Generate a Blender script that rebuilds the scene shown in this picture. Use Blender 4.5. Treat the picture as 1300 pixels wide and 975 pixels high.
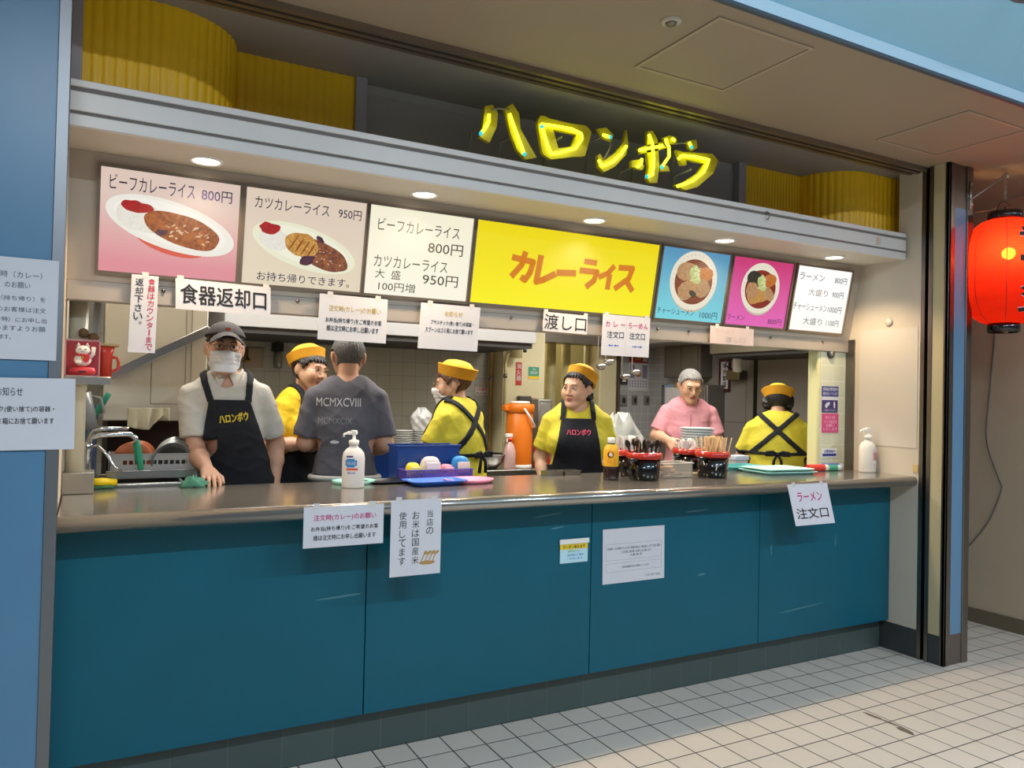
import bpy, bmesh, math, random
import numpy as np
from mathutils import Vector, Matrix, Quaternion
random.seed(7)
PI = math.pi
sc = bpy.context.scene
C = sc.collection
for o in list(bpy.data.objects): bpy.data.objects.remove(o)

# ------------------------------------------------------------------ camera
CAM_LOC = (-4.236, -3.079, 1.466)
YAW, PITCH, ROLL, FPX = -0.49599, 0.01569, 0.02223, 984.87
cam = bpy.data.cameras.new('camera'); camo = bpy.data.objects.new('camera', cam); C.objects.link(camo)
_f = Vector((-math.sin(YAW)*math.cos(PITCH), math.cos(YAW)*math.cos(PITCH), math.sin(PITCH)))
_r0 = Vector((math.cos(YAW), math.sin(YAW), 0)); _u0 = _r0.cross(_f)
_r = math.cos(ROLL)*_r0 + math.sin(ROLL)*_u0; _u = -math.sin(ROLL)*_r0 + math.cos(ROLL)*_u0
camo.matrix_world = Matrix(((_r.x,_u.x,-_f.x,CAM_LOC[0]),(_r.y,_u.y,-_f.y,CAM_LOC[1]),(_r.z,_u.z,-_f.z,CAM_LOC[2]),(0,0,0,1)))
cam.sensor_width = 36; cam.lens = FPX/1300*36; cam.clip_start = 0.05
sc.camera = camo

# ------------------------------------------------------------------ colour management, world, lights
vs = sc.view_settings
vs.view_transform = 'Standard'; vs.look = 'None'; vs.gamma = 1; vs.use_curve_mapping = False
vs.exposure = 0.0
try:
    sc.cycles.use_denoising = True
    sc.cycles.sample_clamp_indirect = 4
    sc.cycles.max_bounces = 8
except Exception: pass
w = bpy.data.worlds.new('world'); sc.world = w; w.use_nodes = True
w.node_tree.nodes['Background'].inputs[0].default_value = (0.62, 0.74, 0.88, 1)
w.node_tree.nodes['Background'].inputs[1].default_value = 0.16

def area(name, loc, size, power, col, rot=(0,0,0), spread=PI):
    l = bpy.data.lights.new(name, 'AREA'); l.shape = 'RECTANGLE'; l.size, l.size_y = size
    l.energy = power; l.color = col; l.spread = spread
    o = bpy.data.objects.new(name, l); C.objects.link(o); o.location = loc; o.rotation_euler = rot
    return o
COOL = (0.88, 0.94, 1.0); NEUT = (1.0, 0.97, 0.91); WARM = (1.0, 0.74, 0.46)
# corridor ceiling lights (in the ceiling of the concourse, behind and above the viewer)
area('corridor_light', (-4.4, -3.4, 3.32), (0.9, 0.10), 72, COOL)
area('corridor_light', (-2.0, -3.4, 3.32), (0.9, 0.10), 52, COOL)
area('corridor_light', (0.4, -3.4, 3.32), (0.9, 0.10), 60, (0.92,0.95,1.0))
area('corridor_light', (-2.0, -6.2, 3.55), (6.0, 0.5), 40, COOL)
area('corridor_light', (1.9, -1.6, 2.9), (0.5, 0.5), 10, (1.0,0.86,0.68))
# added fill lights, out of view, aimed up to brighten the blue vault
area('vault_uplight', (-3.0, -5.2, 2.3), (4.0, 0.3), 45, (0.75,0.88,1.0), (PI,0,0))
area('vault_uplight', (1.0, -5.2, 2.3), (4.0, 0.3), 45, (0.75,0.88,1.0), (PI,0,0))
# kitchen ceiling lights
for kx, ky, kp in ((-3.5, 1.0, 21), (-2.2, 1.0, 25), (-0.75, 1.1, 27)):
    area('kitchen_light', (kx, ky, 2.42), (1.1, 0.25), kp, NEUT)
area('kitchen_light', (-0.4, 3.3, 2.42), (0.4, 0.6), 7, (1.0,0.9,0.7))

# ------------------------------------------------------------------ helpers: colour, materials
def lin(c): return c/12.92 if c <= 0.04045 else ((c+0.055)/1.055)**2.4
def col(h):
    h = h.lstrip('#'); return tuple(lin(int(h[i:i+2],16)/255) for i in (0,2,4)) + (1,)
_M = {}
def mat(name, hexc, rough=0.5, metal=0.0, bump=0.0, bscale=200, var=0.0, vscale=6, emit=0.0, coat=0.0, trans=0.0, alpha=1.0, spec=None, ior=None, stretch=None):
    if name in _M: return _M[name]
    m = bpy.data.materials.new(name); m.use_nodes = True; nt = m.node_tree
    b = nt.nodes['Principled BSDF']
    c = col(hexc)
    b.inputs['Base Color'].default_value = c; b.inputs['Roughness'].default_value = rough; b.inputs['Metallic'].default_value = metal
    if coat: b.inputs['Coat Weight'].default_value = coat; b.inputs['Coat Roughness'].default_value = 0.08
    if trans: b.inputs['Transmission Weight'].default_value = trans
    if alpha < 1: b.inputs['Alpha'].default_value = alpha
    if spec is not None: b.inputs['Specular IOR Level'].default_value = spec
    if ior: b.inputs['IOR'].default_value = ior
    if emit: b.inputs['Emission Color'].default_value = c; b.inputs['Emission Strength'].default_value = emit
    tc = None
    if bump or var:
        tc = nt.nodes.new('ShaderNodeTexCoord'); src = tc.outputs['Object']
        if stretch:
            mp = nt.nodes.new('ShaderNodeMapping'); mp.inputs['Scale'].default_value = stretch
            nt.links.new(src, mp.inputs[0]); src = mp.outputs[0]
    if var:
        n = nt.nodes.new('ShaderNodeTexNoise'); n.inputs['Scale'].default_value = vscale; n.inputs['Detail'].default_value = 5
        nt.links.new(src, n.inputs['Vector'])
        r = nt.nodes.new('ShaderNodeMapRange'); r.inputs['From Min'].default_value = 0.3; r.inputs['From Max'].default_value = 0.7
        r.inputs['To Min'].default_value = 1-var; r.inputs['To Max'].default_value = 1+var
        nt.links.new(n.outputs['Fac'], r.inputs[0])
        h = nt.nodes.new('ShaderNodeHueSaturation'); h.inputs['Color'].default_value = c
        nt.links.new(r.outputs[0], h.inputs['Value']); nt.links.new(h.outputs[0], b.inputs['Base Color'])
        if emit: nt.links.new(h.outputs[0], b.inputs['Emission Color'])
    if bump:
        n = nt.nodes.new('ShaderNodeTexNoise'); n.inputs['Scale'].default_value = bscale; n.inputs['Detail'].default_value = 3
        nt.links.new(src, n.inputs['Vector'])
        bp = nt.nodes.new('ShaderNodeBump'); bp.inputs['Strength'].default_value = bump; bp.inputs['Distance'].default_value = 0.01
        nt.links.new(n.outputs['Fac'], bp.inputs['Height']); nt.links.new(bp.outputs[0], b.inputs['Normal'])
    _M[name] = m; return m

def tile_mat(name, hexa, hexg, size, gap, plane='xy', rough=0.35, off=(0,0), var=0.04, bump=0.4):
    """square ceramic tiles with grout, from world-sized object coordinates"""
    if name in _M: return _M[name]
    m = bpy.data.materials.new(name); m.use_nodes = True; nt = m.node_tree; b = nt.nodes['Principled BSDF']
    tc = nt.nodes.new('ShaderNodeTexCoord'); sp = nt.nodes.new('ShaderNodeSeparateXYZ'); nt.links.new(tc.outputs['Object'], sp.inputs[0])
    fr = []; fl = []
    for k, ax in enumerate(plane):
        a = nt.nodes.new('ShaderNodeMath'); a.operation = 'SUBTRACT'; nt.links.new(sp.outputs['XYZ'.index(ax.upper())], a.inputs[0]); a.inputs[1].default_value = off[k]
        d = nt.nodes.new('ShaderNodeMath'); d.operation = 'DIVIDE'; nt.links.new(a.outputs[0], d.inputs[0]); d.inputs[1].default_value = size if not isinstance(size, tuple) else size[k]
        f = nt.nodes.new('ShaderNodeMath'); f.operation = 'FRACT'; nt.links.new(d.outputs[0], f.inputs[0])
        f2 = nt.nodes.new('ShaderNodeMath'); f2.operation = 'FLOOR'; nt.links.new(d.outputs[0], f2.inputs[0]); fl.append(f2)
        s = nt.nodes.new('ShaderNodeMath'); s.operation = 'SUBTRACT'; s.inputs[1].default_value = 0.5; nt.links.new(f.outputs[0], s.inputs[0])
        ab = nt.nodes.new('ShaderNodeMath'); ab.operation = 'ABSOLUTE'; nt.links.new(s.outputs[0], ab.inputs[0]); fr.append(ab)
    mx = nt.nodes.new('ShaderNodeMath'); mx.operation = 'MAXIMUM'; nt.links.new(fr[0].outputs[0], mx.inputs[0]); nt.links.new(fr[1].outputs[0], mx.inputs[1])
    sz = size if not isinstance(size, tuple) else size[0]
    g = gap/sz/2
    mr = nt.nodes.new('ShaderNodeMapRange'); mr.inputs['From Min'].default_value = 0.5-g*1.25; mr.inputs['From Max'].default_value = 0.5-g*0.75
    nt.links.new(mx.outputs[0], mr.inputs[0])
    cb = nt.nodes.new('ShaderNodeCombineXYZ'); nt.links.new(fl[0].outputs[0], cb.inputs[0]); nt.links.new(fl[1].outputs[0], cb.inputs[1])
    wn = nt.nodes.new('ShaderNodeTexWhiteNoise'); nt.links.new(cb.outputs[0], wn.inputs['Vector'])
    ns = nt.nodes.new('ShaderNodeTexNoise'); ns.inputs['Scale'].default_value = 3.0; ns.inputs['Detail'].default_value = 6; nt.links.new(tc.outputs['Object'], ns.inputs['Vector'])
    av = nt.nodes.new('ShaderNodeMath'); av.operation = 'ADD'; nt.links.new(wn.outputs['Value'], av.inputs[0]); nt.links.new(ns.outputs['Fac'], av.inputs[1])
    vr = nt.nodes.new('ShaderNodeMapRange'); vr.inputs['From Min'].default_value = 0.3; vr.inputs['From Max'].default_value = 1.7
    vr.inputs['To Min'].default_value = 1-var; vr.inputs['To Max'].default_value = 1+var; nt.links.new(av.outputs[0], vr.inputs[0])
    h = nt.nodes.new('ShaderNodeHueSaturation'); h.inputs['Color'].default_value = col(hexa); nt.links.new(vr.outputs[0], h.inputs['Value'])
    mix = nt.nodes.new('ShaderNodeMix'); mix.data_type = 'RGBA'; nt.links.new(mr.outputs[0], mix.inputs[0]); nt.links.new(h.outputs[0], mix.inputs[6]); mix.inputs[7].default_value = col(hexg)
    nt.links.new(mix.outputs[2], b.inputs['Base Color']); b.inputs['Roughness'].default_value = rough
    inv = nt.nodes.new('ShaderNodeMath'); inv.operation = 'SUBTRACT'; inv.inputs[0].default_value = 1; nt.links.new(mr.outputs[0], inv.inputs[1])
    bp = nt.nodes.new('ShaderNodeBump'); bp.inputs['Strength'].default_value = bump; bp.inputs['Distance'].default_value = 0.003
    nt.links.new(inv.outputs[0], bp.inputs['Height']); nt.links.new(bp.outputs[0], b.inputs['Normal'])
    _M[name] = m; return m

def steel(name='stainless', hexc='#b9b7b2', rough=0.28, stretch=(3,3,160), bump=0.03):
    if name in _M: return _M[name]
    return mat(name, hexc, rough, 1.0, bump=bump, bscale=6, stretch=stretch)

# ------------------------------------------------------------------ helpers: mesh builder
class G:
    """collects shapes into one mesh; mi = material index of what is added next"""
    def __init__(s): s.bm = bmesh.new(); s.mi = 0; s.X = None
    def _fin(s, n0, f0, smooth):
        vs_ = s.bm.verts[n0:] if False else [v for v in list(s.bm.verts)[n0:]]
        return vs_
    def add(s, vs_, fs, smooth=False, X=None):
        X = X or s.X
        bv = [s.bm.verts.new(X @ Vector(v) if X else v) for v in vs_]
        out = []
        for f in fs:
            try: fc = s.bm.faces.new([bv[i] for i in f])
            except ValueError: continue
            fc.material_index = s.mi; fc.smooth = smooth; out.append(fc)
        return bv, out
    def box(s, x0, x1, y0, y1, z0, z1, bev=0.0, seg=2, X=None):
        vs_ = [(x,y,z) for x in (x0,x1) for y in (y0,y1) for z in (z0,z1)]
        fs = [(0,1,3,2),(4,6,7,5),(0,4,5,1),(2,3,7,6),(0,2,6,4),(1,5,7,3)]
        bv, fc = s.add(vs_, fs, X=X)
        if bev:
            es = list({e for f in fc for e in f.edges})
            r = bmesh.ops.bevel(s.bm, geom=es, offset=bev, segments=seg, affect='EDGES', profile=0.5)
            for f in r['faces']: f.material_index = s.mi; f.smooth = True
        return s
    def prism(s, poly, frame, t0, t1, bev=0.0):
        """polygon of (u,v) in frame (O,U,V,N), extruded along N from t0 to t1"""
        O,U,V,N = frame
        n = len(poly)
        vs_ = [O+U*u+V*v+N*t1 for u,v in poly] + [O+U*u+V*v+N*t0 for u,v in poly]
        fs = [tuple(range(n)), tuple(range(2*n-1, n-1, -1))] + [(i, n+i, n+(i+1)%n, (i+1)%n) for i in range(n)]
        s.add(vs_, fs); return s
    def disc(s, c, rx, rz, frame, t=0.0, n=40, rot=0.0):
        O,U,V,N = frame; ca, sa = math.cos(rot), math.sin(rot)
        vs_ = []
        for i in range(n):
            a = 2*PI*i/n; x, y = rx*math.cos(a), rz*math.sin(a)
            vs_.append(O+U*(c[0]+x*ca-y*sa)+V*(c[1]+x*sa+y*ca)+N*t)
        s.add(vs_, [tuple(range(n))]); return s
    def blob(s, c, rx, rz, frame, t=0.0, n=36, jag=0.15, seed=1, rot=0.0):
        rd = random.Random(seed); O,U,V,N = frame; ca, sa = math.cos(rot), math.sin(rot)
        ph = [(rd.uniform(0,6.28), rd.uniform(.3,1)/k) for k in range(2,9)]
        vs_ = []
        for i in range(n):
            a = 2*PI*i/n; q = 1+jag*sum(w*math.sin((k+2)*a+p) for k,(p,w) in enumerate(ph))
            x, y = rx*q*math.cos(a), rz*q*math.sin(a)
            vs_.append(O+U*(c[0]+x*ca-y*sa)+V*(c[1]+x*sa+y*ca)+N*t)
        s.add(vs_, [tuple(range(n))]); return s
    def lathe(s, prof, c=(0,0,0), n=32, smooth=True, sx=1.0, sy=1.0, X=None, cap=True):
        """profile of (r,z) turned about z at c"""
        vs_ = []; k = len(prof)
        for r, z in prof:
            for i in range(n):
                a = 2*PI*i/n; vs_.append((c[0]+r*math.cos(a)*sx, c[1]+r*math.sin(a)*sy, c[2]+z))
        fs = [(j*n+i, j*n+(i+1)%n, (j+1)*n+(i+1)%n, (j+1)*n+i) for j in range(k-1) for i in range(n)]
        bv, fc = s.add(vs_, fs, smooth, X)
        if cap:
            for j, rev in ((0,True),(k-1,False)):
                if prof[j][0] > 1e-5:
                    f = [bv[j*n+i] for i in range(n)]
                    if rev: f.reverse()
                    try: ff = s.bm.faces.new(f); ff.material_index = s.mi
                    except ValueError: pass
        return s
    def tube(s, pts, r, n=10, cap=True, closed=False):
        pts = [Vector(p) for p in pts]; k = len(pts)
        rs = r if isinstance(r, (list,tuple)) else [r]*k
        vs_ = []; up = None
        for i, p in enumerate(pts):
            if closed: d = pts[(i+1)%k]-pts[i-1]
            else: d = pts[min(i+1,k-1)]-pts[max(i-1,0)]
            d.normalize()
            if up is None:
                up = d.orthogonal().normalized()
            else:
                up = (up - d*up.dot(d))
                if up.length < 1e-6: up = d.orthogonal()
                up.normalize()
            v = d.cross(up)
            for j in range(n):
                a = 2*PI*j/n; vs_.append(p + (up*math.cos(a)+v*math.sin(a))*rs[i])
        m = k if closed else k-1
        fs = [(i*n+j, i*n+(j+1)%n, ((i+1)%k)*n+(j+1)%n, ((i+1)%k)*n+j) for i in range(m) for j in range(n)]
        bv, fc = s.add(vs_, fs, True)
        if cap and not closed:
            for f in ([bv[j] for j in range(n)][::-1], [bv[(k-1)*n+j] for j in range(n)]):
                try: ff = s.bm.faces.new(f); ff.material_index = s.mi
                except ValueError: pass
        return s
    def cyl(s, p0, p1, r0, r1=None, n=20, cap=True):
        return s.tube([p0, p1], [r0, r0 if r1 is None else r1], n, cap)
    def ball(s, c, r, n=16, m=10, sx=1, sy=1, sz=1, X=None):
        prof = [(max(1e-6, r*math.sin(PI*i/m)), -r*math.cos(PI*i/m)*sz) for i in range(m+1)]
        return s.lathe(prof, c, n, True, sx, sy, X, cap=False)
    def sheet(s, P, nu, nv, th=0.0, smooth=True):
        """grid surface P(u,v) in 0..1, with thickness th along -normal approx (list offset vector)"""
        vs_ = [P(i/nu, j/nv) for j in range(nv+1) for i in range(nu+1)]
        q = nu+1
        fs = [(j*q+i, j*q+i+1, (j+1)*q+i+1, (j+1)*q+i) for j in range(nv) for i in range(nu)]
        s.add(vs_, fs, smooth); return s
    def text(s, string, frame, u0, u1, v0, v1, t=0.0012, bold=0.0, keep=False, shear=0.0, align='c'):
        if bold:
            for k,(a,b) in enumerate(((1,0),(-1,0),(0,1),(0,-1))):
                d = bold*0.5*(v1-v0); s.text(string, frame, u0+a*d, u1+a*d, v0+b*d, v1+b*d, t+0.0001*(k+1), 0, keep, shear, align)
        m = text_mesh(string, 0, shear)
        if m is None: return s
        vs_, fs, (ax,bx,ay,by) = m
        O,U,V,N = frame
        su = (u1-u0)/(bx-ax); sv = (v1-v0)/(by-ay)
        if keep:
            k = min(su, sv); 
            ou = u0 if align == 'l' else ((u0+u1)/2 - k*(bx-ax)/2 if align == 'c' else u1-k*(bx-ax)); ov = (v0+v1)/2 - k*(by-ay)/2
            su = sv = k
        else: ou, ov = u0, v0
        s.add([O+U*(ou+(x-ax)*su)+V*(ov+(y-ay)*sv)+N*t for x,y in vs_], fs); return s
    def vtext(s, string, frame, uc, w_, v1, v0, t=0.0012, bold=0.0):
        """one character under another from v1 down to v0"""
        n = len(string); h = (v1-v0)/n
        for i, ch in enumerate(string):
            if ch == ' ': continue
            a = v1-(i+1)*h+0.08*h; b_ = v1-i*h-0.08*h
            if ch == 'ー':
                s.prism([(uc-w_*.06,a),(uc+w_*.06,a),(uc+w_*.06,b_),(uc-w_*.06,b_)], frame, t-.0004, t); continue
            if ch in '。、': s.text(ch, frame, uc+w_*.1, uc+w_*.35, b_-h*.3, b_, t, bold, keep=True); continue
            s.text(ch, frame, uc-w_/2, uc+w_/2, a, b_, t, bold, keep=True)
        return s
    def build(s, name, mats=None, parent=None, smooth=None, auto=None, world=True, solid=0):
        bmesh.ops.recalc_face_normals(s.bm, faces=s.bm.faces) if solid else None
        me = bpy.data.meshes.new(name); s.bm.to_mesh(me); s.bm.free()
        if mats is not None:
            for m in (mats if isinstance(mats,(list,tuple)) else [mats]): me.materials.append(m)
        if smooth is not None:
            for p in me.polygons: p.use_smooth = smooth
        o = bpy.data.objects.new(name, me); C.objects.link(o)
        if parent is not None:
            if world: me.transform(Matrix.Translation(-wloc(parent)))
            o.parent = parent
        elif world:
            # the origin of a lone mesh goes to the base of its bounding box
            if len(me.vertices):
                n = len(me.vertices); a = np.empty(n*3); me.vertices.foreach_get('co', a); a = a.reshape(-1,3)
                b = Vector(((a[:,0].min()+a[:,0].max())/2, (a[:,1].min()+a[:,1].max())/2, a[:,2].min()))
                if world == 'base': me.transform(Matrix.Translation(-b)); o.location = b
        return o
def wloc(o):
    v = Vector(o.location)
    while o.parent: o = o.parent; v = v + Vector(o.location)
    return v
_T = {}
def text_mesh(string, bold=0.0, shear=0.0):
    key = (string, bold, shear)
    if key not in _T:
        c = bpy.data.curves.new('lettering', 'FONT'); c.body = string; c.size = 1; c.offset = bold; c.shear = shear; c.resolution_u = 3
        o = bpy.data.objects.new('lettering', c); C.objects.link(o)
        dg = bpy.context.evaluated_depsgraph_get()
        m = bpy.data.meshes.new_from_object(o.evaluated_get(dg))
        vs_ = [(v.co.x, v.co.y) for v in m.vertices]; fs = [tuple(p.vertices) for p in m.polygons]
        bpy.data.objects.remove(o); bpy.data.curves.remove(c); bpy.data.meshes.remove(m)
        if not vs_: _T[key] = None
        else:
            xs = [v[0] for v in vs_]; ys = [v[1] for v in vs_]
            _T[key] = (vs_, fs, (min(xs), max(xs), min(ys), max(ys)))
    return _T[key]
def frame(o, u, v):
    u = Vector(u).normalized(); n = u.cross(Vector(v)).normalized(); v = n.cross(u)
    return (Vector(o), u, v, n)
def tag(o, label=None, cat=None, group=None, kind=None):
    if label: o['label'] = label
    if cat: o['category'] = cat
    if group: o['group'] = group
    if kind: o['kind'] = kind
    return o
def thing(name, label, cat, loc=(0,0,0), group=None):
    o = bpy.data.objects.new(name, None); C.objects.link(o); o.location = loc; o.empty_display_size = 0.05
    return tag(o, label, cat, group)
def struct(name, g, mats, label=None, parent=None):
    o = g.build(name, mats, parent)
    if parent is None:
        o['kind'] = 'structure'
        if label: o['label'] = label
    return o
def copy_tree(o, parent=None):
    c = o.copy(); C.objects.link(c)
    if parent is not None: c.parent = parent
    for ch in list(o.children): copy_tree(ch, c)
    return c
# ================================================================== materials
CREAM = mat('cream_paint', '#c9bfae', 0.55, var=0.03, vscale=3)
BEIGE = mat('beige_ceiling_paint', '#9a8a75', 0.6, var=0.02, vscale=2)
GREYC = mat('grey_recess_paint', '#8d8781', 0.6, var=0.04, vscale=3)
BLUE = mat('blue_laminate', '#537f9f', 0.35, var=0.05, vscale=3)
SKYBLUE = mat('sky_blue_ceiling', '#a2deff', 0.5)
PALEBLUE = mat('pale_blue_edge', '#c4e8ff', 0.5)
TEAL = mat('teal_laminate', '#085a6d', 0.36, var=0.05, vscale=2.5, spec=0.3)
SS = steel()
SSD = steel('stainless_dark', '#857e77', 0.34)
SSW = mat('worktop_steel', '#a6a199', 0.16, 0.75, var=0.04, vscale=4)
ALU = mat('header_aluminium', '#d6d2ce', 0.42, 0.1, var=0.03, vscale=5)
GROOVE = mat('groove_shadow_gap', '#756f6b', 0.6)
BLACK = mat('black_gap', '#0b0a0b', 0.6)
BRONZE = mat('bronze_frame', '#8d7e6f', 0.35, 0.75)
WHITE = mat('white_plastic', '#ece9e2', 0.4)
PAPER = mat('white_paper', '#d2d1d6', 0.7, var=0.02, vscale=12)
PAPERW = mat('offwhite_paper', '#d9d2d2', 0.7, var=0.03, vscale=10)
INK = mat('black_ink', '#1a181d', 0.6)
INKP = mat('pink_ink', '#c8327a', 0.6)
INKR = mat('red_ink', '#c0223c', 0.6)
INKB = mat('blue_ink', '#2a5fc0', 0.6)
INKY = mat('faded_yellow_ink', '#cfae3a', 0.6)
KICK = tile_mat('kick_tile', '#465350', '#525c57', (0.2, 0.25), 0.006, 'xz', 0.4, (0.015, -0.04), 0.1, 0.3)
DKICK = mat('dark_base_paint', '#3a3d3e', 0.5, var=0.08, vscale=5)

# ================================================================== the setting
g = G(); g.box(-8, 4, -9, 3.6, -0.1, 0)
FLOOR = tile_mat('floor_tile', '#cfc5b8', '#2a2224', 0.15, 0.0054, 'xy', 0.36, (-0.0375, 0.0), 0.045, 0.5)
floor_o = struct('floor', g, FLOOR)
g = G(); FF0 = frame((0,0,0),(1,0,0),(0,1,0))
for k,(u,v,a,b,r_) in enumerate(((-0.966,-0.675,.045,.013,1.62),(-0.962,-0.76,.045,.010,1.65),(-0.975,-0.845,.05,.018,1.5))): g.blob((u,v),a,b,FF0,0.0006+0.0001*k,40,.35,k+3,r_)
g.build('worn_patch', mat('worn_brown','#6b5d50',0.7), floor_o)
# corridor ceiling: beige band over the shop front, then a raised blue vault over the concourse
g = G(); g.box(-8, 1.3, -1.07, -0.267, 2.85, 2.95); g.box(0.225, 1.3, -0.267, 3, 2.85, 2.95); struct('ceiling', g, BEIGE)
g = G(); g.box(-8, 4, -1.088, -1.07, 2.838, 2.9); struct('trim_1', g, mat('dark_edge', '#3d4a55', 0.5))
g = G(); g.add([(-8,-1.088,2.852),(4,-1.088,2.852),(4,-1.105,2.885),(-8,-1.105,2.885)], [(0,1,2,3)]); g.add([(-8,-1.088,2.87),(4,-1.088,2.87),(4,-1.105,2.885),(-8,-1.105,2.885)], [(0,1,2,3)])
struct('trim_2', g, PALEBLUE)
g = G()
prof = [(-1.105,2.885),(-1.8,3.1),(-2.6,3.45),(-3.2,3.75),(-9,3.75)]
for (ya,za),(yb,zb) in zip(prof, prof[1:]): g.add([(-8,ya,za),(4,ya,za),(4,yb,zb),(-8,yb,zb)], [(3,2,1,0)])
struct('ceiling_vault', g, SKYBLUE)
# round ceiling light at the edge of the blue vault
lt = thing('ceiling_light', 'round recessed light at edge of the blue ceiling', 'ceiling light', (-1.2,-1.5,2.96))
g = G(); g.lathe([(0.075,0.0),(0.085,-0.012),(0.062,-0.014),(0.058,0.0)], (-1.27,-1.52,2.983), 32); g.build('trim_ring', mat('grey_ring','#5c646b',0.4), lt)
g = G(); g.lathe([(0.0,0.004),(0.058,0.0)], (-1.27,-1.52,2.985), 32); g.build('lens', mat('lamp_lens','#f4f1e8',0.3), lt)

# shutter track across the ceiling
g = G()
g.box(-4.35, 0.0, -0.267, -0.245, 2.825, 2.9); g.box(-4.35, 0.0, -0.225, -0.2, 2.825, 2.9); g.box(-4.35, 0.0, -0.175, -0.15, 2.83, 2.9); g.box(-4.35,0,-0.14,-0.132,2.838,2.9)
struct('trim_3', g, BRONZE)
g = G(); g.box(-4.35, 0.0, -0.245, -0.13, 2.885, 2.9); struct('trim_4', g, BLACK)
# recess above the header
g = G(); g.box(-4.35, 0.2, -0.132, 0.5, 2.85, 2.9); struct('ceiling_recess', g, GREYC)
g = G(); g.box(-4.35, 0.25, 0.29, 0.34, 2.3, 2.9); struct('wall_recess', g, mat('grey_panel','#a39c98',0.5))

def corrugated(path, z0, z1, amp=0.006, pitch=0.036):
    """ribbed sheet standing on a plan path"""
    P = [Vector((x,y,0)) for x,y in path]; L = [0]
    for a,b in zip(P,P[1:]): L.append(L[-1]+(b-a).length)
    n = int(L[-1]/pitch)*8; pts = []
    k = 0
    for i in range(n+1):
        s = L[-1]*i/n
        while k < len(L)-2 and s > L[k+1]: k += 1
        t = (s-L[k])/(L[k+1]-L[k]); p = P[k].lerp(P[k+1], t); d = (P[k+1]-P[k]).normalized(); nn = Vector((d.y,-d.x,0))
        ph = (s/pitch) % 1.0
        h = amp*(1-abs(2*ph-1)**2.2)
        pts.append(p+nn*h)
    g = G(); m = len(pts)
    g.add([(p.x,p.y,z0) for p in pts]+[(p.x,p.y,z1) for p in pts], [(i,i+1,m+i+1,m+i) for i in range(m-1)], True)
    q = [(p.x+0.0,p.y+0.012,z0) for p in pts]+[(p.x,p.y+0.012,z1) for p in pts]
    g.add(q, [(i+1,i,m+i,m+i+1) for i in range(m-1)], True)
    return g
YEL = mat('yellow_corrugated', '#f0bc10', 0.42, var=0.03, vscale=8)
arc = [(-4.31,-0.03),(-4.06,-0.03)] + [(-4.06+0.30*math.sin(a), -0.03+0.275*(1-math.cos(a))) for a in [PI/2*i/12 for i in range(1,13)]]
struct('wall_curved_yellow', corrugated(arc, 2.40, 2.86), YEL)
struct('wall_yellow', corrugated([(-3.755,0.245),(-3.255,0.245)], 2.40, 2.86), YEL)
struct('wall_yellow_right', corrugated([(-0.925,0.26),(-0.44,0.26)], 2.40, 2.86, 0.003, 0.024), YEL)
arc = [(-0.44,0.26)] + [(-0.44+0.26*(1-math.cos(a)), 0.26-0.27*math.sin(a)) for a in [PI/2*i/12 for i in range(1,13)]] + [(0.13,-0.01)]
struct('wall_curved_yellow_right', corrugated(arc, 2.40, 2.86, 0.008, 0.04), YEL)
g = G()
g.box(-4.33,-4.296,-0.06,-0.02,2.48,2.85); g.box(-3.255,-3.205,0.225,0.29,2.4,2.85); g.box(-0.98,-0.925,0.235,0.29,2.4,2.85)
struct('trim_5', g, mat('grey_post','#9c969a',0.45))
g = G(); g.box(-3.195,-0.985,0.278,0.29,2.42,2.80); struct('trim_6', g, mat('grey_board','#98918e',0.5))

# header fascia and soffit
g = G()
for z0, z1 in ((2.325,2.366),(2.376,2.442),(2.456,2.481)): g.box(-4.33, -0.015, -0.15, -0.13, z0, z1, 0.003)
g.box(-4.33, -0.012, -0.13, 0.30, 2.470, 2.481); g.box(-4.33,-0.005,-0.135,-0.1,2.335,2.478)
struct('trim_7', g, ALU)
g = G(); g.box(-4.33,-0.012,-0.142,-0.132,2.335,2.47); struct('trim_8', g, GROOVE)
g = G(); g.box(-4.33, 0.0, -0.13, 0.5, 2.33, 2.345); struct('ceiling_soffit', g, CREAM)
# screw hook and small tag on the header
g = G(); g.tube([(-1.16,-0.15,2.452),(-1.16,-0.165,2.452),(-1.16,-0.168,2.43),(-1.16,-0.16,2.415),(-1.16,-0.152,2.42)],0.003,8); g.cyl((-1.16,-0.15,2.455),(-1.16,-0.153,2.455),0.008)
tag(g.build('screw_hook', SSD), 'small dark screw hook on the grey header above the ramen pictures', 'hook')
g = G(); g.box(-0.285,-0.25,-0.1535,-0.15,2.385,2.43,0.001); tag(g.build('switch_plate', mat('beige_plate','#cdb3a6',0.5)), 'tiny beige blank plate on the right end of the grey header', 'plate')

# left pillar
g = G(); g.box(-5.6,-4.352,-0.40,-0.15,0,2.85); struct('pillar_left', g, BLUE)
g = G(); g.box(-4.352,-4.318,-0.404,-0.36,0,2.85,0.002); struct('trim_9', g, steel('edge_steel','#83868a',0.42))
g = G(); g.box(-5.6,-4.33,-0.36,3,0,2.85); struct('wall_left', g, CREAM)
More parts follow.
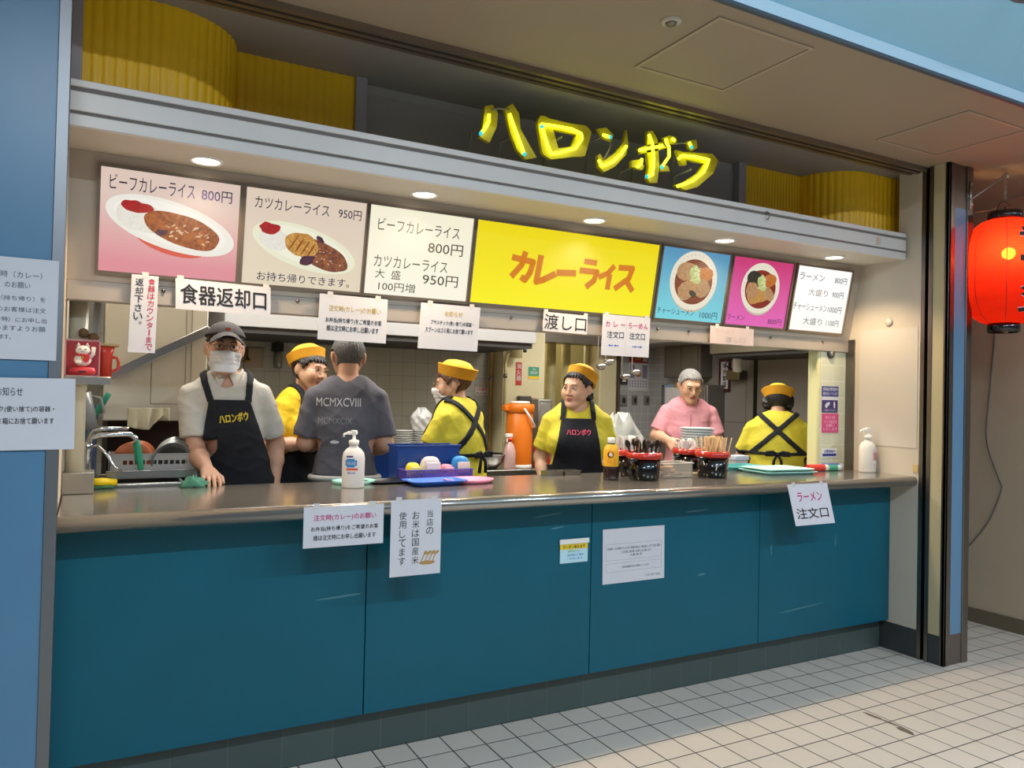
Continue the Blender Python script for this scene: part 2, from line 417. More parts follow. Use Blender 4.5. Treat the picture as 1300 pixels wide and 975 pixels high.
# right cheek wall and pillar
g = G(); g.box(0.0,0.2,-0.238,0.4,0.165,2.49); g.box(0.0,0.2,-0.238,-0.09,2.49,2.85); struct('wall_right', g, CREAM)
g = G(); g.box(0.003,0.19,-0.238,0.3,0.0,0.165); struct('baseboard_right', g, DKICK)
g = G(); g.box(-0.001,0.03,-0.262,-0.238,0,2.85); g.box(-0.001,0.03,-0.306,-0.283,0,2.85); struct('trim_10', g, SSD)
g = G(); g.box(0.045,0.19,-0.30,-0.238,0,2.85); struct('trim_11', g, BLACK)
g = G(); g.box(0.004,0.2,-0.385,-0.30,0.165,2.85); struct('pillar_right', g, mat('cream_pillar','#bdb28e',0.5))
g = G(); g.box(0.005,0.2,-0.385,-0.30,0.0,0.165); struct('baseboard_pillar', g, DKICK)
g = G(); g.box(0.0,0.057,-0.402,-0.382,0,2.85,0.003); g.box(0.0,0.02,-0.402,-0.375,0,2.85,0.003); g.box(0.17,0.225,-0.402,0.12,0,2.85,0.003); struct('trim_12', g, SSD)
g = G(); g.box(0.057,0.17,-0.394,-0.38,0.17,2.6); struct('trim_13', g, mat('pillar_blue','#6187a6',0.35))
g = G(); g.box(0.057,0.17,-0.395,-0.38,0.0,0.17); struct('trim_14', g, mat('brown_base','#6d5f58',0.45,0.4))
g = G(); g.box(0.057,0.17,-0.394,-0.38,2.6,2.85); struct('trim_15', g, SSD)
# passage wall on the far right
g = G(); g.box(1.09,1.3,-1.0,3,0,2.85); struct('wall_passage', g, mat('passage_cream','#bcaa90',0.6,var=0.03,vscale=3))
g = G(); g.box(1.075,1.09,-1.0,3,0,0.095); struct('baseboard_passage', g, mat('olive_baseboard','#6b604c',0.5))
g = G(); g.box(0.61,1.09,2.6,2.7,0,2.85); struct('wall_passage_end', g, CREAM)
# kitchen shell
g = G(); g.box(-4.33,0.5,0.5,3.9,2.45,2.5); struct('ceiling_kitchen', g, CREAM)
BT = tile_mat('back_wall_tile', '#adaea5', '#87877e', 0.1, 0.003, 'xz', 0.3, (0,0), 0.03, 0.3)
g = G(); g.box(-4.33,-1.46,2.4,2.5,0,2.45); struct('wall_back', g, BT)
YC = mat('yellowish_wall', '#dcd2ac', 0.5, var=0.05, vscale=4)
g = G(); g.box(-1.46,-1.09,2.2,2.9,0,2.45); struct('wall_column', g, YC)
g = G(); g.box(-1.11,0.6,3.8,3.9,0,2.45); g.box(-1.13,-1.09,2.9,3.9,0,2.45); struct('wall_alcove', g, mat('alcove_wall','#c9bb82',0.6))
GT = tile_mat('grey_wall_tile', '#b2b3b3', '#d6d6d2', 0.078, 0.004, 'xz', 0.3, (0.5,0), 0.03, 0.3)
GTY = tile_mat('grey_side_tile', '#b2b3b3', '#d6d6d2', 0.078, 0.004, 'yz', 0.3, (2.8,0), 0.03, 0.3)
g = G(); g.box(0.02,0.6,2.8,2.95,0,2.45); struct('wall_back_ramen', g, GT)
g = G(); g.box(-0.2,0.0,2.72,2.95,0,2.45,0.02); struct('trim_16', g, YC)
g = G(); g.box(0.0,0.018,2.70,2.80,0,2.1); struct('trim_17', g, SSD)
g = G(); g.box(0.5,0.6,2.45,2.8,0,2.45); struct('wall_side_tiled', g, GTY)
PANEL = tile_mat('grey_steel_panel', '#8c8883', '#4b4845', (0.9,0.62), 0.006, 'yz', 0.38, (1.62,0.05), 0.03, 0.3)
g = G(); g.box(0.5,0.6,0.4,2.45,0,2.45); struct('wall_side', g, PANEL)
g = G(); g.box(0.2,0.6,0.4,0.42,0,2.45); struct('wall_side_return', g, CREAM)
# green tiled stub pillar on the counter with a rounded cream corner
PT = tile_mat('green_pillar_tile', '#cfd0b6', '#e6e4d0', 0.1, 0.004, 'xz', 0.25, (-0.03,0.005), 0.03, 0.4)
g = G(); g.box(-0.245,0.0,0.26,0.34,1.051,1.8665); struct('pillar_tiled', g, PT)
g = G(); g.box(-0.262,-0.235,0.262,0.345,1.051,1.8665,0.012,4); struct('trim_18', g, mat('pale_yellow_corner','#d3cf9c',0.35))
g = G(); g.box(-0.012,0.0,0.2,0.262,1.05,1.87); struct('trim_19', g, SSD)

# ================================================================== the counter
ct = thing('service_counter', 'long teal fronted service counter with a stainless steel top', 'counter', (-2.165,0.2,0))
g = G()
for r in range(1):
    pr = [(0.5,1.02),(0.5,1.05),(-0.205,1.05)] + [(-0.205-0.028*math.sin(a), 1.022+0.028*math.cos(a)) for a in [PI*i/10 for i in range(1,11)]] + [(-0.205,0.994),(-0.19,1.02)]
    n = len(pr); vs_ = [(-4.322,y,z) for y,z in pr]+[(-0.002,y,z) for y,z in pr]
    g.add(vs_, [(i,(i+1)%n,n+(i+1)%n,n+i) for i in range(n)] + [tuple(range(n))[::-1], tuple(range(n,2*n))])
wt = g.build('worktop', SSW, ct)
for p in wt.data.polygons: p.use_smooth = abs(p.normal.x) < .5 and abs(p.normal.z) < .98
for x0, x1 in ((-4.328,-3.249),(-3.245,-2.1625),(-2.1585,-1.079),(-1.075,-0.002)):
    g = G(); g.box(x0,x1,-0.06,-0.035,0.178,1.005,0.0015); g.build('front_panel', TEAL, ct)
g = G(); g.box(-4.328,-0.002,-0.035,0.45,0.17,1.02); g.build('carcass', BLACK, ct)
g = G(); g.box(-4.328,-0.003,0.0,0.03,0.001,0.172); g.build('toe_kick', KICK, ct)
# scuffs on the teal panels
F = frame((0,-0.0602,0),(1,0,0),(0,0,1))
for (u,v,w_,h_,s,r_) in ((-3.35,0.66,0.08,0.004,1,0.04),(-1.52,0.905,0.075,0.004,2,0.03),(-1.48,0.58,0.022,0.006,3,0.05),(-0.75,0.33,0.17,0.003,4,0.06),(-0.99,0.67,0.004,0.03,5,0),(-0.48,0.68,0.004,0.03,6,0),(-2.4,0.93,0.07,0.003,7,0.1),(-2.35,0.87,0.03,0.004,8,0.1)):
    g = G(); g.blob((u,v),w_,h_,F,0.0003,40,0.35,s,r_); g.build('scuff', mat('scuff_grey','#4f7f8a',0.7), ct)
# ================================================================== lettered sheets
def lettering(specs, F, w, h, parent, name='lettering', t=0.0014):
    """one child mesh per ink: specs = (ink, string, u0,u1,v0,v1, bold, mode) in fractions of the sheet"""
    inks = {}
    for sp in specs: inks.setdefault(sp[0].name, []).append(sp)
    for k, l in inks.items():
        g = G()
        for sp in l:
            ink, s, u0,u1,v0,v1, bold, mode = sp
            if mode == 'v': g.vtext(s, F, (u0+u1)/2*w, (u1-u0)*w, v1*h, v0*h, t, bold)
            elif mode == 'k': g.text(s, F, u0*w,u1*w,v0*h,v1*h,t,bold,True)
            else: g.text(s, F, u0*w,u1*w,v0*h,v1*h,t,bold)
        g.build(name, l[0][0], parent)
def note(label, cat, tl, tr, bl, specs, y=None, group=None, paper=None, name='paper_notice', N_=(0,-1,0), y1=None, tape=(0.15,0.85)):
    """sheet of paper fixed in front of something; tl,tr,bl = world points"""
    tl, tr, bl = Vector(tl), Vector(tr), Vector(bl)
    U = tr-tl; w = U.length; Vv = tl-bl; h = Vv.length
    Un, Vn = U.normalized(), Vv.normalized(); F = (bl, Un, Vn, Un.cross(Vn).normalized())
    t = thing(name, label, cat, (bl+tr)/2 - Vector((0,0,(tr.z-bl.z)/2)), group)
    g = G(); g.prism([(0,0),(w,0),(w,h),(0,h)], F, -0.0004, 0.0007)
    g.build('sheet', paper or PAPER, t)
    if tape:
        for a in tape:
            g = G(); g.prism([(a*w-0.012,h-0.012),(a*w+0.012,h-0.012),(a*w+0.012,h+0.012),(a*w-0.012,h+0.012)], F, 0.0008, 0.0011)
            g.build('tape', mat('clear_tape','#d5d0cc',0.25), t)
    lettering(specs, F, w, h, t)
    return t, F, w, h
Y0 = 0.216
def hang(label, cat, tl, tr, bl, specs, **k):
    return note(label, cat, (tl[0],Y0,tl[1]), (tr[0],Y0,tr[1]), (bl[0],Y0,bl[1]), specs, **k)
hang('tall narrow white paper strip with red and black brush writing by the dishwasher', 'sign', (-4.114,1.90),(-4.02,1.899),(-4.12,1.602),
  [(INKR,'食器はカウンターまで',0.55,0.95,0.03,0.97,0.02,'v'),(INK,'返却下さい。',0.08,0.52,0.30,0.96,0.025,'v')], tape=(0.5,))
hang('white paper sign with bold black brush writing hung beneath the curry pictures', 'sign', (-3.96,1.899),(-3.598,1.893),(-3.957,1.779),
  [(INK,'食器返却口',0.05,0.95,0.20,0.84,0.035,'h')], tape=(0.05,0.95))
hang('white notice with yellowed heading hanging in front of the grey shirted man', 'sign', (-3.394,1.886),(-3.09,1.883),(-3.399,1.69),
  [(INKY,'注文時(カレー)のお願い',0.14,0.90,0.62,0.77,0.01,'h'),(INK,'お弁当(持ち帰り)をご希望のお客',0.10,0.92,0.37,0.50,0.02,'h'),(INK,'様は注文時にお申し出願います',0.12,0.88,0.20,0.33,0.02,'h')])
hang('white notice with yellowed heading hanging above the masked woman\'s cap', 'sign', (-2.932,1.883),(-2.632,1.881),(-2.944,1.674),
  [(INKY,'お知らせ',0.40,0.70,0.74,0.86,0.01,'h'),(INK,'プラスチック(使い捨て)の容器・',0.18,0.90,0.53,0.64,0.015,'h'),(INK,'スプーンはゴミ箱にお捨て願います',0.10,0.90,0.37,0.48,0.015,'h')])
hang('white paper sign with three large black characters right of the range hood', 'sign', (-2.285,1.888),(-2.022,1.884),(-2.289,1.792),
  [(INK,'渡し口',0.03,0.97,0.12,0.90,0.008,'h')], paper=PAPERW, tape=(0.05,0.95))
t,F,w_,h_ = hang('white paper sign with two columns and small blue arrows under the yellow sign', 'sign', (-1.929,1.901),(-1.621,1.901),(-1.937,1.688),
  [(INKP,'カ レ ー',0.06,0.47,0.70,0.84,0.01,'h'),(INKP,'らーめん',0.54,0.96,0.70,0.84,0.02,'h'),(INK,'注文口',0.10,0.45,0.43,0.60,0.015,'h'),(INK,'注文口',0.57,0.90,0.43,0.60,0.015,'h')], tape=(0.08,0.92))
g = G()
for a,d in ((0.25,-1),(0.74,1)):
    u = a*w_; v = 0.25*h_
    for q in (-0.018,0.018):
        g.prism([(u+q-0.014,v-0.002),(u+q+0.014,v-0.002),(u+q+0.014,v+0.002),(u+q-0.014,v+0.002)], F, 0.001, 0.0014)
        g.prism([(u+q+d*0.016,v),(u+q+d*0.006,v+0.006),(u+q+d*0.006,v-0.006)][::d], F, 0.001, 0.0015)
g.build('arrow', INKB, t)
g = G(); g.prism([(0.5*w_-.0005,0.04*h_),(0.5*w_+.0005,0.04*h_),(0.5*w_+.0005,0.95*h_),(0.5*w_-.0005,0.95*h_)],F,0.0008,0.001); g.build('fold_line', mat('fold_grey','#bdb6b8',0.7), t)
hang('sun faded paper sign with barely legible writing under the ramen pictures', 'sign', (-1.197,1.888),(-0.864,1.886),(-1.20,1.789),
  [(mat('ghost_ink','#b3a3a2',0.7),'渡し口',0.35,0.80,0.12,0.45,0.0,'h'),(mat('ghost_ink2','#c9a9a6',0.7),'ラーメン',0.12,0.55,0.60,0.86,0.0,'h')], paper=mat('aged_paper','#cdbab4',0.7,var=0.04,vscale=10))
# on the counter edge and the teal front
def front(label, tl, tr, bl, specs, y=-0.237, **k):
    return note(label, 'sign', (tl[0],y,tl[1]), (tr[0],y,tr[1]), (bl[0],y,bl[1]), specs, **k)
front('laminated white notice with pink heading taped to the counter edge', (-3.547,1.045),(-3.243,1.045),(-3.547,0.895),
  [(INKP,'注文時(カレー)のお願い',0.12,0.90,0.63,0.80,0.02,'h'),(INK,'お弁当(持ち帰り)をご希望のお客',0.09,0.93,0.38,0.51,0.02,'h'),(INK,'様は注文時にお申し出願います',0.12,0.90,0.17,0.30,0.02,'h')])
t,F,w_,h_ = front('tall white notice in vertical brush writing with a small rice plant drawing', (-3.214,1.055),(-3.004,1.055),(-3.214,0.760),
  [(INK,'当店の',0.68,0.86,0.52,0.86,0.0,'v'),(INK,'お米は国産米',0.40,0.58,0.14,0.85,0.0,'v'),(INK,'使用してます',0.14,0.32,0.14,0.85,0.0,'v')])
g = G()
g.blob((0.73*w_,0.155*h_),0.032,0.008,F,0.0012,30,0.2,4)
for k in range(4): 
    u = (0.60+0.075*k)*w_
    g.prism([(u,0.17*h_),(u+0.004,0.17*h_),(u+0.018,0.27*h_),(u+0.013,0.27*h_)],F,0.0008,0.0014); g.blob((u+0.020,0.285*h_),0.010,0.006,F,0.0016,20,0.25,k,0.5)
g.build('rice_drawing', mat('straw_ink','#b18a4a',0.6), t)
front('crooked white paper with pink and black writing at the ramen end of the counter', (-1.073,1.041),(-0.775,1.041),(-1.005,0.824),
  [(INKP,'ラーメン',0.18,0.80,0.58,0.80,0.03,'h'),(INK,'注文口',0.08,0.88,0.16,0.42,0.02,'h')], paper=mat('crumpled_paper','#dedbe2',0.6,bump=0.6,bscale=12))
t,F,w_,h_ = front('small yellow and white coupon slip under a white magnet strip', (-2.336,0.815),(-2.184,0.815),(-2.336,0.705),
  [(INK,'クーポン使えます',0.10,0.90,0.60,0.74,0.03,'h'),(mat('green_ink','#8fae36',0.6),'期間中使えます',0.28,0.70,0.44,0.53,0.0,'h'),(INKB,'注文時にご提示',0.25,0.85,0.28,0.37,0.0,'h'),(INKB,'くださいませ',0.25,0.80,0.14,0.22,0.0,'h')], y=-0.064, tape=None, paper=mat('coupon_blue','#b9dde6',0.5))
g = G(); g.prism([(0,0.57*h_),(w_,0.57*h_),(w_,0.80*h_),(0,0.80*h_)],F,0.0007,0.0012); g.build('yellow_band', mat('coupon_yellow','#e8c62c',0.5), t)
g = G(); g.prism([(-0.004,0.80*h_),(w_+0.004,0.80*h_),(w_+0.004,h_),(-0.004,h_)],F,0.0007,0.006); g.build('magnet_strip', WHITE, t)
t,F,w_,h_ = front('square white notice in fine print with two outlined boxes on the teal panel', (-2.100,0.846),(-1.730,0.846),(-2.096,0.586),
  [(INK,'お客様へ お子様のアレルギー体質のある一部お召し上がり頂く場合',0.07,0.93,0.61,0.66,0.0,'h'),(INK,'ご注文前に係の者へお申し付け願います',0.28,0.78,0.54,0.585,0.0,'h'),(INK,'小麦 卵 乳',0.43,0.63,0.48,0.52,0.0,'h'),(INK,'当店は国産の米を使用しています',0.30,0.74,0.27,0.31,0.0,'h'),(INK,'ハロンボウ 店主',0.68,0.93,0.07,0.12,0.0,'h')], y=-0.063, tape=None)
g = G()
for (a,b,c,d) in ((0.05,0.95,0.42,0.72),(0.05,0.95,0.21,0.37)):
    for (p,q,r,s) in ((a,b,c,c+.004),(a,b,d-.004,d),(a,a+.003,c,d),(b-.003,b,c,d)):
        g.prism([(p*w_,r*h_),(q*w_,r*h_),(q*w_,s*h_),(p*w_,s*h_)],F,0.0007,0.0010)
g.build('outline', mat('grey_ink','#8d8d93',0.6), t)
# the two papers on the blue pillar
note('upper white notice with grey writing taped to the blue pillar', 'sign', (-4.542,-0.405,1.838),(-4.332,-0.405,1.838),(-4.542,-0.405,1.541),
  [(mat('soft_ink','#4a505c',0.6),s,a,b,v,v+hh,0.0,'h') for s,a,b,v,hh in (('注文時（カレー）',0.12,0.80,0.80,0.065),('のお願い',0.36,0.66,0.70,0.06),('お弁当（持ち帰り）を',0.02,0.85,0.575,0.05),('ご希望のお客様は注文',0.03,0.86,0.465,0.05),('時（会計時）にお申し出',0.03,0.87,0.365,0.05),('下さいますようお願',0.08,0.86,0.28,0.05),('いします。',0.20,0.45,0.195,0.045))], tape=None)
note('lower white notice overlapping the steel edge of the blue pillar', 'sign', (-4.577,-0.4075,1.486),(-4.280,-0.4075,1.489),(-4.575,-0.4075,1.275),
  [(mat('soft_ink','#4a505c',0.6),'お知らせ',0.33,0.55,0.75,0.87,0.012,'h'),(INK,'プラスチック(使い捨て)の容器・',0.10,0.82,0.52,0.61,0.015,'h'),(INK,'スプーンはゴミ箱にお捨て願います',0.05,0.82,0.36,0.45,0.015,'h')], tape=None)
# stickers on the green tiled stub pillar
def sticker(label, x0, x1, z0, z1, hexc, rows, y=0.258, textmat=None, name='sticker'):
    t = thing(name, label, 'sticker', ((x0+x1)/2, y, z0)); F = frame((x0,y,z0),(1,0,0),(0,0,1)); w = x1-x0; h = z1-z0
    g = G(); g.prism([(0,0),(w,0),(w,h),(0,h)],F,0,0.0008); g.build('film', mat('film_'+hexc[1:], hexc, 0.4), t)
    if rows: lettering([(textmat or PAPER,)+r for r in rows], F, w, h, t)
    return t, F, w, h
t,F,w_,h_ = sticker('navy and white sticker at the top of the tiled pillar', -0.231,-0.079,1.508,1.572,'#2e3a86',[('感染症対策実施中',0.06,0.94,0.55,0.90,0.02,'h'),('換気を行っています',0.06,0.94,0.12,0.45,0.02,'h')])
g = G(); g.prism([(0,-0.022),(w_,-0.022),(w_,-0.001),(0,-0.001)],F,0,0.0008); g.build('white_strip', PAPER, t)
t,F,w_,h_ = sticker('purple square sticker with a white picture on the tiled pillar', -0.229,-0.084,1.407,1.486,'#3c2f6e',[('ご協力ください',0.1,0.9,0.10,0.28,0.0,'h')])
g = G(); g.blob((0.33*w_,0.62*h_),0.022,0.014,F,0.0013,24,0.4,3,0.6); g.blob((0.78*w_,0.62*h_),0.008,0.02,F,0.0013,20,0.2,5); g.build('picture', PAPER, t)
sticker('pink sticker with white writing in the middle of the tiled pillar', -0.228,-0.075,1.281,1.401,'#cf4a80',[('静かに会話',0.2,0.8,0.72,0.88,0.0,'h'),('マスク着用を',0.12,0.9,0.48,0.66,0.0,'h'),('お願い',0.25,0.75,0.30,0.46,0.01,'h'),('いたします',0.1,0.92,0.10,0.28,0.01,'h')], textmat=mat('pale_pink_ink','#f1b8cf',0.5))
t,F,w_,h_ = sticker('small navy sticker low on the tiled pillar just above the counter', -0.222,-0.086,1.128,1.182,'#e8e6ea',[('対策実施中',0.12,0.88,0.50,0.85,0.03,'h')], textmat=mat('navy_ink','#2e3a86',0.5))
g = G(); g.prism([(0.04*w_,0.1*h_),(0.96*w_,0.1*h_),(0.96*w_,0.42*h_),(0.04*w_,0.42*h_)],F,0.0008,0.0012); g.build('navy_band', mat('navy_ink','#2e3a86',0.5), t)
# notices deep in the kitchen
sticker('red and white fire extinguisher sign on the cream column', -1.349,-1.298,1.552,1.731,'#c03a38',[('消火器',0.05,0.95,0.18,0.95,0.02,'v')], y=2.197, name='fire_sign')
t,F,w_,h_ = sticker('green and yellow notice on the cream column', -1.236,-1.141,1.627,1.699,'#3f9a78',[('ご案内',0.3,0.7,0.60,0.88,0.01,'h'),('避難経路',0.15,0.85,0.2,0.55,0.01,'h')], y=2.197, name='wall_notice')
g = G(); g.prism([(0,-0.022),(w_,-0.022),(w_,0),(0,0)],F,0,0.0008); g.build('yellow_strip', mat('coupon_yellow','#e8c62c',0.5), t)
t,F,w_,h_ = sticker('small white notice with red writing on the tiled back wall', -1.60,-1.49,1.47,1.53,'#d8d4cf',[('火気厳禁',0.05,0.95,0.55,0.95,0.02,'h')], y=2.397, textmat=INKR, name='wall_notice')
lettering([(INK,'責任者',0.05,0.9,0.08,0.35,0.0,'h')],F,w_,h_,t)
# white acrylic sheet on the cheek wall, hook and peep bell
g = G(); g.box(-0.004,-0.0002,-0.225,0.165,1.214,1.925,0.001); tag(g.build('wall_sheet', mat('white_acrylic','#cfc7bb',0.35)), 'plain white acrylic sheet on the right end wall above the counter', 'wall panel')
g = G(); g.lathe([(0.0,0.012),(0.018,0.010),(0.024,0.003),(0.025,0.0)],(0,0,0),20,X=Matrix.Translation((-0.0045,-0.035,1.965))@Matrix.Rotation(-PI/2,4,'Y')); tag(g.build('wall_button', mat('cream_button','#cfc6b6',0.4)), 'round cream button high on the right end wall', 'button')
bl = thing('door_chime', 'small round black chime high on the green tiled pillar', 'chime', (-0.158,0.258,1.775))
XX = Matrix.Translation((-0.158,0.259,1.778))@Matrix.Rotation(PI/2,4,'X')
g = G(); g.lathe([(0.03,0.0),(0.03,0.010),(0.025,0.014),(0.0,0.014)],(0,0,0),20,X=XX); g.build('case', mat('dark_chime','#3a3736',0.4), bl)
g = G(); g.lathe([(0.017,0.014),(0.015,0.017),(0.0,0.018)],(0,0,0),20,X=XX); g.build('speaker_grille', SS, bl)
g = G(); g.box(-0.05,-0.005,0.0,0.0,1.0,1.0) if False else None
# strip of yellow tape at the low right of the acrylic sheet
g = G(); g.box(-0.0055,-0.0003,-0.236,-0.205,1.075,1.12); tag(g.build('masking_tape', mat('masking_tape','#cdb072',0.6)), 'scrap of yellow masking tape on the right end wall', 'tape')
# ================================================================== light boxes
def lit(name, hexa, hexb=None, strength=0.85, noise=0.0, nscale=40, dirz=True, lo=0.0, hi=1.0):
    """backlit print: the picture's own colours, shining"""
    if name in _M: return _M[name]
    m = bpy.data.materials.new(name); m.use_nodes = True; nt = m.node_tree; b = nt.nodes['Principled BSDF']
    b.inputs['Base Color'].default_value = (0.02,0.02,0.02,1); b.inputs['Roughness'].default_value = 0.5; b.inputs['Specular IOR Level'].default_value = 0.2; b.inputs['Emission Strength'].default_value = strength
    b.inputs['Emission Color'].default_value = col(hexa); out = None
    tc = nt.nodes.new('ShaderNodeTexCoord')
    if hexb and not noise:
        sp = nt.nodes.new('ShaderNodeSeparateXYZ'); nt.links.new(tc.outputs['Generated'], sp.inputs[0])
        mr = nt.nodes.new('ShaderNodeMapRange'); mr.inputs['From Min'].default_value = lo; mr.inputs['From Max'].default_value = hi
        nt.links.new(sp.outputs[2 if dirz else 0], mr.inputs[0])
        mix = nt.nodes.new('ShaderNodeMix'); mix.data_type = 'RGBA'; nt.links.new(mr.outputs[0], mix.inputs[0]); mix.inputs[6].default_value = col(hexb); mix.inputs[7].default_value = col(hexa); out = mix.outputs[2]
    if noise:
        n = nt.nodes.new('ShaderNodeTexNoise'); n.inputs['Scale'].default_value = nscale; n.inputs['Detail'].default_value = 4; n.inputs['Distortion'].default_value = 1.2
        nt.links.new(tc.outputs['Object'], n.inputs['Vector'])
        mr = nt.nodes.new('ShaderNodeMapRange'); mr.inputs['From Min'].default_value = 0.5-0.5*(1-noise)-.02; mr.inputs['From Max'].default_value = 0.5+0.5*(1-noise)+.02
        nt.links.new(n.outputs['Fac'], mr.inputs[0])
        mix = nt.nodes.new('ShaderNodeMix'); mix.data_type = 'RGBA'; nt.links.new(mr.outputs[0], mix.inputs[0]); mix.inputs[6].default_value = col(hexa); mix.inputs[7].default_value = col(hexb or hexa); out = mix.outputs[2]
    if out is not None: nt.links.new(out, b.inputs['Emission Color'])
    _M[name] = m; return m
TILT = Vector((0,-0.09,0.463)).normalized()
def sy(z): return 0.15+(2.33-z)*0.09/0.463
# housing behind the boxes, tilted forward at the top, with the rail the papers hang from
g = G(); pr = [(0.155,2.329),(sy(1.867)+0.005,1.867),(0.5,1.867),(0.5,2.329)]
g.add([(-4.33,y,z) for y,z in pr]+[(-0.001,y,z) for y,z in pr], [(0,1,5,4),(1,2,6,5),(2,3,7,6),(3,0,4,7),(3,2,1,0),(4,5,6,7)])
struct('wall_sign_housing', g, mat('housing_cream','#b6a999',0.5))
g = G(); g.box(-4.33,-0.001,0.243,0.30,1.79,1.867,0.004); rail = struct('trim_20', g, mat('rail_cream','#a99f94',0.45,0.2))
for k,x in enumerate((-4.0,-3.48,-3.16,-2.78,-2.45,-1.55,-1.33,-1.0,-0.7,-0.25)):
    g = G(); g.lathe([(0.008,0),(0.007,0.006),(0.0,0.008)],(0,0,0),12,X=Matrix.Translation((x,0.243,1.848))@Matrix.Rotation(PI/2,4,'X'))
    g.build('screw_head', SSD, rail)
def lightbox(label, x0, x1, face, group='backlit menu signs'):
    z0, z1 = 1.906, 2.281
    t = thing('menu_lightbox', label, 'lightbox sign', ((x0+x1)/2, sy(z0)+0.0, z0-0.02), group)
    O = Vector((x0, sy(z0)-0.006, z0)); F = frame(O, (1,0,0), TILT); w = x1-x0; h = (z1-z0)/TILT.z
    g = G(); b = 0.0118
    for p in ([(-b,-b),(w+b,-b),(w+b,0),(-b,0)],[(-b,h),(w+b,h),(w+b,h+b),(-b,h+b)],[(-b,0),(0,0),(0,h),(-b,h)],[(w,0),(w+b,0),(w+b,h),(w,h)]): g.prism(p, F, -0.006, 0.008)
    g.build('frame', BRONZE, t)
    g = G(); g.prism([(0,0),(w,0),(w,h),(0,h)], F, -0.005, 0.0); g.build('face_panel', face, t)
    return t, F, w, h
INKL = mat('sign_ink', '#2c2352', 0.5); INKK = mat('sign_black', '#33322f', 0.5)
WPLATE = lit('plate_white','#f3efe4',None,0.9); RICE = lit('rice_print','#f6f2ea','#e2dccc',0.9,0.5,70); GARN = lit('red_garnish','#d3201c','#8d1418',0.8,0.6,120)
CURRY = lit('curry_print','#7a2d12','#c8702c',0.8,0.62,45); CURRY2 = lit('curry_print_dark','#5f2a2a','#b06a3a',0.8,0.62,55); KATSU = lit('katsu_print','#b06a1e','#e6b25c',0.85,0.62,80)
DEEP = lit('curry_shadow_print','#45233e','#6b3b4c',0.7,0.6,60); GLOSS = lit('sauce_gloss_print','#f0c8a0',None,0.8)
def lay(g, mi, c, a, b, F, t, rot=0.0, jag=0.0, seed=1, n=40):
    g.mi = mi
    if jag: g.blob(c, a, b, F, t, n, jag, seed, rot)
    else: g.disc(c, a, b, F, t, n, rot)
# 1 beef curry
t,F,w_,h_ = lightbox('large leftmost backlit picture of beef curry on a white plate', -4.228,-3.737, lit('pink_print','#efd6c8','#ee9aa4',0.82,lo=0.1,hi=0.75))
g = G(); c0 = (0.505*w_, 0.505*h_); R_ = -0.235
lay(g,0,(0.50*w_,0.36*h_),0.135,0.055,F,0.0006,R_); lay(g,1,c0,0.236,0.092,F,0.0010,R_); lay(g,2,(c0[0]-.002,c0[1]+.003),0.205,0.076,F,0.0013,R_)
lay(g,3,(0.28*w_,0.56*h_),0.085,0.058,F,0.0016,R_,0.10,3); lay(g,4,(0.585*w_,0.47*h_),0.145,0.058,F,0.0019,R_,0.07,5)
lay(g,5,(0.25*w_,0.655*h_),0.050,0.024,F,0.0022,-0.1,0.25,8); lay(g,6,(0.43*w_,0.43*h_),0.022,0.012,F,0.0022,0.3,0.3,9)
rd = random.Random(3)
for k in range(26):
    a = rd.uniform(0,6.28); r = rd.uniform(0.1,0.85); lay(g,7,(0.585*w_+0.125*r*math.cos(a), 0.465*h_+0.045*r*math.sin(a)-0.02*r*math.cos(a)*1.4),rd.uniform(.003,.010),rd.uniform(.0015,.004),F,0.0023,rd.uniform(-1,1),0.3,k,14)
g.build('food_picture', [lit('plate_red_side','#e8604a',None,0.8),WPLATE,lit('plate_inner','#f7f3ea',None,0.92),RICE,CURRY,GARN,DEEP,GLOSS], t)
lettering([(INKL,'ビーフカレーライス',0.06,0.66,0.80,0.945,0.0,'h'),(INKL,'800円',0.71,0.94,0.80,0.915,0.01,'h')],F,w_,h_,t,t=0.002)
# 2 cutlet curry
t,F,w_,h_ = lightbox('backlit picture of cutlet curry on a cream plate, second sign from the left', -3.713,-3.217, lit('cream_print','#ecd8c4','#f0e2c6',0.85,lo=0.1,hi=0.8))
g = G(); c0 = (0.50*w_, 0.43*h_); R_ = -0.24
lay(g,0,c0,0.222,0.086,F,0.0010,R_); lay(g,1,(c0[0],c0[1]+.003),0.190,0.069,F,0.0013,R_)
lay(g,2,(0.24*w_,0.49*h_),0.060,0.046,F,0.0016,R_,0.12,4); lay(g,4,(0.64*w_,0.37*h_),0.125,0.052,F,0.0017,R_-.1,0.07,6)
lay(g,3,(0.47*w_,0.46*h_),0.070,0.050,F,0.0019,-0.2,0.12,7); lay(g,5,(0.52*w_,0.30*h_),0.032,0.02,F,0.0021,0.1,0.3,2); lay(g,5,(0.62*w_,0.545*h_),0.018,0.010,F,0.0021,-0.6,0.3,3)
lay(g,6,(0.20*w_,0.60*h_),0.040,0.024,F,0.0022,0.1,0.28,9)
for k in range(4): lay(g,7,((0.40+.05*k)*w_,(0.475-.02*k)*h_),0.003,0.036,F,0.0021,-0.5,0.3,k,12)
for k in range(16):
    a = rd.uniform(0,6.28); r = rd.uniform(0.2,0.85); lay(g,8,(0.66*w_+0.10*r*math.cos(a),0.355*h_+0.04*r*math.sin(a)-.025*r*math.cos(a)),rd.uniform(.002,.006),rd.uniform(.001,.003),F,0.0023,rd.uniform(-1,1),0.3,k,12)
g.build('food_picture', [lit('plate_cream','#f0efd2',None,0.9),lit('plate_cream_inner','#f5f3dc',None,0.92),RICE,KATSU,CURRY2,DEEP,GARN,lit('katsu_edge','#8a4a14',None,0.8),GLOSS], t)
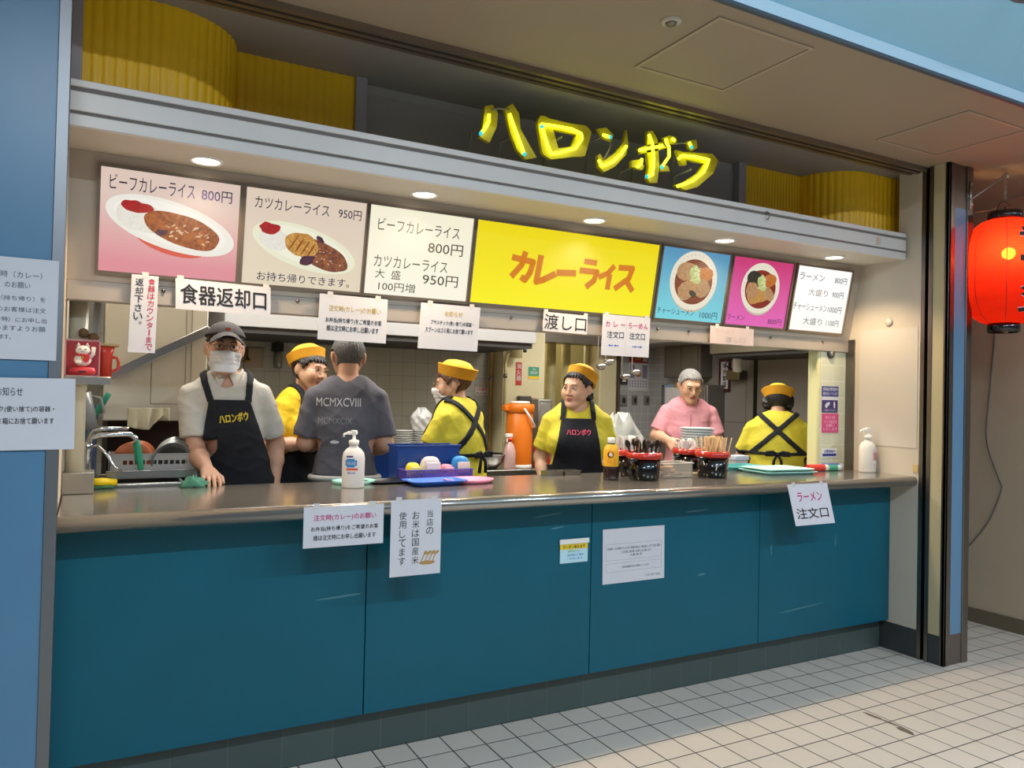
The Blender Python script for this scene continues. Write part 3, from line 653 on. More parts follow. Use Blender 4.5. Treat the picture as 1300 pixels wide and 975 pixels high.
lettering([(INKL,'カツカレーライス',0.07,0.68,0.80,0.92,0.0,'h'),(INKL,'950円',0.76,0.96,0.80,0.905,0.01,'h'),(INKL,'お持ち帰りできます。',0.12,0.90,0.04,0.135,0.01,'h')],F,w_,h_,t,t=0.002)
# 3 price list
t,F,w_,h_ = lightbox('backlit cream price list left of the yellow sign', -3.199,-2.706, lit('cream_panel','#fbf5da','#fffbe6',0.93))
lettering([(INKK,'ビーフカレーライス',0.08,0.87,0.73,0.87,0.0,'h'),(INKK,'800円',0.57,0.92,0.53,0.665,0.005,'h'),(INKK,'カツカレーライス',0.07,0.78,0.315,0.45,0.0,'h'),(INKK,'大',0.09,0.18,0.185,0.29,0.0,'h'),(INKK,'盛',0.24,0.33,0.185,0.29,0.0,'h'),(INKK,'950円',0.545,0.90,0.155,0.285,0.005,'h'),(INKK,'100円増',0.13,0.48,0.045,0.15,0.0,'h')],F,w_,h_,t,t=0.002)
# 4 yellow sign
t,F,w_,h_ = lightbox('wide glowing yellow sign with orange katakana lettering', -2.686,-1.618, lit('yellow_print','#f2dc10','#fff312',0.95))
g = G(); O,U,V,N = F
def stroke(pts, wd):
    """hand-painted stroke: polyline with round-ish joints, widths in metres"""
    for (a,b) in zip(pts,pts[1:]):
        d = Vector((b[0]-a[0],b[1]-a[1])); d.normalize(); n = Vector((-d.y,d.x))*wd/2; e = d*wd*0.12
        A = Vector(a)-e; B = Vector(b)+e
        g.prism([tuple(A-n),tuple(B-n),tuple(B+n),tuple(A+n)], F, 0.0005, 0.002)
    for p in pts[1:-1]: g.disc(p, wd/2, wd/2, F, 0.002, 16)
def ST(pts, wd=0.030): stroke([(u*w_, v*h_) for u,v in pts], wd)
ST([(0.19,0.60),(0.298,0.57),(0.287,0.43),(0.265,0.335),(0.245,0.365)]); ST([(0.252,0.68),(0.240,0.52),(0.195,0.365)])
ST([(0.335,0.66),(0.325,0.33),(0.36,0.36),(0.42,0.45)],0.032)
ST([(0.43,0.47),(0.53,0.49)],0.032)
ST([(0.575,0.66),(0.64,0.655)],0.028); ST([(0.555,0.535),(0.65,0.535),(0.638,0.42),(0.60,0.33)],0.030)
ST([(0.745,0.64),(0.715,0.54),(0.665,0.475)],0.028); ST([(0.725,0.52),(0.722,0.33)],0.030)
ST([(0.775,0.63),(0.855,0.64),(0.84,0.50),(0.765,0.345)],0.030); ST([(0.825,0.47),(0.87,0.34)],0.030)
g.build('lettering', lit('orange_print','#e2841c',None,0.85), t)
# 5, 6 ramen pictures
def ramen(label, x0, x1, face, cu, cv, r, meats, name, price, redd):
    t,F,w_,h_ = lightbox(label, x0, x1, face)
    g = G(); cu *= w_; cv *= h_
    lay(g,0,(cu,cv-0.010),r*0.96,r*0.98,F,0.0006); lay(g,1,(cu,cv),r,r*0.97,F,0.0010); lay(g,2,(cu,cv-0.006),r*0.80,r*0.74,F,0.0013)
    lay(g,3,(cu-0.01,cv-0.045),r*0.55,r*0.30,F,0.0015,0.2,0.2,3)
    for k,(a,b,sx,sy_,m) in enumerate(meats): lay(g,m,(cu+a*r,cv+b*r),sx*r,sy_*r,F,0.0017+0.0001*k,0.3*k,0.08,k+2)
    lay(g,6,(cu+0.02*r,cv+0.20*r),0.22*r,0.30*r,F,0.0026,0.3,0.28,5)
    rd = random.Random(2)
    for k in range(18): lay(g,7,(cu+rd.uniform(-.15,.2)*r,cv+rd.uniform(0,.45)*r),rd.uniform(.03,.07)*r,.02*r,F,0.0027,rd.uniform(0,3),0.2,k,10)
    for k in range(34):
        a = 2*PI*k/34; g.mi = 8; p = (cu+r*0.885*math.cos(a), cv+r*0.855*math.sin(a)-0.002)
        if math.sin(a) > -0.3: g.disc(p, 0.0028, 0.002, F, 0.0012, 6)
    g.build('food_picture', [lit('bowl_side','#d9d1b4',None,0.75), lit('bowl_white','#f1e9d4',None,0.88), lit('soup_'+redd,redd,'#7c2a14',0.7,0.6,50), lit('noodle_print','#e0b060','#b9782c',0.8,0.6,120), lit('pork_print','#d7ad7c','#a9764a',0.8,0.6,70), lit('seaweed_print','#2b2b20','#4a4234',0.6,0.6,60), lit('leek_print','#9db552','#dbe2a0',0.85,0.6,140), lit('leek_ring','#e4ecb8',None,0.85), lit('bowl_rim_mark','#a79a7c',None,0.7), lit('bamboo_print','#b5591c','#e08a3a',0.8,0.6,90)], t)
    lettering([(INKL,name,*price[0],0.0,'h'),(INKL,price[1],*price[2],0.0,'h')],F,w_,h_,t,t=0.002)
ramen('backlit blue picture of a noodle bowl with sliced pork', -1.590,-1.114, lit('blue_print','#5f9fc6','#7fe0ec',0.85,lo=0.05,hi=0.95), 0.50,0.57,0.166,
  [(-0.35,0.28,0.42,0.30,4),(0.42,0.22,0.36,0.26,9),(-0.28,-0.35,0.34,0.30,4),(0.40,-0.22,0.33,0.30,4),(0.02,-0.42,0.10,0.16,5)], 'チャーシューメン', ((0.03,0.57,0.065,0.155),'1000円',(0.66,0.93,0.045,0.145)), '#9a4a1e')
ramen('backlit magenta picture of a noodle bowl', -1.085,-0.613, lit('magenta_print','#d8407e','#f06ac0',0.85,lo=0.05,hi=0.95), 0.50,0.575,0.150,
  [(-0.42,0.38,0.36,0.26,5),(0.40,0.32,0.36,0.26,9),(-0.42,-0.12,0.30,0.34,4),(0.46,-0.18,0.22,0.34,4)], 'ラーメン', ((0.03,0.31,0.07,0.15),'800円',(0.71,0.94,0.045,0.135)), '#b02a18')
# 7 ramen price list
t,F,w_,h_ = lightbox('backlit white price list at the right end', -0.573,-0.101, lit('white_panel','#ffffff','#fdfdf6',0.98))
INKG = mat('faded_sign_ink','#3f3c47',0.5)
lettering([(INKG,'ラーメン',0.05,0.50,0.79,0.90,0.005,'h'),(INKG,'800円',0.70,0.93,0.79,0.89,0.0,'h'),(INKG,'大盛り',0.25,0.61,0.56,0.67,0.0,'h'),(INKG,'900円',0.69,0.91,0.56,0.66,0.0,'h'),(INKG,'チャーシューメン',0.02,0.64,0.315,0.43,0.0,'h'),(INKG,'1000円',0.66,0.92,0.315,0.42,0.0,'h'),(INKG,'大盛り',0.24,0.59,0.10,0.21,0.0,'h'),(INKG,'1100円',0.67,0.91,0.10,0.20,0.0,'h')],F,w_,h_,t,t=0.002)
# downlights in the soffit
LENS = mat('downlight_lens','#fff4dc',0.4,emit=9)
dls = None
for k,(x,lab) in enumerate(((-3.88,'beef curry picture'),(-2.998,'cream price list'),(-2.115,'yellow sign'),(-1.269,'blue ramen picture'),(-0.405,'white price list'))):
    t = thing('downlight', 'glowing recessed downlight in the soffit above the '+lab, 'downlight', (x,0.04,2.322), 'downlights along the soffit')
    g = G(); g.lathe([(0.062,0.008),(0.060,0.001),(0.050,0.0),(0.047,0.006)],(x,0.04,2.322),32,cap=False); g.build('trim_ring', WHITE, t)
    g = G(); g.lathe([(0.0,0.0),(0.048,0.001)],(x,0.04,2.3265),32,cap=False); g.build('lens', LENS, t)
    l = bpy.data.lights.new('downlight_lamp','SPOT'); l.energy = 37; l.color = WARM; l.spot_size = 2.3; l.spot_blend = 0.6; l.shadow_soft_size = 0.045
    o = bpy.data.objects.new('downlight_lamp', l); C.objects.link(o); o.location = (x,0.04,2.315)
# ------------------------------------------------------------------ neon shop name
NEON = [
 ([[(-2.768, 2.675), (-2.769, 2.642), (-2.787, 2.607), (-2.806, 2.584)], [(-2.669, 2.696), (-2.653, 2.66), (-2.628, 2.608), (-2.591, 2.532)]],
  [[(-2.779, 2.713), (-2.743, 2.726), (-2.717, 2.697), (-2.72, 2.636), (-2.754, 2.56), (-2.801, 2.575), (-2.789, 2.623), (-2.783, 2.68)], [(-2.684, 2.722), (-2.646, 2.751), (-2.611, 2.713), (-2.604, 2.648), (-2.554, 2.581), (-2.518, 2.535), (-2.574, 2.516), (-2.618, 2.551), (-2.652, 2.616), (-2.669, 2.674)]]),
 ([[(-2.508, 2.679), (-2.461, 2.684), (-2.349, 2.688), (-2.296, 2.676), (-2.29, 2.655), (-2.324, 2.605), (-2.403, 2.572), (-2.453, 2.556), (-2.476, 2.598), (-2.505, 2.669)]],
  [[(-2.519, 2.693), (-2.498, 2.733), (-2.458, 2.721), (-2.333, 2.72), (-2.258, 2.727), (-2.225, 2.703), (-2.26, 2.583), (-2.324, 2.57), (-2.443, 2.538), (-2.488, 2.555)]]),
 ([[(-2.173, 2.693), (-2.134, 2.69)], [(-2.038, 2.664), (-2.068, 2.621), (-2.116, 2.576), (-2.175, 2.546), (-2.196, 2.572)]],
  [[(-2.192, 2.724), (-2.144, 2.738), (-2.101, 2.711), (-2.112, 2.68), (-2.155, 2.686)], [(-2.189, 2.6), (-2.175, 2.609), (-2.152, 2.581), (-2.093, 2.626), (-2.044, 2.685), (-2.027, 2.749), (-2.013, 2.681), (-2.024, 2.633), (-2.091, 2.561), (-2.151, 2.526), (-2.182, 2.546)]]),
 ([[(-1.907, 2.744), (-1.884, 2.701), (-1.874, 2.631), (-1.88, 2.552), (-1.915, 2.537)], [(-1.962, 2.657), (-1.905, 2.677), (-1.821, 2.702)], [(-1.946, 2.619), (-1.95, 2.593), (-1.973, 2.574)], [(-1.802, 2.742), (-1.795, 2.719), (-1.782, 2.704), (-1.78, 2.657), (-1.825, 2.597)], [(-1.763, 2.749), (-1.745, 2.741)]],
  [[(-1.9, 2.765), (-1.868, 2.773), (-1.841, 2.737), (-1.833, 2.686), (-1.825, 2.604), (-1.836, 2.524), (-1.881, 2.517), (-1.901, 2.54), (-1.89, 2.593), (-1.905, 2.674)], [(-1.95, 2.676), (-1.912, 2.693), (-1.814, 2.726), (-1.781, 2.705), (-1.84, 2.68), (-1.917, 2.656), (-1.94, 2.649)], [(-1.992, 2.607), (-1.948, 2.62), (-1.916, 2.594), (-1.928, 2.572), (-1.992, 2.577)], [(-1.818, 2.615), (-1.772, 2.617), (-1.758, 2.593), (-1.818, 2.584)], [(-1.802, 2.754), (-1.762, 2.77), (-1.722, 2.768), (-1.713, 2.738), (-1.748, 2.73), (-1.795, 2.729)]]),
 ([[(-1.655, 2.75), (-1.64, 2.728)], [(-1.72, 2.656), (-1.7, 2.675), (-1.619, 2.684), (-1.521, 2.684), (-1.554, 2.619), (-1.629, 2.56), (-1.724, 2.519)]],
  [[(-1.647, 2.763), (-1.592, 2.779), (-1.584, 2.739), (-1.618, 2.717), (-1.639, 2.73)], [(-1.72, 2.705), (-1.679, 2.702), (-1.484, 2.726), (-1.443, 2.698), (-1.475, 2.627), (-1.579, 2.541), (-1.654, 2.514), (-1.73, 2.529), (-1.676, 2.548), (-1.581, 2.611), (-1.54, 2.666), (-1.658, 2.668), (-1.651, 2.642), (-1.685, 2.635)]]),
]
HOLE = [(-2.435, 2.675), (-2.309, 2.675), (-2.337, 2.614), (-2.405, 2.595)]
WIRE = [[(-2.753, 2.699), (-2.717, 2.712), (-2.67, 2.716)], [(-2.115, 2.682), (-2.132, 2.639), (-2.166, 2.579)], [(-1.738, 2.728), (-1.698, 2.741), (-1.657, 2.745)]]

ns = thing('neon_sign', 'yellow neon katakana shop name standing on the header', 'neon sign', (-2.1,-0.09,2.481))
NB = mat('neon_backing','#cdb81c',0.5,0.0,var=0.10,vscale=20,bump=0.2,bscale=60)
NT = mat('neon_glow','#eeff30',0.3,emit=3.2); NW = mat('wire_grey','#8d8a84',0.4,0.6); NE = mat('electrode_cyan','#2fc6d8',0.3,emit=0.9); NR = mat('neon_leg','#8f8c86',0.45,0.6)
F0 = frame((0,-0.088,0),(1,0,0),(0,0,1))
for k,(tubes,backs) in enumerate(NEON):
    g = G(); bm_ = None
    for b_ in backs:
        if k == 1:
            # frame-shaped letter: outer outline and inner hole bridged
            o_, h_ = b_, HOLE
            oi = [min(range(len(o_)), key=lambda i: (o_[i][0]-p[0])**2+(o_[i][1]-p[1])**2) for p in h_]
            n1, n2 = len(o_), len(h_); rim = []
            # walk both loops around the hole's centre by angle
            cx = sum(p[0] for p in h_)/n2; cz = sum(p[1] for p in h_)/n2
            def at_angle(loop, a):
                best = None
                for (p,q) in zip(loop, loop[1:]+loop[:1]):
                    d = (math.cos(a), math.sin(a)); e = (q[0]-p[0], q[1]-p[1]); den = d[0]*e[1]-d[1]*e[0]
                    if abs(den) < 1e-9: continue
                    w0 = (p[0]-cx, p[1]-cz); tt = (w0[0]*e[1]-w0[1]*e[0])/den; s = (w0[0]*d[1]-w0[1]*d[0])/den
                    if tt > 0 and -1e-6 <= s <= 1+1e-6 and (best is None or tt > best): best = tt
                return (cx+best*math.cos(a), cz+best*math.sin(a))
            m = 64; OL = [at_angle(o_, 2*PI*i/m) for i in range(m)]; HL = [at_angle(h_, 2*PI*i/m) for i in range(m)]
            for i in range(m):
                j = (i+1) % m; g.prism([OL[i],OL[j],HL[j],HL[i]], F0, -0.02, 0.0)
        else: g.prism(b_, F0, -0.02, 0.0)
    lt = g.build('neon_letter', NB, ns)
    g = G()
    for p in tubes:
        pts = [(x,-0.105,z) for x,z in p]
        if k == 1: pts.append(pts[0])
        # densify for smooth bends
        q = []
        for a,b in zip(pts,pts[1:]): q += [tuple(a[i]+(b[i]-a[i])*s/4 for i in range(3)) for s in range(4)]
        q.append(pts[-1]); g.tube(q, 0.0075, 8)
    g.build('neon_tube', NT, lt)
    g = G()
    for p in tubes:
        (x,z),(x2,z2) = p[0],p[-1]
        for (ex,ez) in ([(x2,z2)] if (k in (0,) or p is tubes[0] or (k == 3 and len(p) > 3 and p is not tubes[0])) else []): g.ball((ex,-0.107,ez),0.0095,10,6)
    g.build('electrode', NE, lt)
    g = G()
    zmin = min(z for p in backs for _,z in p)
    for p in backs:
        x = sum(q[0] for q in p)/len(p); z = sum(q[1] for q in p)/len(p)
        g.tube([(x,-0.075,z),(x-0.03,0.02,z-0.02),(x-0.03,0.05,2.481)],0.006,8)
    g.build('support_bracket', NR, lt)
for wv in WIRE:
    g = G(); g.tube([(x,-0.10,z) for x,z in wv],0.0045,8); g.build('cable', NW, ns)
# ------------------------------------------------------------------ paper lantern
lx, ly, lz = 0.37, -0.50, 1.93
ln = thing('paper_lantern', 'big glowing red paper lantern hanging in front of the right pillar', 'lantern', (lx,ly,1.896))
m = bpy.data.materials.new('lantern_paper'); m.use_nodes = True; nt = m.node_tree; nt.nodes.clear()
o_ = nt.nodes.new('ShaderNodeOutputMaterial'); tl_ = nt.nodes.new('ShaderNodeBsdfTranslucent'); tl_.inputs[0].default_value = (0.95,0.045,0.02,1)
rf = nt.nodes.new('ShaderNodeBsdfRefraction'); rf.inputs['Color'].default_value = (1.0,0.30,0.04,1); rf.inputs['Roughness'].default_value = 0.40; rf.inputs['IOR'].default_value = 1.0
df = nt.nodes.new('ShaderNodeBsdfDiffuse'); df.inputs[0].default_value = col('#c8281c')
m1 = nt.nodes.new('ShaderNodeMixShader'); m1.inputs[0].default_value = 0.25; m2 = nt.nodes.new('ShaderNodeMixShader'); m2.inputs[0].default_value = 0.055
nt.links.new(tl_.outputs[0], m1.inputs[1]); nt.links.new(df.outputs[0], m1.inputs[2]); nt.links.new(m1.outputs[0], m2.inputs[1]); nt.links.new(rf.outputs[0], m2.inputs[2]); nt.links.new(m2.outputs[0], o_.inputs[0])
Z0, Z1 = 1.945, 2.545
def lr(z):
    t = (z-Z0)/(Z1-Z0); u = 2*t-1
    return 0.075+0.135*(max(0.0,1-abs(u)**3.2))**0.55
g = G(); prof = []; nr = 46
for i in range(nr+1):
    for s in (0,1,2):
        if i == nr and s: break
        z = Z0+(Z1-Z0)*(i+s/3)/nr; prof.append((lr(z)+(0.0022 if s == 0 else -0.0006), z-1.9))
g.lathe(prof, (lx,ly,1.9), 64, cap=False); g.build('paper_shade', m, ln)
LB = mat('lantern_black','#120f10',0.12,coat=0.6)
for a,b,r_ in ((Z1-0.006,Z1+0.045,0.088),(Z0-0.05,Z0+0.006,0.082)):
    g = G(); g.lathe([(r_-0.008,a),(r_,a),(r_+0.002,(a+b)/2),(r_,b),(r_-0.008,b),(r_-0.008,a)],(lx,ly,0),48,cap=False); g.build('rim_ring', LB, ln)
g = G(); g.tube([(lx+0.082*math.cos(a)*1.0, ly, Z1+0.03+0.075*math.sin(a)) for a in [PI*i/16 for i in range(17)]],0.004,8); g.build('handle', mat('bronze_wire','#5c4433',0.35,0.8), ln)
# seams on the shade and the painted characters facing the walkway
g = G()
for a in (-2.58,-3.37,-1.8,-1.0,0.3,1.6): g.tube([(lx+(lr(z)+.0015)*math.cos(a),ly+(lr(z)+.0015)*math.sin(a),z) for z in [Z0+0.005+(Z1-Z0-0.01)*i/30 for i in range(31)]],0.0018,6)
g.build('seam', mat('lantern_seam','#8a1410',0.6), ln)
def lantern_text(strings, a0, pad, mname, hexc):
    g = G()
    for ch, z_c, hh in strings:
        vs_, fs, (ax,bx,ay,by) = text_mesh(ch, pad*1.0)
        k = 0.17/ (bx-ax); kv = hh/(by-ay); out = []
        bm2 = bmesh.new(); bv = [bm2.verts.new((x,y,0)) for x,y in vs_]
        for f in fs:
            try: bm2.faces.new([bv[i] for i in f])
            except ValueError: pass
        bmesh.ops.subdivide_edges(bm2, edges=[e for e in bm2.edges if e.calc_length() > 0.12], cuts=4, use_grid_fill=False)
        bmesh.ops.triangulate(bm2, faces=bm2.faces)
        bm2.verts.ensure_lookup_table(); bm2.verts.index_update()
        for v in bm2.verts:
            z = z_c+(v.co.y-(ay+by)/2)*kv; r = lr(z)+(0.0036 if pad < .05 else 0.0028); a = a0+((v.co.x-(ax+bx)/2)*k)/0.205
            out.append((lx+r*math.cos(a), ly+r*math.sin(a), z))
        g.add(out, [tuple(v.index for v in f.verts) for f in bm2.faces]); bm2.free()
    g.build('lettering', mat(mname, hexc, 0.6), ln)
chars = [('ラ',2.41,0.12),('ー',2.29,0.035),('メ',2.17,0.12),('ン',2.05,0.11)]
lantern_text(chars, -1.86, 0.075, 'lantern_outline', '#e7a0a8'); lantern_text(chars, -1.86, 0.035, 'lantern_ink', '#150d12')
g = G(); g.ball((lx-0.07,ly-0.06,2.335),0.034,16,10); g.build('bulb', mat('bulb_glow','#ffd890',0.3,emit=95), ln)
g = G(); g.tube([(lx-0.07,ly-0.06,2.37),(lx-0.06,ly-0.05,2.45),(lx,ly,2.56),(lx,ly,2.62)],0.004,6); g.build('flex', BLACK, ln)
# bracket, hook and chain that carry the lantern
br = thing('lantern_bracket', 'thin metal arm and chain on the pillar that carries the red lantern', 'bracket', (0.21,-0.41,2.62))
g = G(); g.tube([(0.197,-0.405,2.66),(0.21,-0.43,2.68),(lx-0.03,ly,2.79),(lx,ly,2.815),(lx+0.02,ly,2.81),(lx+0.02,ly,2.79)],0.006,8); g.build('arm', SS, br)
g = G(); g.tube([(0.192,-0.404,2.76),(0.192,-0.406,2.60)],0.006,8); g.cyl((0.2,-0.402,2.75),(0.2,-0.412,2.75),0.012); g.cyl((0.2,-0.402,2.63),(0.2,-0.412,2.63),0.010); g.build('wall_plate', SS, br)
for k in range(9):
    z = 2.80-0.016*k; a = k % 2
    g = G(); g.tube([(lx+0.006*math.cos(q)*(1 if a else .2), ly+0.006*math.cos(q)*(.2 if a else 1), z+0.011*math.sin(q)) for q in [2*PI*i/10 for i in range(10)]],0.0016,5,closed=True); g.build('chain_link', SS, br)
g = G(); g.tube([(0.215,-0.42,2.585),(0.30,-0.47,2.60),(lx,ly,2.65)],0.0022,6); g.build('stay_wire', mat('copper_wire','#b98f62',0.4,0.8), br)
# conduit and cable on the passage wall
g = G(); g.box(0.215,0.235,-0.36,-0.33,2.25,2.6,0.003); tag(g.build('cable_duct', WHITE), 'short white cable duct on the edge of the right pillar', 'duct')
g = G(); pts = [(1.083,-0.06,2.3),(1.083,-0.05,2.0),(1.083,-0.02,1.60),(1.083,0.0,1.25),(1.083,-0.08,1.0),(1.083,-0.1,0.92),(1.083,-0.03,0.72),(1.083,0.08,0.55),(1.083,0.2,0.42)]
q = []
for i in range(len(pts)-1):
    p0,p1,p2,p3 = [Vector(pts[max(0,min(len(pts)-1,i+d))]) for d in (-1,0,1,2)]
    for s in range(6):
        t_ = s/6; q.append(0.5*((2*p1)+(-p0+p2)*t_+(2*p0-5*p1+4*p2-p3)*t_**2+(-p0+3*p1-3*p2+p3)*t_**3))
g.tube(q,0.005,6); tag(g.build('loose_cable', mat('grey_cable','#77706a',0.5)), 'loose grey cable trailing down the passage wall', 'cable')
# recessed access hatches and sprinkler in the beige ceiling
for lab,(x0,x1,y0,y1) in (('square access hatch in the beige ceiling left of the red lantern\'s hatch',(-2.275,-1.812,-0.973,-0.502)),('square access hatch in the beige ceiling in front of the lantern',(-0.657,-0.186,-0.899,-0.438))):
    t = thing('access_hatch', lab, 'hatch', ((x0+x1)/2,(y0+y1)/2,2.846))
    g = G(); b = 0.014
    for (a,b_,c,d) in ((x0-b,x1+b,y0-b,y0),(x0-b,x1+b,y1,y1+b),(x0-b,x0,y0,y1),(x1,x1+b,y0,y1)): g.box(a,b_,c,d,2.844,2.851)
    g.build('frame', mat('hatch_rim','#a89680',0.5), t)
    g = G(); g.box(x0+.003,x1-.003,y0+.003,y1-.003,2.847,2.851); g.build('lid', BEIGE, t)
t = thing('sprinkler', 'small round ceiling sprinkler beside the access hatch', 'sprinkler', (-2.41,-0.865,2.84))
g = G(); g.lathe([(0.04,0.0),(0.04,-0.004),(0.024,-0.010),(0.02,-0.002)],(-2.41,-0.865,2.85),24,cap=False); g.build('escutcheon', mat('sprinkler_rim','#bdb4a4',0.4), t)
g = G(); g.lathe([(0.02,-0.003),(0.018,-0.014),(0.0,-0.016)],(-2.41,-0.865,2.85),20); g.build('head', SSD, t)
# ================================================================== things on the counter
CT = 1.0505
def XF(x,y,z,rz=0.0): return Matrix.Translation((x,y,z))@Matrix.Rotation(rz,4,'Z')
def pump_bottle(label, x, y, z, rz, s, bodymat, prints, cat='bottle'):
    t = thing('hand_sanitizer_bottle', label, cat, (x,y,z)); X = XF(x,y,z,rz)
    g = G(); pr = [(0.0,0),(0.044,0),(0.048,0.006),(0.048,0.125),(0.044,0.148),(0.03,0.165),(0.019,0.172),(0.018,0.184)]
    g.lathe([(r*s,h*s) for r,h in pr],(0,0,0),32,True,1.0,0.72,X); g.build('body', bodymat, t)
    g = G(); g.lathe([(0.021*s,0.182*s),(0.022*s,0.2*s),(0.012*s,0.203*s),(0.008*s,0.205*s),(0.006*s,0.225*s)],(0,0,0),20,True,1,1,X)
    hd = g.build('pump_collar', WHITE, t)
    g = G(); g.box(-0.03*s,0.014*s,-0.009*s,0.009*s,0.224*s,0.238*s,0.004*s,2,X); g.tube([X@Vector((-0.028*s,0,0.23*s)),X@Vector((-0.042*s,0,0.226*s)),X@Vector((-0.045*s,0,0.214*s))],0.005*s,8); g.cyl(X@Vector((0,0,0.236*s)),X@Vector((0,0,0.243*s)),0.013*s)
    g.build('pump_nozzle', WHITE, t)
    # printed label wrapped on the front of the oval body
    byname = {}
    for m,u0,u1,v0,v1,txt in prints: byname.setdefault((m.name, bool(txt)), []).append((m,u0,u1,v0,v1,txt))
    for key, l in byname.items():
        g = G()
        for m,u0,u1,v0,v1,txt in l:
            def P(u,v,r_=0.0488):
                a = -PI/2+u; return X@Vector(((r_*s+.0006)*math.cos(a), (r_*s+.0006)*math.sin(a)*0.72, v*s))
            if txt:
                m_ = text_mesh(txt)
                if m_:
                    vs_,fs,(ax,bx,ay,by) = m_
                    g.add([P(u0+(a-ax)/(bx-ax)*(u1-u0), v0+(b-ay)/(by-ay)*(v1-v0), 0.0494) for a,b in vs_], fs)
            else: g.sheet(lambda a,b: P(u0+a*(u1-u0), v0+b*(v1-v0)), 8, 2)
        g.build('label_print' if not key[1] else 'lettering', l[0][0], t)
    return t
MILK = mat('milky_plastic','#e9e6e4',0.3,trans=0.15)
pump_bottle('white pump bottle of hand sanitizer on the counter before the grey shirted man', -3.219,0.245,CT,-0.5,1.03,MILK,
  [(mat('label_blue','#2f7fc0',0.4),-0.6,0.45,0.095,0.118,None),(mat('label_blue','#2f7fc0',0.4),-0.45,0.25,0.088,0.124,None),(mat('navy_ink','#2e3a86',0.5),-0.5,0.1,0.130,0.137,None),(mat('label_red','#d4503c',0.4),-0.5,0.55,0.076,0.084,None),(PAPER,-0.5,0.35,0.098,0.112,'手指消毒'),(INKB,-0.4,0.3,0.060,0.068,'薬用')])
pump_bottle('pale pump bottle of sanitizer with a red label strip by the right end wall', -0.062,0.055,CT,-0.3,1.12,mat('pale_plastic','#e6ded0',0.35),
  [(mat('label_white','#e8e2e6',0.4),0.2,0.95,0.02,0.135,None),(mat('label_red2','#c8425a',0.4),0.22,0.93,0.066,0.110,None),(INK,0.28,0.88,0.114,0.122,'アルコール'),(INKR,0.3,0.6,0.036,0.048,'消'),(INK,0.3,0.9,0.024,0.029,'手指用')])
def dish(name,label,cat,x,y,z,prof,m,n=40,sx=1,sy=1,rz=0,group=None):
    t = G(); t.lathe(prof,(0,0,0),n,True,sx,sy,XF(0,0,0,rz)); o = t.build(name,m); o.location = (x,y,z); return tag(o,label,cat,group)
MINT = mat('mint_plastic','#8fd0c0',0.4); MINT2 = mat('mint_tray','#8fcac8',0.35)
dish('coin_tray','round mint green dish beneath the hand sanitizer bottle','dish',-3.17,0.395,CT,[(0.0,0.004),(0.085,0.004),(0.095,0.016),(0.1,0.016),(0.09,0.0),(0.0,0.0)],MINT,40,1.0,0.8)
def tray(name,label,cat,x,y,z,L,W,h,flare,m,rz=0,group=None,r=0.03,rim=0.012):
    """rounded rectangular tray with flared walls and a rim"""
    def rr(l,w,rad,n=6):
        out=[]
        for cx,cy,a0 in ((l-rad,w-rad,0),(-l+rad,w-rad,PI/2),(-l+rad,-w+rad,PI),(l-rad,-w+rad,1.5*PI)):
            for i in range(n+1): a=a0+PI/2*i/n; out.append((cx+rad*math.cos(a),cy+rad*math.sin(a)))
        return out
    L/=2; W/=2
    rings=[(L-flare,W-flare,r*.8,0.0),(L-flare*.2,W-flare*.2,r,h),(L+rim,W+rim,r+rim,h),(L+rim,W+rim,r+rim,h-0.003),(L,W,r,h-0.004)]
    inner=[(L-flare*.2-.003,W-flare*.2-.003,r,h),(L-flare-.003,W-flare-.003,r*.8,0.004)]
    seq=[(L-flare,W-flare,r*.8,0.0),(L-.001,W-.001,r,h-0.004),(L+rim,W+rim,r+rim,h-0.003),(L+rim,W+rim,r+rim,h)]+inner
    g=G(); vs_=[]; n=28
    for l,w_,rad,z_ in seq: vs_+= [(a,b,z_) for a,b in rr(l,w_,rad)]
    k=len(seq)
    g.add(vs_,[(j*n+i,j*n+(i+1)%n,(j+1)*n+(i+1)%n,(j+1)*n+i) for j in range(k-1) for i in range(n)]+[tuple(range(n))[::-1],tuple(range((k-1)*n,k*n))],False,XF(0,0,0,rz))
    o=g.build(name,m); o.location=(x,y,z); return tag(o,label,cat,group)
tray('serving_tray','flat black serving tray on the counter behind the blue tray','tray',-2.97,0.40,CT,0.26,0.16,0.010,0.01,mat('black_tray','#1c1c1f',0.3),0.1)
tray('serving_tray','bright blue rectangular tray on the counter edge beside the pink tray','tray',-2.835,0.235,CT,0.26,0.15,0.024,0.028,mat('blue_plastic','#3f74d6',0.3),0.08)
dish('round_tray','pink oval tray on the counter right of the blue tray','tray',-2.645,0.27,CT,[(0.0,0.004),(0.075,0.004),(0.098,0.018),(0.108,0.020),(0.110,0.017),(0.085,0.0),(0.0,0.0)],mat('pink_plastic','#ee8fae',0.3),48,1.12,0.9)
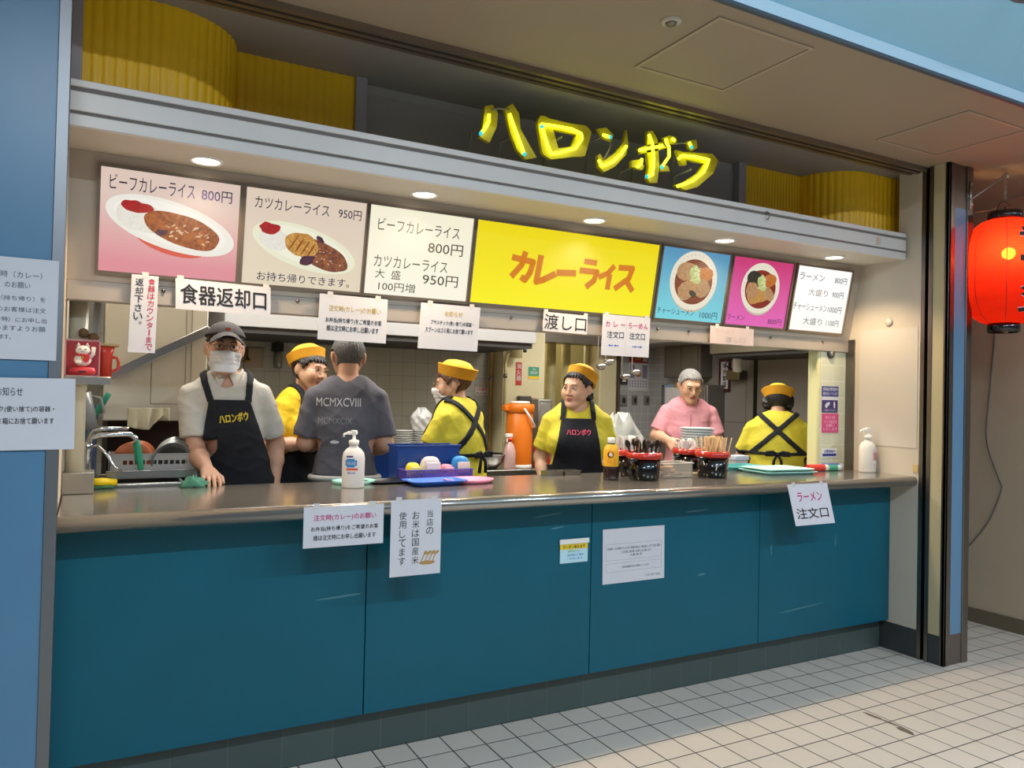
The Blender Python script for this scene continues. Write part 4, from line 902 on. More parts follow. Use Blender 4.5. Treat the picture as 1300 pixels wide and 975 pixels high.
# purple mesh basket with wrapped goods
bk = thing('mesh_basket','purple plastic mesh basket on the counter behind the trays','basket',(-2.745,0.44,CT))
g = G(); L_,W_,H_ = 0.172,0.055,0.048
for s in (-1,1):
    for i in range(45):
        x = -L_+2*L_*i/44; g.box(x-.0016,x+.0016,s*W_-.0015,s*W_+.0015,0,H_)
    for j in range(8): z=0.004+0.005*j; g.box(-L_,L_,s*W_-.0012,s*W_+.0012,z,z+.0016)
    for i in range(15):
        y = -W_+2*W_*i/14; g.box(s*L_-.0015,s*L_+.0015,y-.0016,y+.0016,0,H_)
    for j in range(8): z=0.004+0.005*j; g.box(s*L_-.0012,s*L_+.0012,-W_,W_,z,z+.0016)
    g.box(-L_-.004,L_+.004,s*W_-.004,s*W_+.004,H_,H_+.006); g.box(s*L_-.004,s*L_+.004,-W_,W_,H_,H_+.006)
for q in (-.5,0,.5): g.box(q*L_-.004,q*L_+.004,-W_-.002,-W_+.001,0,H_)
g.build('mesh_wall', mat('purple_plastic','#5a4cae',0.4), bk, world=False)
g = G(); g.box(-L_,L_,-W_,W_,0,0.003); g.build('base', mat('purple_plastic','#5a4cae',0.4), bk, world=False)
g = G(); g.box(-.09,.09,-W_-.003,-W_-.0015,.012,.036); g.build('solid_band', mat('purple_plastic','#5a4cae',0.4), bk, world=False)
def lump(name,label,cat,x,y,z,rx,ry,rz_,m,seed,group=None,n=20,k=12,amp=0.12,flat=0.3,parent=None,sq=1.0):
    sg=lambda v: math.copysign(abs(v)**sq,v)
    rd=random.Random(seed); ph=[(rd.uniform(0,6),rd.uniform(0,6),rd.uniform(.4,1)) for _ in range(6)]
    g=G(); vs_=[]
    for j in range(k+1):
        t=PI*j/k
        for i in range(n):
            a=2*PI*i/n; q=1+amp*sum(w*math.sin((d+2)*a+p)*math.sin((d+1)*t+p2) for d,(p,p2,w) in enumerate(ph))/2
            z_=-math.cos(t); z_= z_ if z_>-flat else -flat
            vs_.append((rx*q*sg(math.sin(t)*math.cos(a)),ry*q*sg(math.sin(t)*math.sin(a)),rz_*(sg(z_)*(q if sq==1 else 1)+flat) if z_>-flat else 0.0))
    g.add(vs_,[(j*n+i,j*n+(i+1)%n,(j+1)*n+(i+1)%n,(j+1)*n+i) for j in range(k) for i in range(n)],True)
    o=g.build(name,m,parent,world=False); o.location=(x,y,z)
    return tag(o,label,cat,group) if not parent else o
def wrapped(label,x,w_,h_,hexc,wrap,seed):
    t=thing('wrapped_sponge',label,'sponge',(x,0.44,CT+.004),'wrapped sponges in the purple basket')
    o=lump('sponge',None,None,0,0,0,w_,0.04,h_,mat('sponge_'+hexc[1:],hexc,0.5,bump=0.3,bscale=40),seed,parent=t,flat=0.4,amp=0.06,sq=0.65)
    g=G(); g.box(-w_*.75,w_*.75,-.046,-.040,0.03,h_*0.9+.012,0.003); g.build('wrapper_band',mat('wrap_'+wrap[1:],wrap,0.35),t,world=False)
wrapped('yellow wrapped sponge at the left in the purple basket',-2.865,0.034,0.058,'#e3cf2e','#f0e48a',1)
wrapped('large white wrapped sponge in the purple basket',-2.775,0.048,0.078,'#e4d9d4','#efe2dc',2)
wrapped('small pink wrapped sponge in the purple basket',-2.69,0.034,0.050,'#e58aa0','#efb2ba',3)
wrapped('sky blue wrapped sponge at the right in the purple basket',-2.615,0.044,0.078,'#2f8fd0','#d9d2c8',4)
# blue storage boxes behind the basket
bx = thing('storage_box','dark blue plastic storage box standing behind the purple basket','box',(-2.755,0.535,1.0))
g = G(); DB = mat('navy_plastic','#173f86',0.35)
for a,b,c,d in ((-.165,.165,-.03,-.022),(-.165,.165,.09,.098),(-.165,-.157,-.022,.09),(.157,.165,-.022,.09)): g.box(a,b,c,d,0.0,0.212,0.002)
g.box(-.165,.165,-.03,.098,0,0.006); g.build('box_wall', DB, bx, world=False)
g = G(); g.box(-.172,.172,-.037,-.021,0.204,0.215,0.002); g.box(-.172,.172,.09,.105,0.204,0.215,0.002); g.build('rim', DB, bx, world=False)
g = G(); g.box(-.03,.05,-.034,-.031,0.12,0.135,0.001); g.build('handle', BLACK, bx, world=False)
st = thing('box_stand','dark metal stand carrying the blue storage box','stand',(-2.755,0.57,0.0))
g = G(); g.box(-.15,.15,-.05,.06,0.97,0.999); g.build('top',SSD,st,world=False)
for a in (-.13,.13): g=G(); g.box(a-.012,a+.012,-.01,.015,0,0.97); g.build('leg',SSD,st,world=False)
# sauce bottle
t = thing('sauce_bottle','dark soy sauce bottle with a yellow label and white cap','bottle',(-1.893,0.17,CT))
g = G(); pr=[(0,0),(0.036,0),(0.039,0.004),(0.039,0.05),(0.037,0.056),(0.039,0.062),(0.039,0.145),(0.033,0.165),(0.02,0.182),(0.0155,0.19),(0.0155,0.198)]
g.lathe(pr,(0,0,0),28); g.build('bottle_body', mat('dark_sauce','#2a1712',0.12,coat=0.5), t, world=False)
g = G(); g.lathe([(0.0155,0.186),(0.019,0.188),(0.019,0.212),(0.016,0.215),(0,0.215)],(0,0,0),24); g.build('cap', WHITE, t, world=False)
g = G(); g.lathe([(0.0396,0.070),(0.0396,0.145),(0.0340,0.165),(0.0225,0.181)],(0,0,0),32,cap=False); g.build('label_wrap', mat('label_yellow','#dca41c',0.4), t, world=False)
def wrap_text(txt,r_,a0,w_,z0,z1,m,parent):
    m_=text_mesh(txt); vs_,fs,(ax,bx,ay,by)=m_; g=G()
    g.add([(r_*math.cos(a0+((x-ax)/(bx-ax)-.5)*w_/r_), r_*math.sin(a0+((x-ax)/(bx-ax)-.5)*w_/r_), z0+(y-ay)/(by-ay)*(z1-z0)) for x,y in vs_],fs); return g.build('lettering',m,parent,world=False)
wrap_text('ソース',0.0402,-2.2,0.050,0.078,0.106,mat('label_red','#d4503c',0.4),t)
g = G(); 
g.add([(0.0403*math.cos(-2.25+0.42*math.cos(a)),0.0403*math.sin(-2.25+0.42*math.cos(a)),0.130+0.017*math.sin(a)) for a in [2*PI*i/20 for i in range(20)]],[tuple(range(20))]); g.build('label_mark', mat('maroon_ink','#6d1c22',0.4), t, world=False)
g = G(); g.add([(0.0406*math.cos(-2.25+0.2*math.cos(a)),0.0406*math.sin(-2.25+0.2*math.cos(a)),0.130+0.008*math.sin(a)) for a in [2*PI*i/14 for i in range(14)]],[tuple(range(14))]); g.build('label_emblem', PAPER, t, world=False)
# black lacquer tubs with red rims
LAC = mat('black_lacquer','#0f0d0e',0.12,coat=0.4); RLAC = mat('red_lacquer','#b02a1c',0.15,coat=0.5)
def tub(label,x,y,rz,mark=False):
    t = thing('cutlery_tub',label,'tub',(x,y,CT),'black tubs with red rims'); t.rotation_euler = (0,0,rz)
    g = G(); g.lathe([(0,0),(0.074,0),(0.078,0.004),(0.085,0.112),(0.081,0.112),(0.075,0.006),(0,0.006)],(0,0,0),40); g.build('tub_body',LAC,t,world=False)
    g = G(); g.lathe([(0.0855,0.108),(0.094,0.110),(0.096,0.120),(0.093,0.136),(0.086,0.142),(0.080,0.140),(0.080,0.112)],(0,0,0),40,cap=False); g.build('rim',RLAC,t,world=False)
    for a in (0.0,PI):
        g = G(); X=Matrix.Rotation(a,4,'Z'); g.box(0.082,0.112,-0.02,0.02,0.098,0.112,0.004,2,X); g.build('handle',LAC,t,world=False)
    if mark:
        g = G()
        for q in range(3):
            pts=[]; 
            for i in range(8):
                u=-2.3+0.10*math.cos(q*1.1+i*.35)*(.5+i/9); v=0.06+0.018*math.sin(q*1.4+i*.5)
                pts.append((0.0826*math.cos(u),0.0826*math.sin(u),v))
            g.tube(pts,0.0012,5)
        g.build('crane_mark',mat('silver_ink','#c9c6c0',0.4),t,world=False)
    return t
tub('black tub with red rim holding dark cutlery, nearest the sauce bottle',-1.712,0.13,0.35)
tub('black tub with red rim half hidden behind the sauce bottle',-1.66,0.335,0.1)
tub('black tub with red rim holding white plastic spoons',-1.225,0.345,0.2,True)
tub('black tub with red rim packed with wooden chopsticks',-1.252,0.12,0.3,True)
def sticks(kind,name,label,cat,group,cx,cy,n,make,lean,rmax,seed,hz,avoid=0):
    rd=random.Random(seed); proto=None
    for i in range(n):
        r=rmax*math.sqrt((i+.5)/n); a=i*2.39996+rd.uniform(-.2,.2)
        if proto is None: o=proto=make()
        else:
            o=copy_tree(proto)
        o.location=(cx+r*math.cos(a),cy+r*math.sin(a),CT+hz+rd.uniform(0,.008))
        o.rotation_euler=(-lean*math.sin(a)*r/rmax+rd.uniform(-.06,.06),lean*math.cos(a)*r/rmax+rd.uniform(-.06,.06),rd.uniform(0,6.28))
        o.name=name
        if label: tag(o,label,cat,group)
    return proto
WOODS = mat('bamboo_sticks','#d9b787',0.55,var=0.12,vscale=30)
def mk_chop():
    g=G(); g.box(-.0042,.0042,-.0026,.0026,0,0.205,0.001); return g.build('chopsticks',WOODS)
sticks(0,'chopsticks','pair of pale wooden chopsticks standing in the chopstick tub','chopsticks','wooden chopsticks in the tub',-1.252,0.12,58,mk_chop,0.22,0.058,3,0.012)
DARKM = mat('dark_cutlery','#4c4038',0.3,0.8)
def mk_spoon():
    g=G(); g.box(-.005,.005,-.0015,.0015,0.0,0.17,0.001); g.lathe([(0.0,-.004),(0.009,-.003),(0.014,0.0)],(0,0,0),14,True,1.0,1.5,Matrix.Translation((0,0,0.172))@Matrix.Rotation(PI/2,4,'X'))
    for v in g.bm.verts: pass
    return g.build('spoon',DARKM)
sticks(0,'spoon','dark metal spoon standing in the cutlery tub','spoon','dark spoons in the cutlery tub',-1.712,0.13,24,mk_spoon,0.30,0.055,5,0.012)
SILV = mat('silver_cutlery','#c8c5c0',0.2,1.0)
def mk_fork():
    g=G(); g.box(-.004,.004,-.001,.001,0,0.15,0.001); g.box(-.009,.009,-.001,.001,0.15,0.168,0.001)
    for k in (-.0075,-.0025,.0025,.0075): g.box(k-.0013,k+.0013,-.001,.001,0.168,0.205)
    return g.build('fork',SILV)
sticks(0,'fork','bright metal fork standing in the cutlery tub','fork','bright forks in the cutlery tub',-1.70,0.16,5,mk_fork,0.5,0.035,6,0.012)
WSP = mat('white_spoon','#e6e2dd',0.3,trans=0.1)
def mk_wsp():
    g=G(); g.box(-.005,.005,-.0012,.0012,0,0.14,0.0008); g.lathe([(0.0,-.005),(0.012,-.003),(0.019,0.0)],(0,0,0),16,True,1.0,1.45,Matrix.Translation((0,0,0.155))@Matrix.Rotation(PI/2,4,'X')); return g.build('plastic_spoon',WSP)
sticks(0,'plastic_spoon','white plastic spoon standing in the tub behind the chopsticks','spoon','white spoons behind the chopsticks',-1.225,0.345,12,mk_wsp,0.45,0.055,8,0.012)
sticks(0,'plastic_spoon','white plastic spoon standing in the tub behind the sauce bottle','spoon','white spoons behind the sauce bottle',-1.66,0.335,22,mk_wsp,0.18,0.055,9,0.03)
# clear container with sachets
t = thing('clear_container','clear plastic container of sachets between the black tubs','container',(-1.478,0.20,CT))
CLEAR = mat('clear_plastic','#e4ded2',0.12,trans=0.75,ior=1.2)
g = G(); g.box(-.10,.10,-.06,.06,0,0.003); g.box(-.10,.10,-.062,-.060,0,.075); g.box(-.10,.10,.060,.062,0,.075); g.box(-.102,-.10,-.062,.062,0,.075); g.box(.10,.102,-.062,.062,0,.075); g.build('box_wall',CLEAR,t,world=False)
g = G(); g.box(-.108,.108,-.068,-.060,.073,.080,.002); g.box(-.108,.108,.060,.068,.073,.080,.002); g.box(-.108,-.10,-.060,.060,.073,.080,.002); g.box(.10,.108,-.060,.060,.073,.080,.002); g.build('rim',mat('clear_rim','#e8e4da',0.2,trans=0.4),t,world=False)
rd=random.Random(4); proto=None
for i in range(16):
    if proto is None:
        g=G(); g.box(-.03,.03,-.012,.012,-.003,.003,.002); proto=o=g.build('sachet',mat('sachet_paper','#d8b48c',0.6,var=0.1,vscale=30))
    else: o=copy_tree(proto)
    o.location=(-1.478+rd.uniform(-.055,.05),0.20+rd.uniform(-.035,.035),CT+.008+.0036*i); o.rotation_euler=(rd.uniform(-.08,.08),rd.uniform(-.1,.1),rd.uniform(0,3.1))
    tag(o,'small tan paper sachet lying in the clear container','sachet','sachets in the clear container')
g = G(); g.box(-.15,.15,-.05,.05,0,.012,.002); o=g.build('cutting_board',mat('pale_board','#c9bca6',0.5)); o.location=(-1.36,0.285,CT) ; tag(o,'thin pale board lying between the clear container and black tubs','board')
# mint trays, cling film rolls
tray('serving_tray','mint green tray nearest the counter edge at the ramen end','tray',-0.68,0.19,CT,0.36,0.26,0.017,0.012,MINT2,-0.12)
tray('serving_tray','teal green tray behind the chopstick tub','tray',-0.72,0.46,CT,0.30,0.20,0.022,0.012,mat('teal_tray','#5fb3ae',0.35),-0.05)
tray('serving_tray','pale mint tray lying on top of the front mint tray','tray',-0.67,0.20,CT+.0185,0.34,0.24,0.012,0.012,mat('pale_mint_tray','#b6e0d6',0.4),-0.06)
def roll(label,x,y,L,r_,hexc,rz,endhex,z=0):
    t=thing('film_roll',label,'roll',(x,y,CT+z)); t.rotation_euler=(0,0,rz)
    g=G(); X=Matrix.Translation((0,0,r_))@Matrix.Rotation(PI/2,4,'Y'); g.lathe([(r_*.96,-L/2),(r_,-L/2+.004),(r_,L/2-.03),(r_*.97,L/2-.028)],(0,0,0),24,True,1,1,X); g.build('wrapper',mat('film_'+hexc[1:],hexc,0.3,coat=.3),t,world=False)
    g=G(); g.lathe([(r_*.9,L/2-.032),(r_*.92,L/2),(r_*.3,L/2+.001)],(0,0,0),24,True,1,1,X); g.build('end_cap',mat('filmend_'+endhex[1:],endhex,0.4),t,world=False)
roll('red wrapped roll lying behind the front mint tray',-0.335,0.195,0.15,0.021,'#d23a2e',-0.15,'#e4ddd4')
roll('green ended roll lying between the red and blue rolls',-0.205,0.185,0.10,0.019,'#3f9a78',-0.20,'#cfd8d0')
roll('blue wrapped roll lying by the tiled pillar',-0.155,0.232,0.15,0.020,'#2f4fc0',-0.12,'#b9c2dc',0.0)

# ================================================================== dish return corner, left
t = thing('stand_column','cream square pipe column standing on a steel block at the left end','column',(-4.285,0.41,CT))
g=G(); g.box(-.044,.066,-.06,.06,0,.083,.003); g.build('base_block',mat('brushed_block','#b3ab9d',0.35,0.8),t,world=False)
PIPEC=mat('cream_pipe','#d6cfb6',0.45,var=0.04,vscale=6)
g=G(); g.lathe([(0.034,0.083),(0.034,0.40),(0.036,0.402),(0.036,0.43),(0.034,0.432),(0.034,0.78)],(-.004,0,0),24); g.build('pipe',PIPEC,t,world=False)
t = thing('wall_shelf','narrow steel shelf above the sink at the left end','shelf',(-4.25,0.33,1.475))
g=G(); g.box(-.08,.075,-.09,-.05,0,.03,.002); g.box(-.036,.075,-.05,.12,.02,.03); g.build('shelf_board',SS,t,world=False)
t = thing('cat_figurine','white lucky cat figurine on a red cushion in a clear case','figurine',(-4.27,0.285,1.5055))
CW=mat('cat_white','#ece6e0',0.35); CR=mat('cat_red','#c8323c',0.35)
g=G(); g.ball((0,0,.062),.026,18,12,1.15,.8,.95); g.ball((.0,-.004,.098),.021,18,12,1.2,.9,.9)
for s in (-1,1): g.lathe([(0.009,0),(0.0,.016)],(s*.015,-.002,.112),10,True,1,.6)
g.tube([(.022,-.004,.07),(.034,-.008,.085),(.036,-.010,.112)],[.008,.007,.008],10); g.tube([(-.022,-.01,.062),(-.018,-.022,.052),(-.004,-.026,.054)],[.008,.007,.006],10)
g.build('cat_body',CW,t,world=False)
g=G(); g.lathe([(0,0),(.04,.002),(.046,.014),(.04,.028),(0,.034)],(0,0,.004),28,True,1,.62); g.build('cushion',CR,t,world=False)
g=G(); g.tube([(.019*math.cos(a)*1.1,-.004+.016*math.sin(a),.080) for a in [2*PI*i/16 for i in range(16)]],.0035,6,closed=True); g.blob((0.012,.066),.012,.014,frame((0,-.0235,0),(1,0,0),(0,0,1)),0,16,.2,2); g.build('red_collar',CR,t,world=False)
g=G(); g.ball((0,-.024,.070),.006,10,8); g.build('gold_bell',mat('gold_bell','#d8a62c',0.3,0.8),t,world=False)
g=G()
for s in (-1,1): g.tube([(s*.009-.004,-.0225,.101),(s*.009,-.0232,.103),(s*.009+.004,-.0225,.101)],.0012,5)
g.tube([(-.004,-.0235,.094),(0,-.024,.092),(.004,-.0235,.094)],.001,5); g.build('face_marks',INK,t,world=False)
g=G(); g.box(-.012,.012,-.0305,-.029,.014,.020); g.build('cushion_plaque',INK,t,world=False)
g=G()
for x in (-.056,.056):
    for y in (-.042,.042): g.box(x-.002,x+.002,y-.002,y+.002,0,.136)
for z in (0,.134):
    for s in (-1,1): g.box(-.056,.056,s*.042-.002,s*.042+.002,z,z+.003); g.box(s*.056-.002,s*.056+.002,-.042,.042,z,z+.003)
g.build('case_edges',mat('case_edge','#b98d8f',0.2),t,world=False)
g=G(); g.box(-.055,.055,.038,.040,.002,.134); g.build('red_backdrop',mat('case_back','#a8303c',0.5),t,world=False)
t = thing('red_mug','small red plastic mug with a handle beside the cat figurine','mug',(-4.197,0.40,1.5055))
g=G(); g.lathe([(0,0),(.028,0),(.030,.09),(.038,.12),(.034,.12),(.027,.088),(.025,.004),(0,.004)],(0,0,0),28); g.build('cup',mat('red_plastic','#d9402c',0.3),t,world=False)
g=G(); g.tube([(.03,-.005,.08),(.046,-.005,.078),(.052,-.005,.06),(.050,-.005,.035),(.03,-.005,.022)],.006,8); g.build('handle',mat('red_plastic','#d9402c',0.3),t,world=False)
g=G(); g.box(-.10,.06,-.03,.03,0,.012,.003); o=g.build('wooden_board',mat('pale_wood','#c2a478',0.6,var=.1,vscale=20)); o.location=(-4.205,0.40,1.627); tag(o,'thin pale wooden board lying across the red mug','board')
for k,(x,z_,L) in enumerate(((-4.27,1.6755,.05),(-4.235,1.660,.045))):
    g=G(); g.lathe([(0,-L),(.017,-L),(.02,0),(.017,L),(0,L)],(0,0,0),14,True,1,1,Matrix.Rotation(PI/2,4,'X')); o=g.build('wood_block',mat('bark_brown','#6d5236',0.7,bump=.5,bscale=30)); o.location=(x,0.40,z_); tag(o,['brown wooden log end above the lucky cat, leftmost','brown wooden log end above the lucky cat, beside the board'][k],'wood','brown logs above the cat case')
g=G(); pts=[(-.012,0),(.012,0),(.03,.26),(.004,.26)]; g.prism(pts,frame((0,0,0),(1,0,0),(0,0,1)),0,.003); o=g.build('steel_spatula',SS); o.location=(-4.235,0.55,1.645); tag(o,'tilted steel blade standing behind the cream column','spatula')
# dishwasher with diagonal lift bar
dw = thing('dishwasher','tall white hood dishwasher with a slanting steel lift bar','dishwasher',(-3.97,1.3,0))
WE=mat('white_enamel','#d2ccba',0.35,var=.02,vscale=4)
g=G(); g.box(-.22,.23,-.30,.30,1.31,2.1,.006); g.build('hood',WE,dw,world=False)
g=G()
for a,b,c,d in ((-.02,-.017,1.39,1.80),(.13,.133,1.39,1.85),(-.02,.10,1.39,1.393),(.155,.158,1.39,1.88)): g.box(a,b,-.303,-.299,c,d)
g.build('panel_seam',mat('seam_grey','#8a8478',0.6),dw,world=False)
g=G(); X=Matrix.Translation((0.02,-.325,1.64))@Matrix.Rotation(-0.51,4,'Y'); g.box(-.245,.245,-.022,.02,-.021,.021,.003,2,X); g.build('lift_handle',SS,dw,world=False)
g=G(); g.box(-.22,.23,-.30,.30,0,.86,.004); g.build('base_cabinet',SSD,dw,world=False)
for a in (-.2,.2):
    g=G(); g.box(a-.012,a+.012,.26,.29,.86,1.31); g.build('rear_post',SSD,dw,world=False)
g=G(); g.box(-.2,.2,.28,.295,.86,1.31); g.build('back_plate',mat('dark_chamber','#4a3a38',0.6),dw,world=False)
for k,(x,hexc) in enumerate(((-4.30,'#2c4a78'),(-4.262,'#3a6a8c'),(-4.224,'#1d3f6a'))):
    g=G(); g.tube([(x,1.0,0.0),(x,1.0,0.6),(x,1.0,1.38)],.013,8); tag(g.build('hose',mat('hose_'+hexc[1:],hexc,0.4)),['dark blue hose behind the sink tap, leftmost','light blue hose behind the sink tap, middle','navy hose behind the sink tap, rightmost'][k],'hose','blue hoses under the dishwasher')
def cloth(name,label,x0,x1,y,ztop,zbots,m,seed=1):
    g=G(); n=len(zbots)-1
    def P(u,v):
        i=min(int(u*n),n-1); f=u*n-i; zb=zbots[i]*(1-f)+zbots[i+1]*f
        return (x0+(x1-x0)*u, y+.008*math.sin(u*22+seed)*(.3+v)+.006*math.sin(u*9+v*3), ztop+(zb-ztop)*v)
    g.sheet(P,36,14); o=g.build(name,m); md=o.modifiers.new('thickness','SOLIDIFY'); md.thickness=.003; return tag(o,label,'cloth')
cloth('dish_cloth','pale yellow dish cloth hanging below the dishwasher hood',-4.085,-3.905,0.985,1.372,[1.285,1.275,1.27,1.268,1.30,1.335,1.31],mat('cream_cloth','#d8d0b0',0.8,bump=.3,bscale=80))
# scoop-like grey container
t=thing('measuring_jug','translucent grey plastic jug tilted behind the cream column','jug',(-4.235,0.62,1.29))
g=G(); X=Matrix.Rotation(-0.35,4,'Y'); g.lathe([(0,0),(.028,0),(.05,.15),(.047,.15),(.025,.004),(0,.004)],(0,0,0),20,True,1,1,X); g.build('jug_body',mat('grey_translucent','#a6a8a8',0.3,trans=.3),t,world=False)
g=G(); g.tube([X@Vector((.045,0,.13)),X@Vector((.075,0,.11)),X@Vector((.07,0,.05)),X@Vector((.034,0,.03))],.005,8); g.build('handle',mat('grey_translucent','#a6a8a8',0.3,trans=.3),t,world=False)
g=G(); g.tube([(-4.33,.75,1.24),(-4.25,.75,1.30),(-4.19,.75,1.40),(-4.17,.75,1.44)],.012,8); tag(g.build('hose_end',mat('green_hose','#1f8a68',0.4)),'short green hose end above the grey jug','hose')
# sink unit
sk=thing('sink_unit','stainless steel sink unit behind the left end of the counter','sink',(-4.01,0.75,0)); sk.scale=(.86,1,1)
g=G(); g.box(-.25,.25,-.225,-.195,1.03,1.066,.005); g.box(-.25,.25,.2,.225,1.03,1.066,.005); g.box(-.25,-.22,-.195,.2,1.03,1.066,.005); g.box(.22,.25,-.195,.2,1.03,1.066,.005); g.build('rim',SS,sk,world=False)
g=G(); g.box(-.22,.22,-.195,.2,.84,.85); g.box(-.225,-.218,-.195,.2,.84,1.04); g.box(.218,.225,-.195,.2,.84,1.04); g.box(-.22,.22,-.2,-.193,.84,1.04); g.box(-.22,.22,.198,.205,.84,1.04); g.build('basin',SSD,sk,world=False)
g=G(); g.box(-.24,.24,-.2,.21,0,.84); g.build('cabinet',SSD,sk,world=False)
g=G(); X=Matrix.Translation((.015,-.06,1.068)); g.box(-.205,.205,-.004,.004,0,.034,.002,2,X); g.box(-.205,.205,-.01,.006,.031,.037,.002,2,X); g.build('splash_board',SS,sk,world=False)
for a in (-.15,.15):
    g=G(); g.box(a-.006,a+.006,-.195,.2,1.05,1.0655); g.build('cross_bar',SS,sk,world=False)
tp=thing('sink_faucet','chrome swivel faucet with a green hose end over the sink','faucet',(-4.245,0.545,1.067))
CH=mat('chrome','#cfcfd2',0.08,1.0)
g=G(); g.lathe([(.024,0),(.022,.01),(.017,.015),(.016,.13),(.019,.135),(.019,.165),(.01,.175)],(0,0,0),20); g.build('valve_body',CH,tp,world=False)
g=G(); g.tube([(0,0,.15),(.012,-.01,.19),(.04,-.01,.20),(.10,-.01,.205),(.155,-.01,.204),(.175,-.01,.19),(.18,-.01,.165)],.0105,12); g.build('spout',CH,tp,world=False)
g=G(); g.tube([(0,.03,.17),(.02,.03,.218),(.05,.03,.226),(.15,.03,.226)],.009,10); g.build('upper_pipe',CH,tp,world=False)
g=G(); g.tube([(.012,-.02,.155),(.035,-.035,.16),(.07,-.05,.125),(.095,-.055,.075),(.125,-.055,.052)],.006,10); g.build('lever',CH,tp,world=False)
g=G(); g.tube([(.18,-.01,.178),(.186,-.01,.15),(.195,-.012,.09),(.199,-.012,.055)],[.0115,.0125,.0125,.012],12); g.tube([(.172,0,.17),(.182,0,.12),(.186,0,.085)],.009,10); g.build('green_hose',mat('green_hose','#1f8a68',0.4),tp,world=False)
g=G(); g.tube([(-4.21,.50,1.0675),(-3.74,.505,1.0675)],.004,8) if False else None
t=thing('scrub_brush','yellow handled brush lying at the left end of the counter','brush',(-4.185,0.50,CT))
g=G(); g.tube([(-.05,.0,.028),(0,.01,.028),(.048,.02,.022)],[.015,.018,.014],12); g.build('handle',mat('yellow_plastic','#e6c60e',0.35),t,world=False)
g=G(); g.box(-.045,.04,-.008,.022,.001,.014,.004); g.build('bristle_pad',mat('green_pad','#3a6a4a',0.9,bump=.6,bscale=150),t,world=False)
rk=thing('dish_rack','grey plastic dish rack with a row of square slots on the sink','rack',(-3.98,0.80,1.0665))
RG=mat('grey_rack_plastic','#a39e97',0.4)
g=G()
hx,hy=.182,.095
g.box(-hx,hx,-hy,-hy+.004,0,.062); g.box(-hx,hx,-hy,-hy+.004,.080,.108,.001)
for i in range(13):
    x=-hx+.05+.0235*i
    g.box(x-.0035,x+.0035,-hy,-hy+.004,.062,.080)
g.box(-hx,-hx+.047,-hy,-hy+.004,.062,.08); g.box(hx-.055,hx,-hy,-hy+.004,.062,.08)
g.box(-hx,hx,hy-.004,hy,0,.108); g.box(-hx,-hx+.004,-hy,hy,0,.108); g.box(hx-.004,hx,-hy,hy,0,.108); g.box(-hx,hx,-hy,hy,0,.004)
g.box(-hx-.004,hx+.004,-hy-.003,-hy+.005,.104,.110); g.build('rack_wall',RG,rk,world=False)
g=G(); g.box(-.04,.045,-hy-.002,-hy+.001,.012,.030,.001); g.build('grip_slot',BLACK,rk,world=False)
def plate_mesh(name,r_,m,h=.02):
    g=G(); g.lathe([(0,.0),(r_*.6,.0),(r_*.97,h),(r_,h+.002),(r_*.96,h+.004),(r_*.6,.004),(0,.004)],(0,0,0),36); return g.build(name,m)
proto=None
for i in range(5):
    if proto is None: proto=o=plate_mesh('plate',.082,mat('orange_plate','#c8714a',0.35))
    else: o=copy_tree(proto)
    o.location=(-4.066+.004*i,0.745+.03*i,1.0665+.082); o.rotation_euler=(PI/2+.12,0,.08*i-.1); tag(o,'orange round plate standing in the grey dish rack','plate','orange plates in the dish rack')
proto=None
for i in range(5):
    if proto is None: proto=o=plate_mesh('steel_plate',.088,SS,.03)
    else: o=copy_tree(proto)
    o.location=(-3.915+.006*i,0.74+.032*i,1.0665+.085+.004*i); o.rotation_euler=(PI/2+.25,0,.12); tag(o,'round steel plate standing in the grey dish rack','plate','steel plates in the dish rack')
g=G(); g.box(-.10,.10,-.005,.005,0,.14,.003); o=g.build('plastic_sheet',mat('lilac_sheet','#c9c6d2',0.4)); o.location=(-3.80,1.0-.06,1.07); o.rotation_euler=(-.1,0,.1); tag(o,'pale lilac plastic board behind the steel plates','board')
lump('green_rag','crumpled green rag on the counter by the capped man\'s hand','rag',-3.845,0.46,1.0505,.045,.03,.032,mat('green_rag','#4f8a72',0.9,bump=.5,bscale=60),7,amp=.5)
# ================================================================== kitchen behind the counter
HOODW = mat('hood_enamel','#a9a9a9',0.35,0.1)
t = thing('range_hood','long white range hood over the curry kitchen back wall','range hood',(-2.53,2.0,1.82))
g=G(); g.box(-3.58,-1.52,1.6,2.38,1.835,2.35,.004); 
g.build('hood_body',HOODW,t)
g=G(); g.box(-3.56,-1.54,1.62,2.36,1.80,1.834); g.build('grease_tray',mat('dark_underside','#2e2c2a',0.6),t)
g=G(); g.lathe([(0.0,-.03),(.012,-.028),(.014,0)],(-1.60,1.615,1.80),12); g.build('drain_cup',BLACK,t)
t = thing('hood_lamp','small glass lamp bracket on the back wall beneath the white hood','lamp',(-3.12,2.33,1.62))
g=G(); g.box(-3.16,-3.09,2.33,2.399,1.735,1.795,.004); g.build('wall_box',BLACK,t)
g=G(); g.lathe([(0,0),(.028,.004),(.03,.10),(.022,.12)],(-3.125,2.34,1.62),20); g.build('glass_jar',mat('jar_glass','#8d8a7e',0.15,trans=.4),t)
g=G(); g.box(-3.34,-3.21,2.385,2.398,1.62,1.76,.003); tag(g.build('metal_plate',SSD),'dull metal service plate on the back wall right of the capped man','plate')
dish('pendant_shade','tiny brass lamp shade on the back wall behind the capped man','lamp shade',-3.325,2.35,1.66,[(.035,0),(.025,.012),(.008,.03),(.006,.09)],mat('brass_shade','#b39a52',0.3,.8),20)
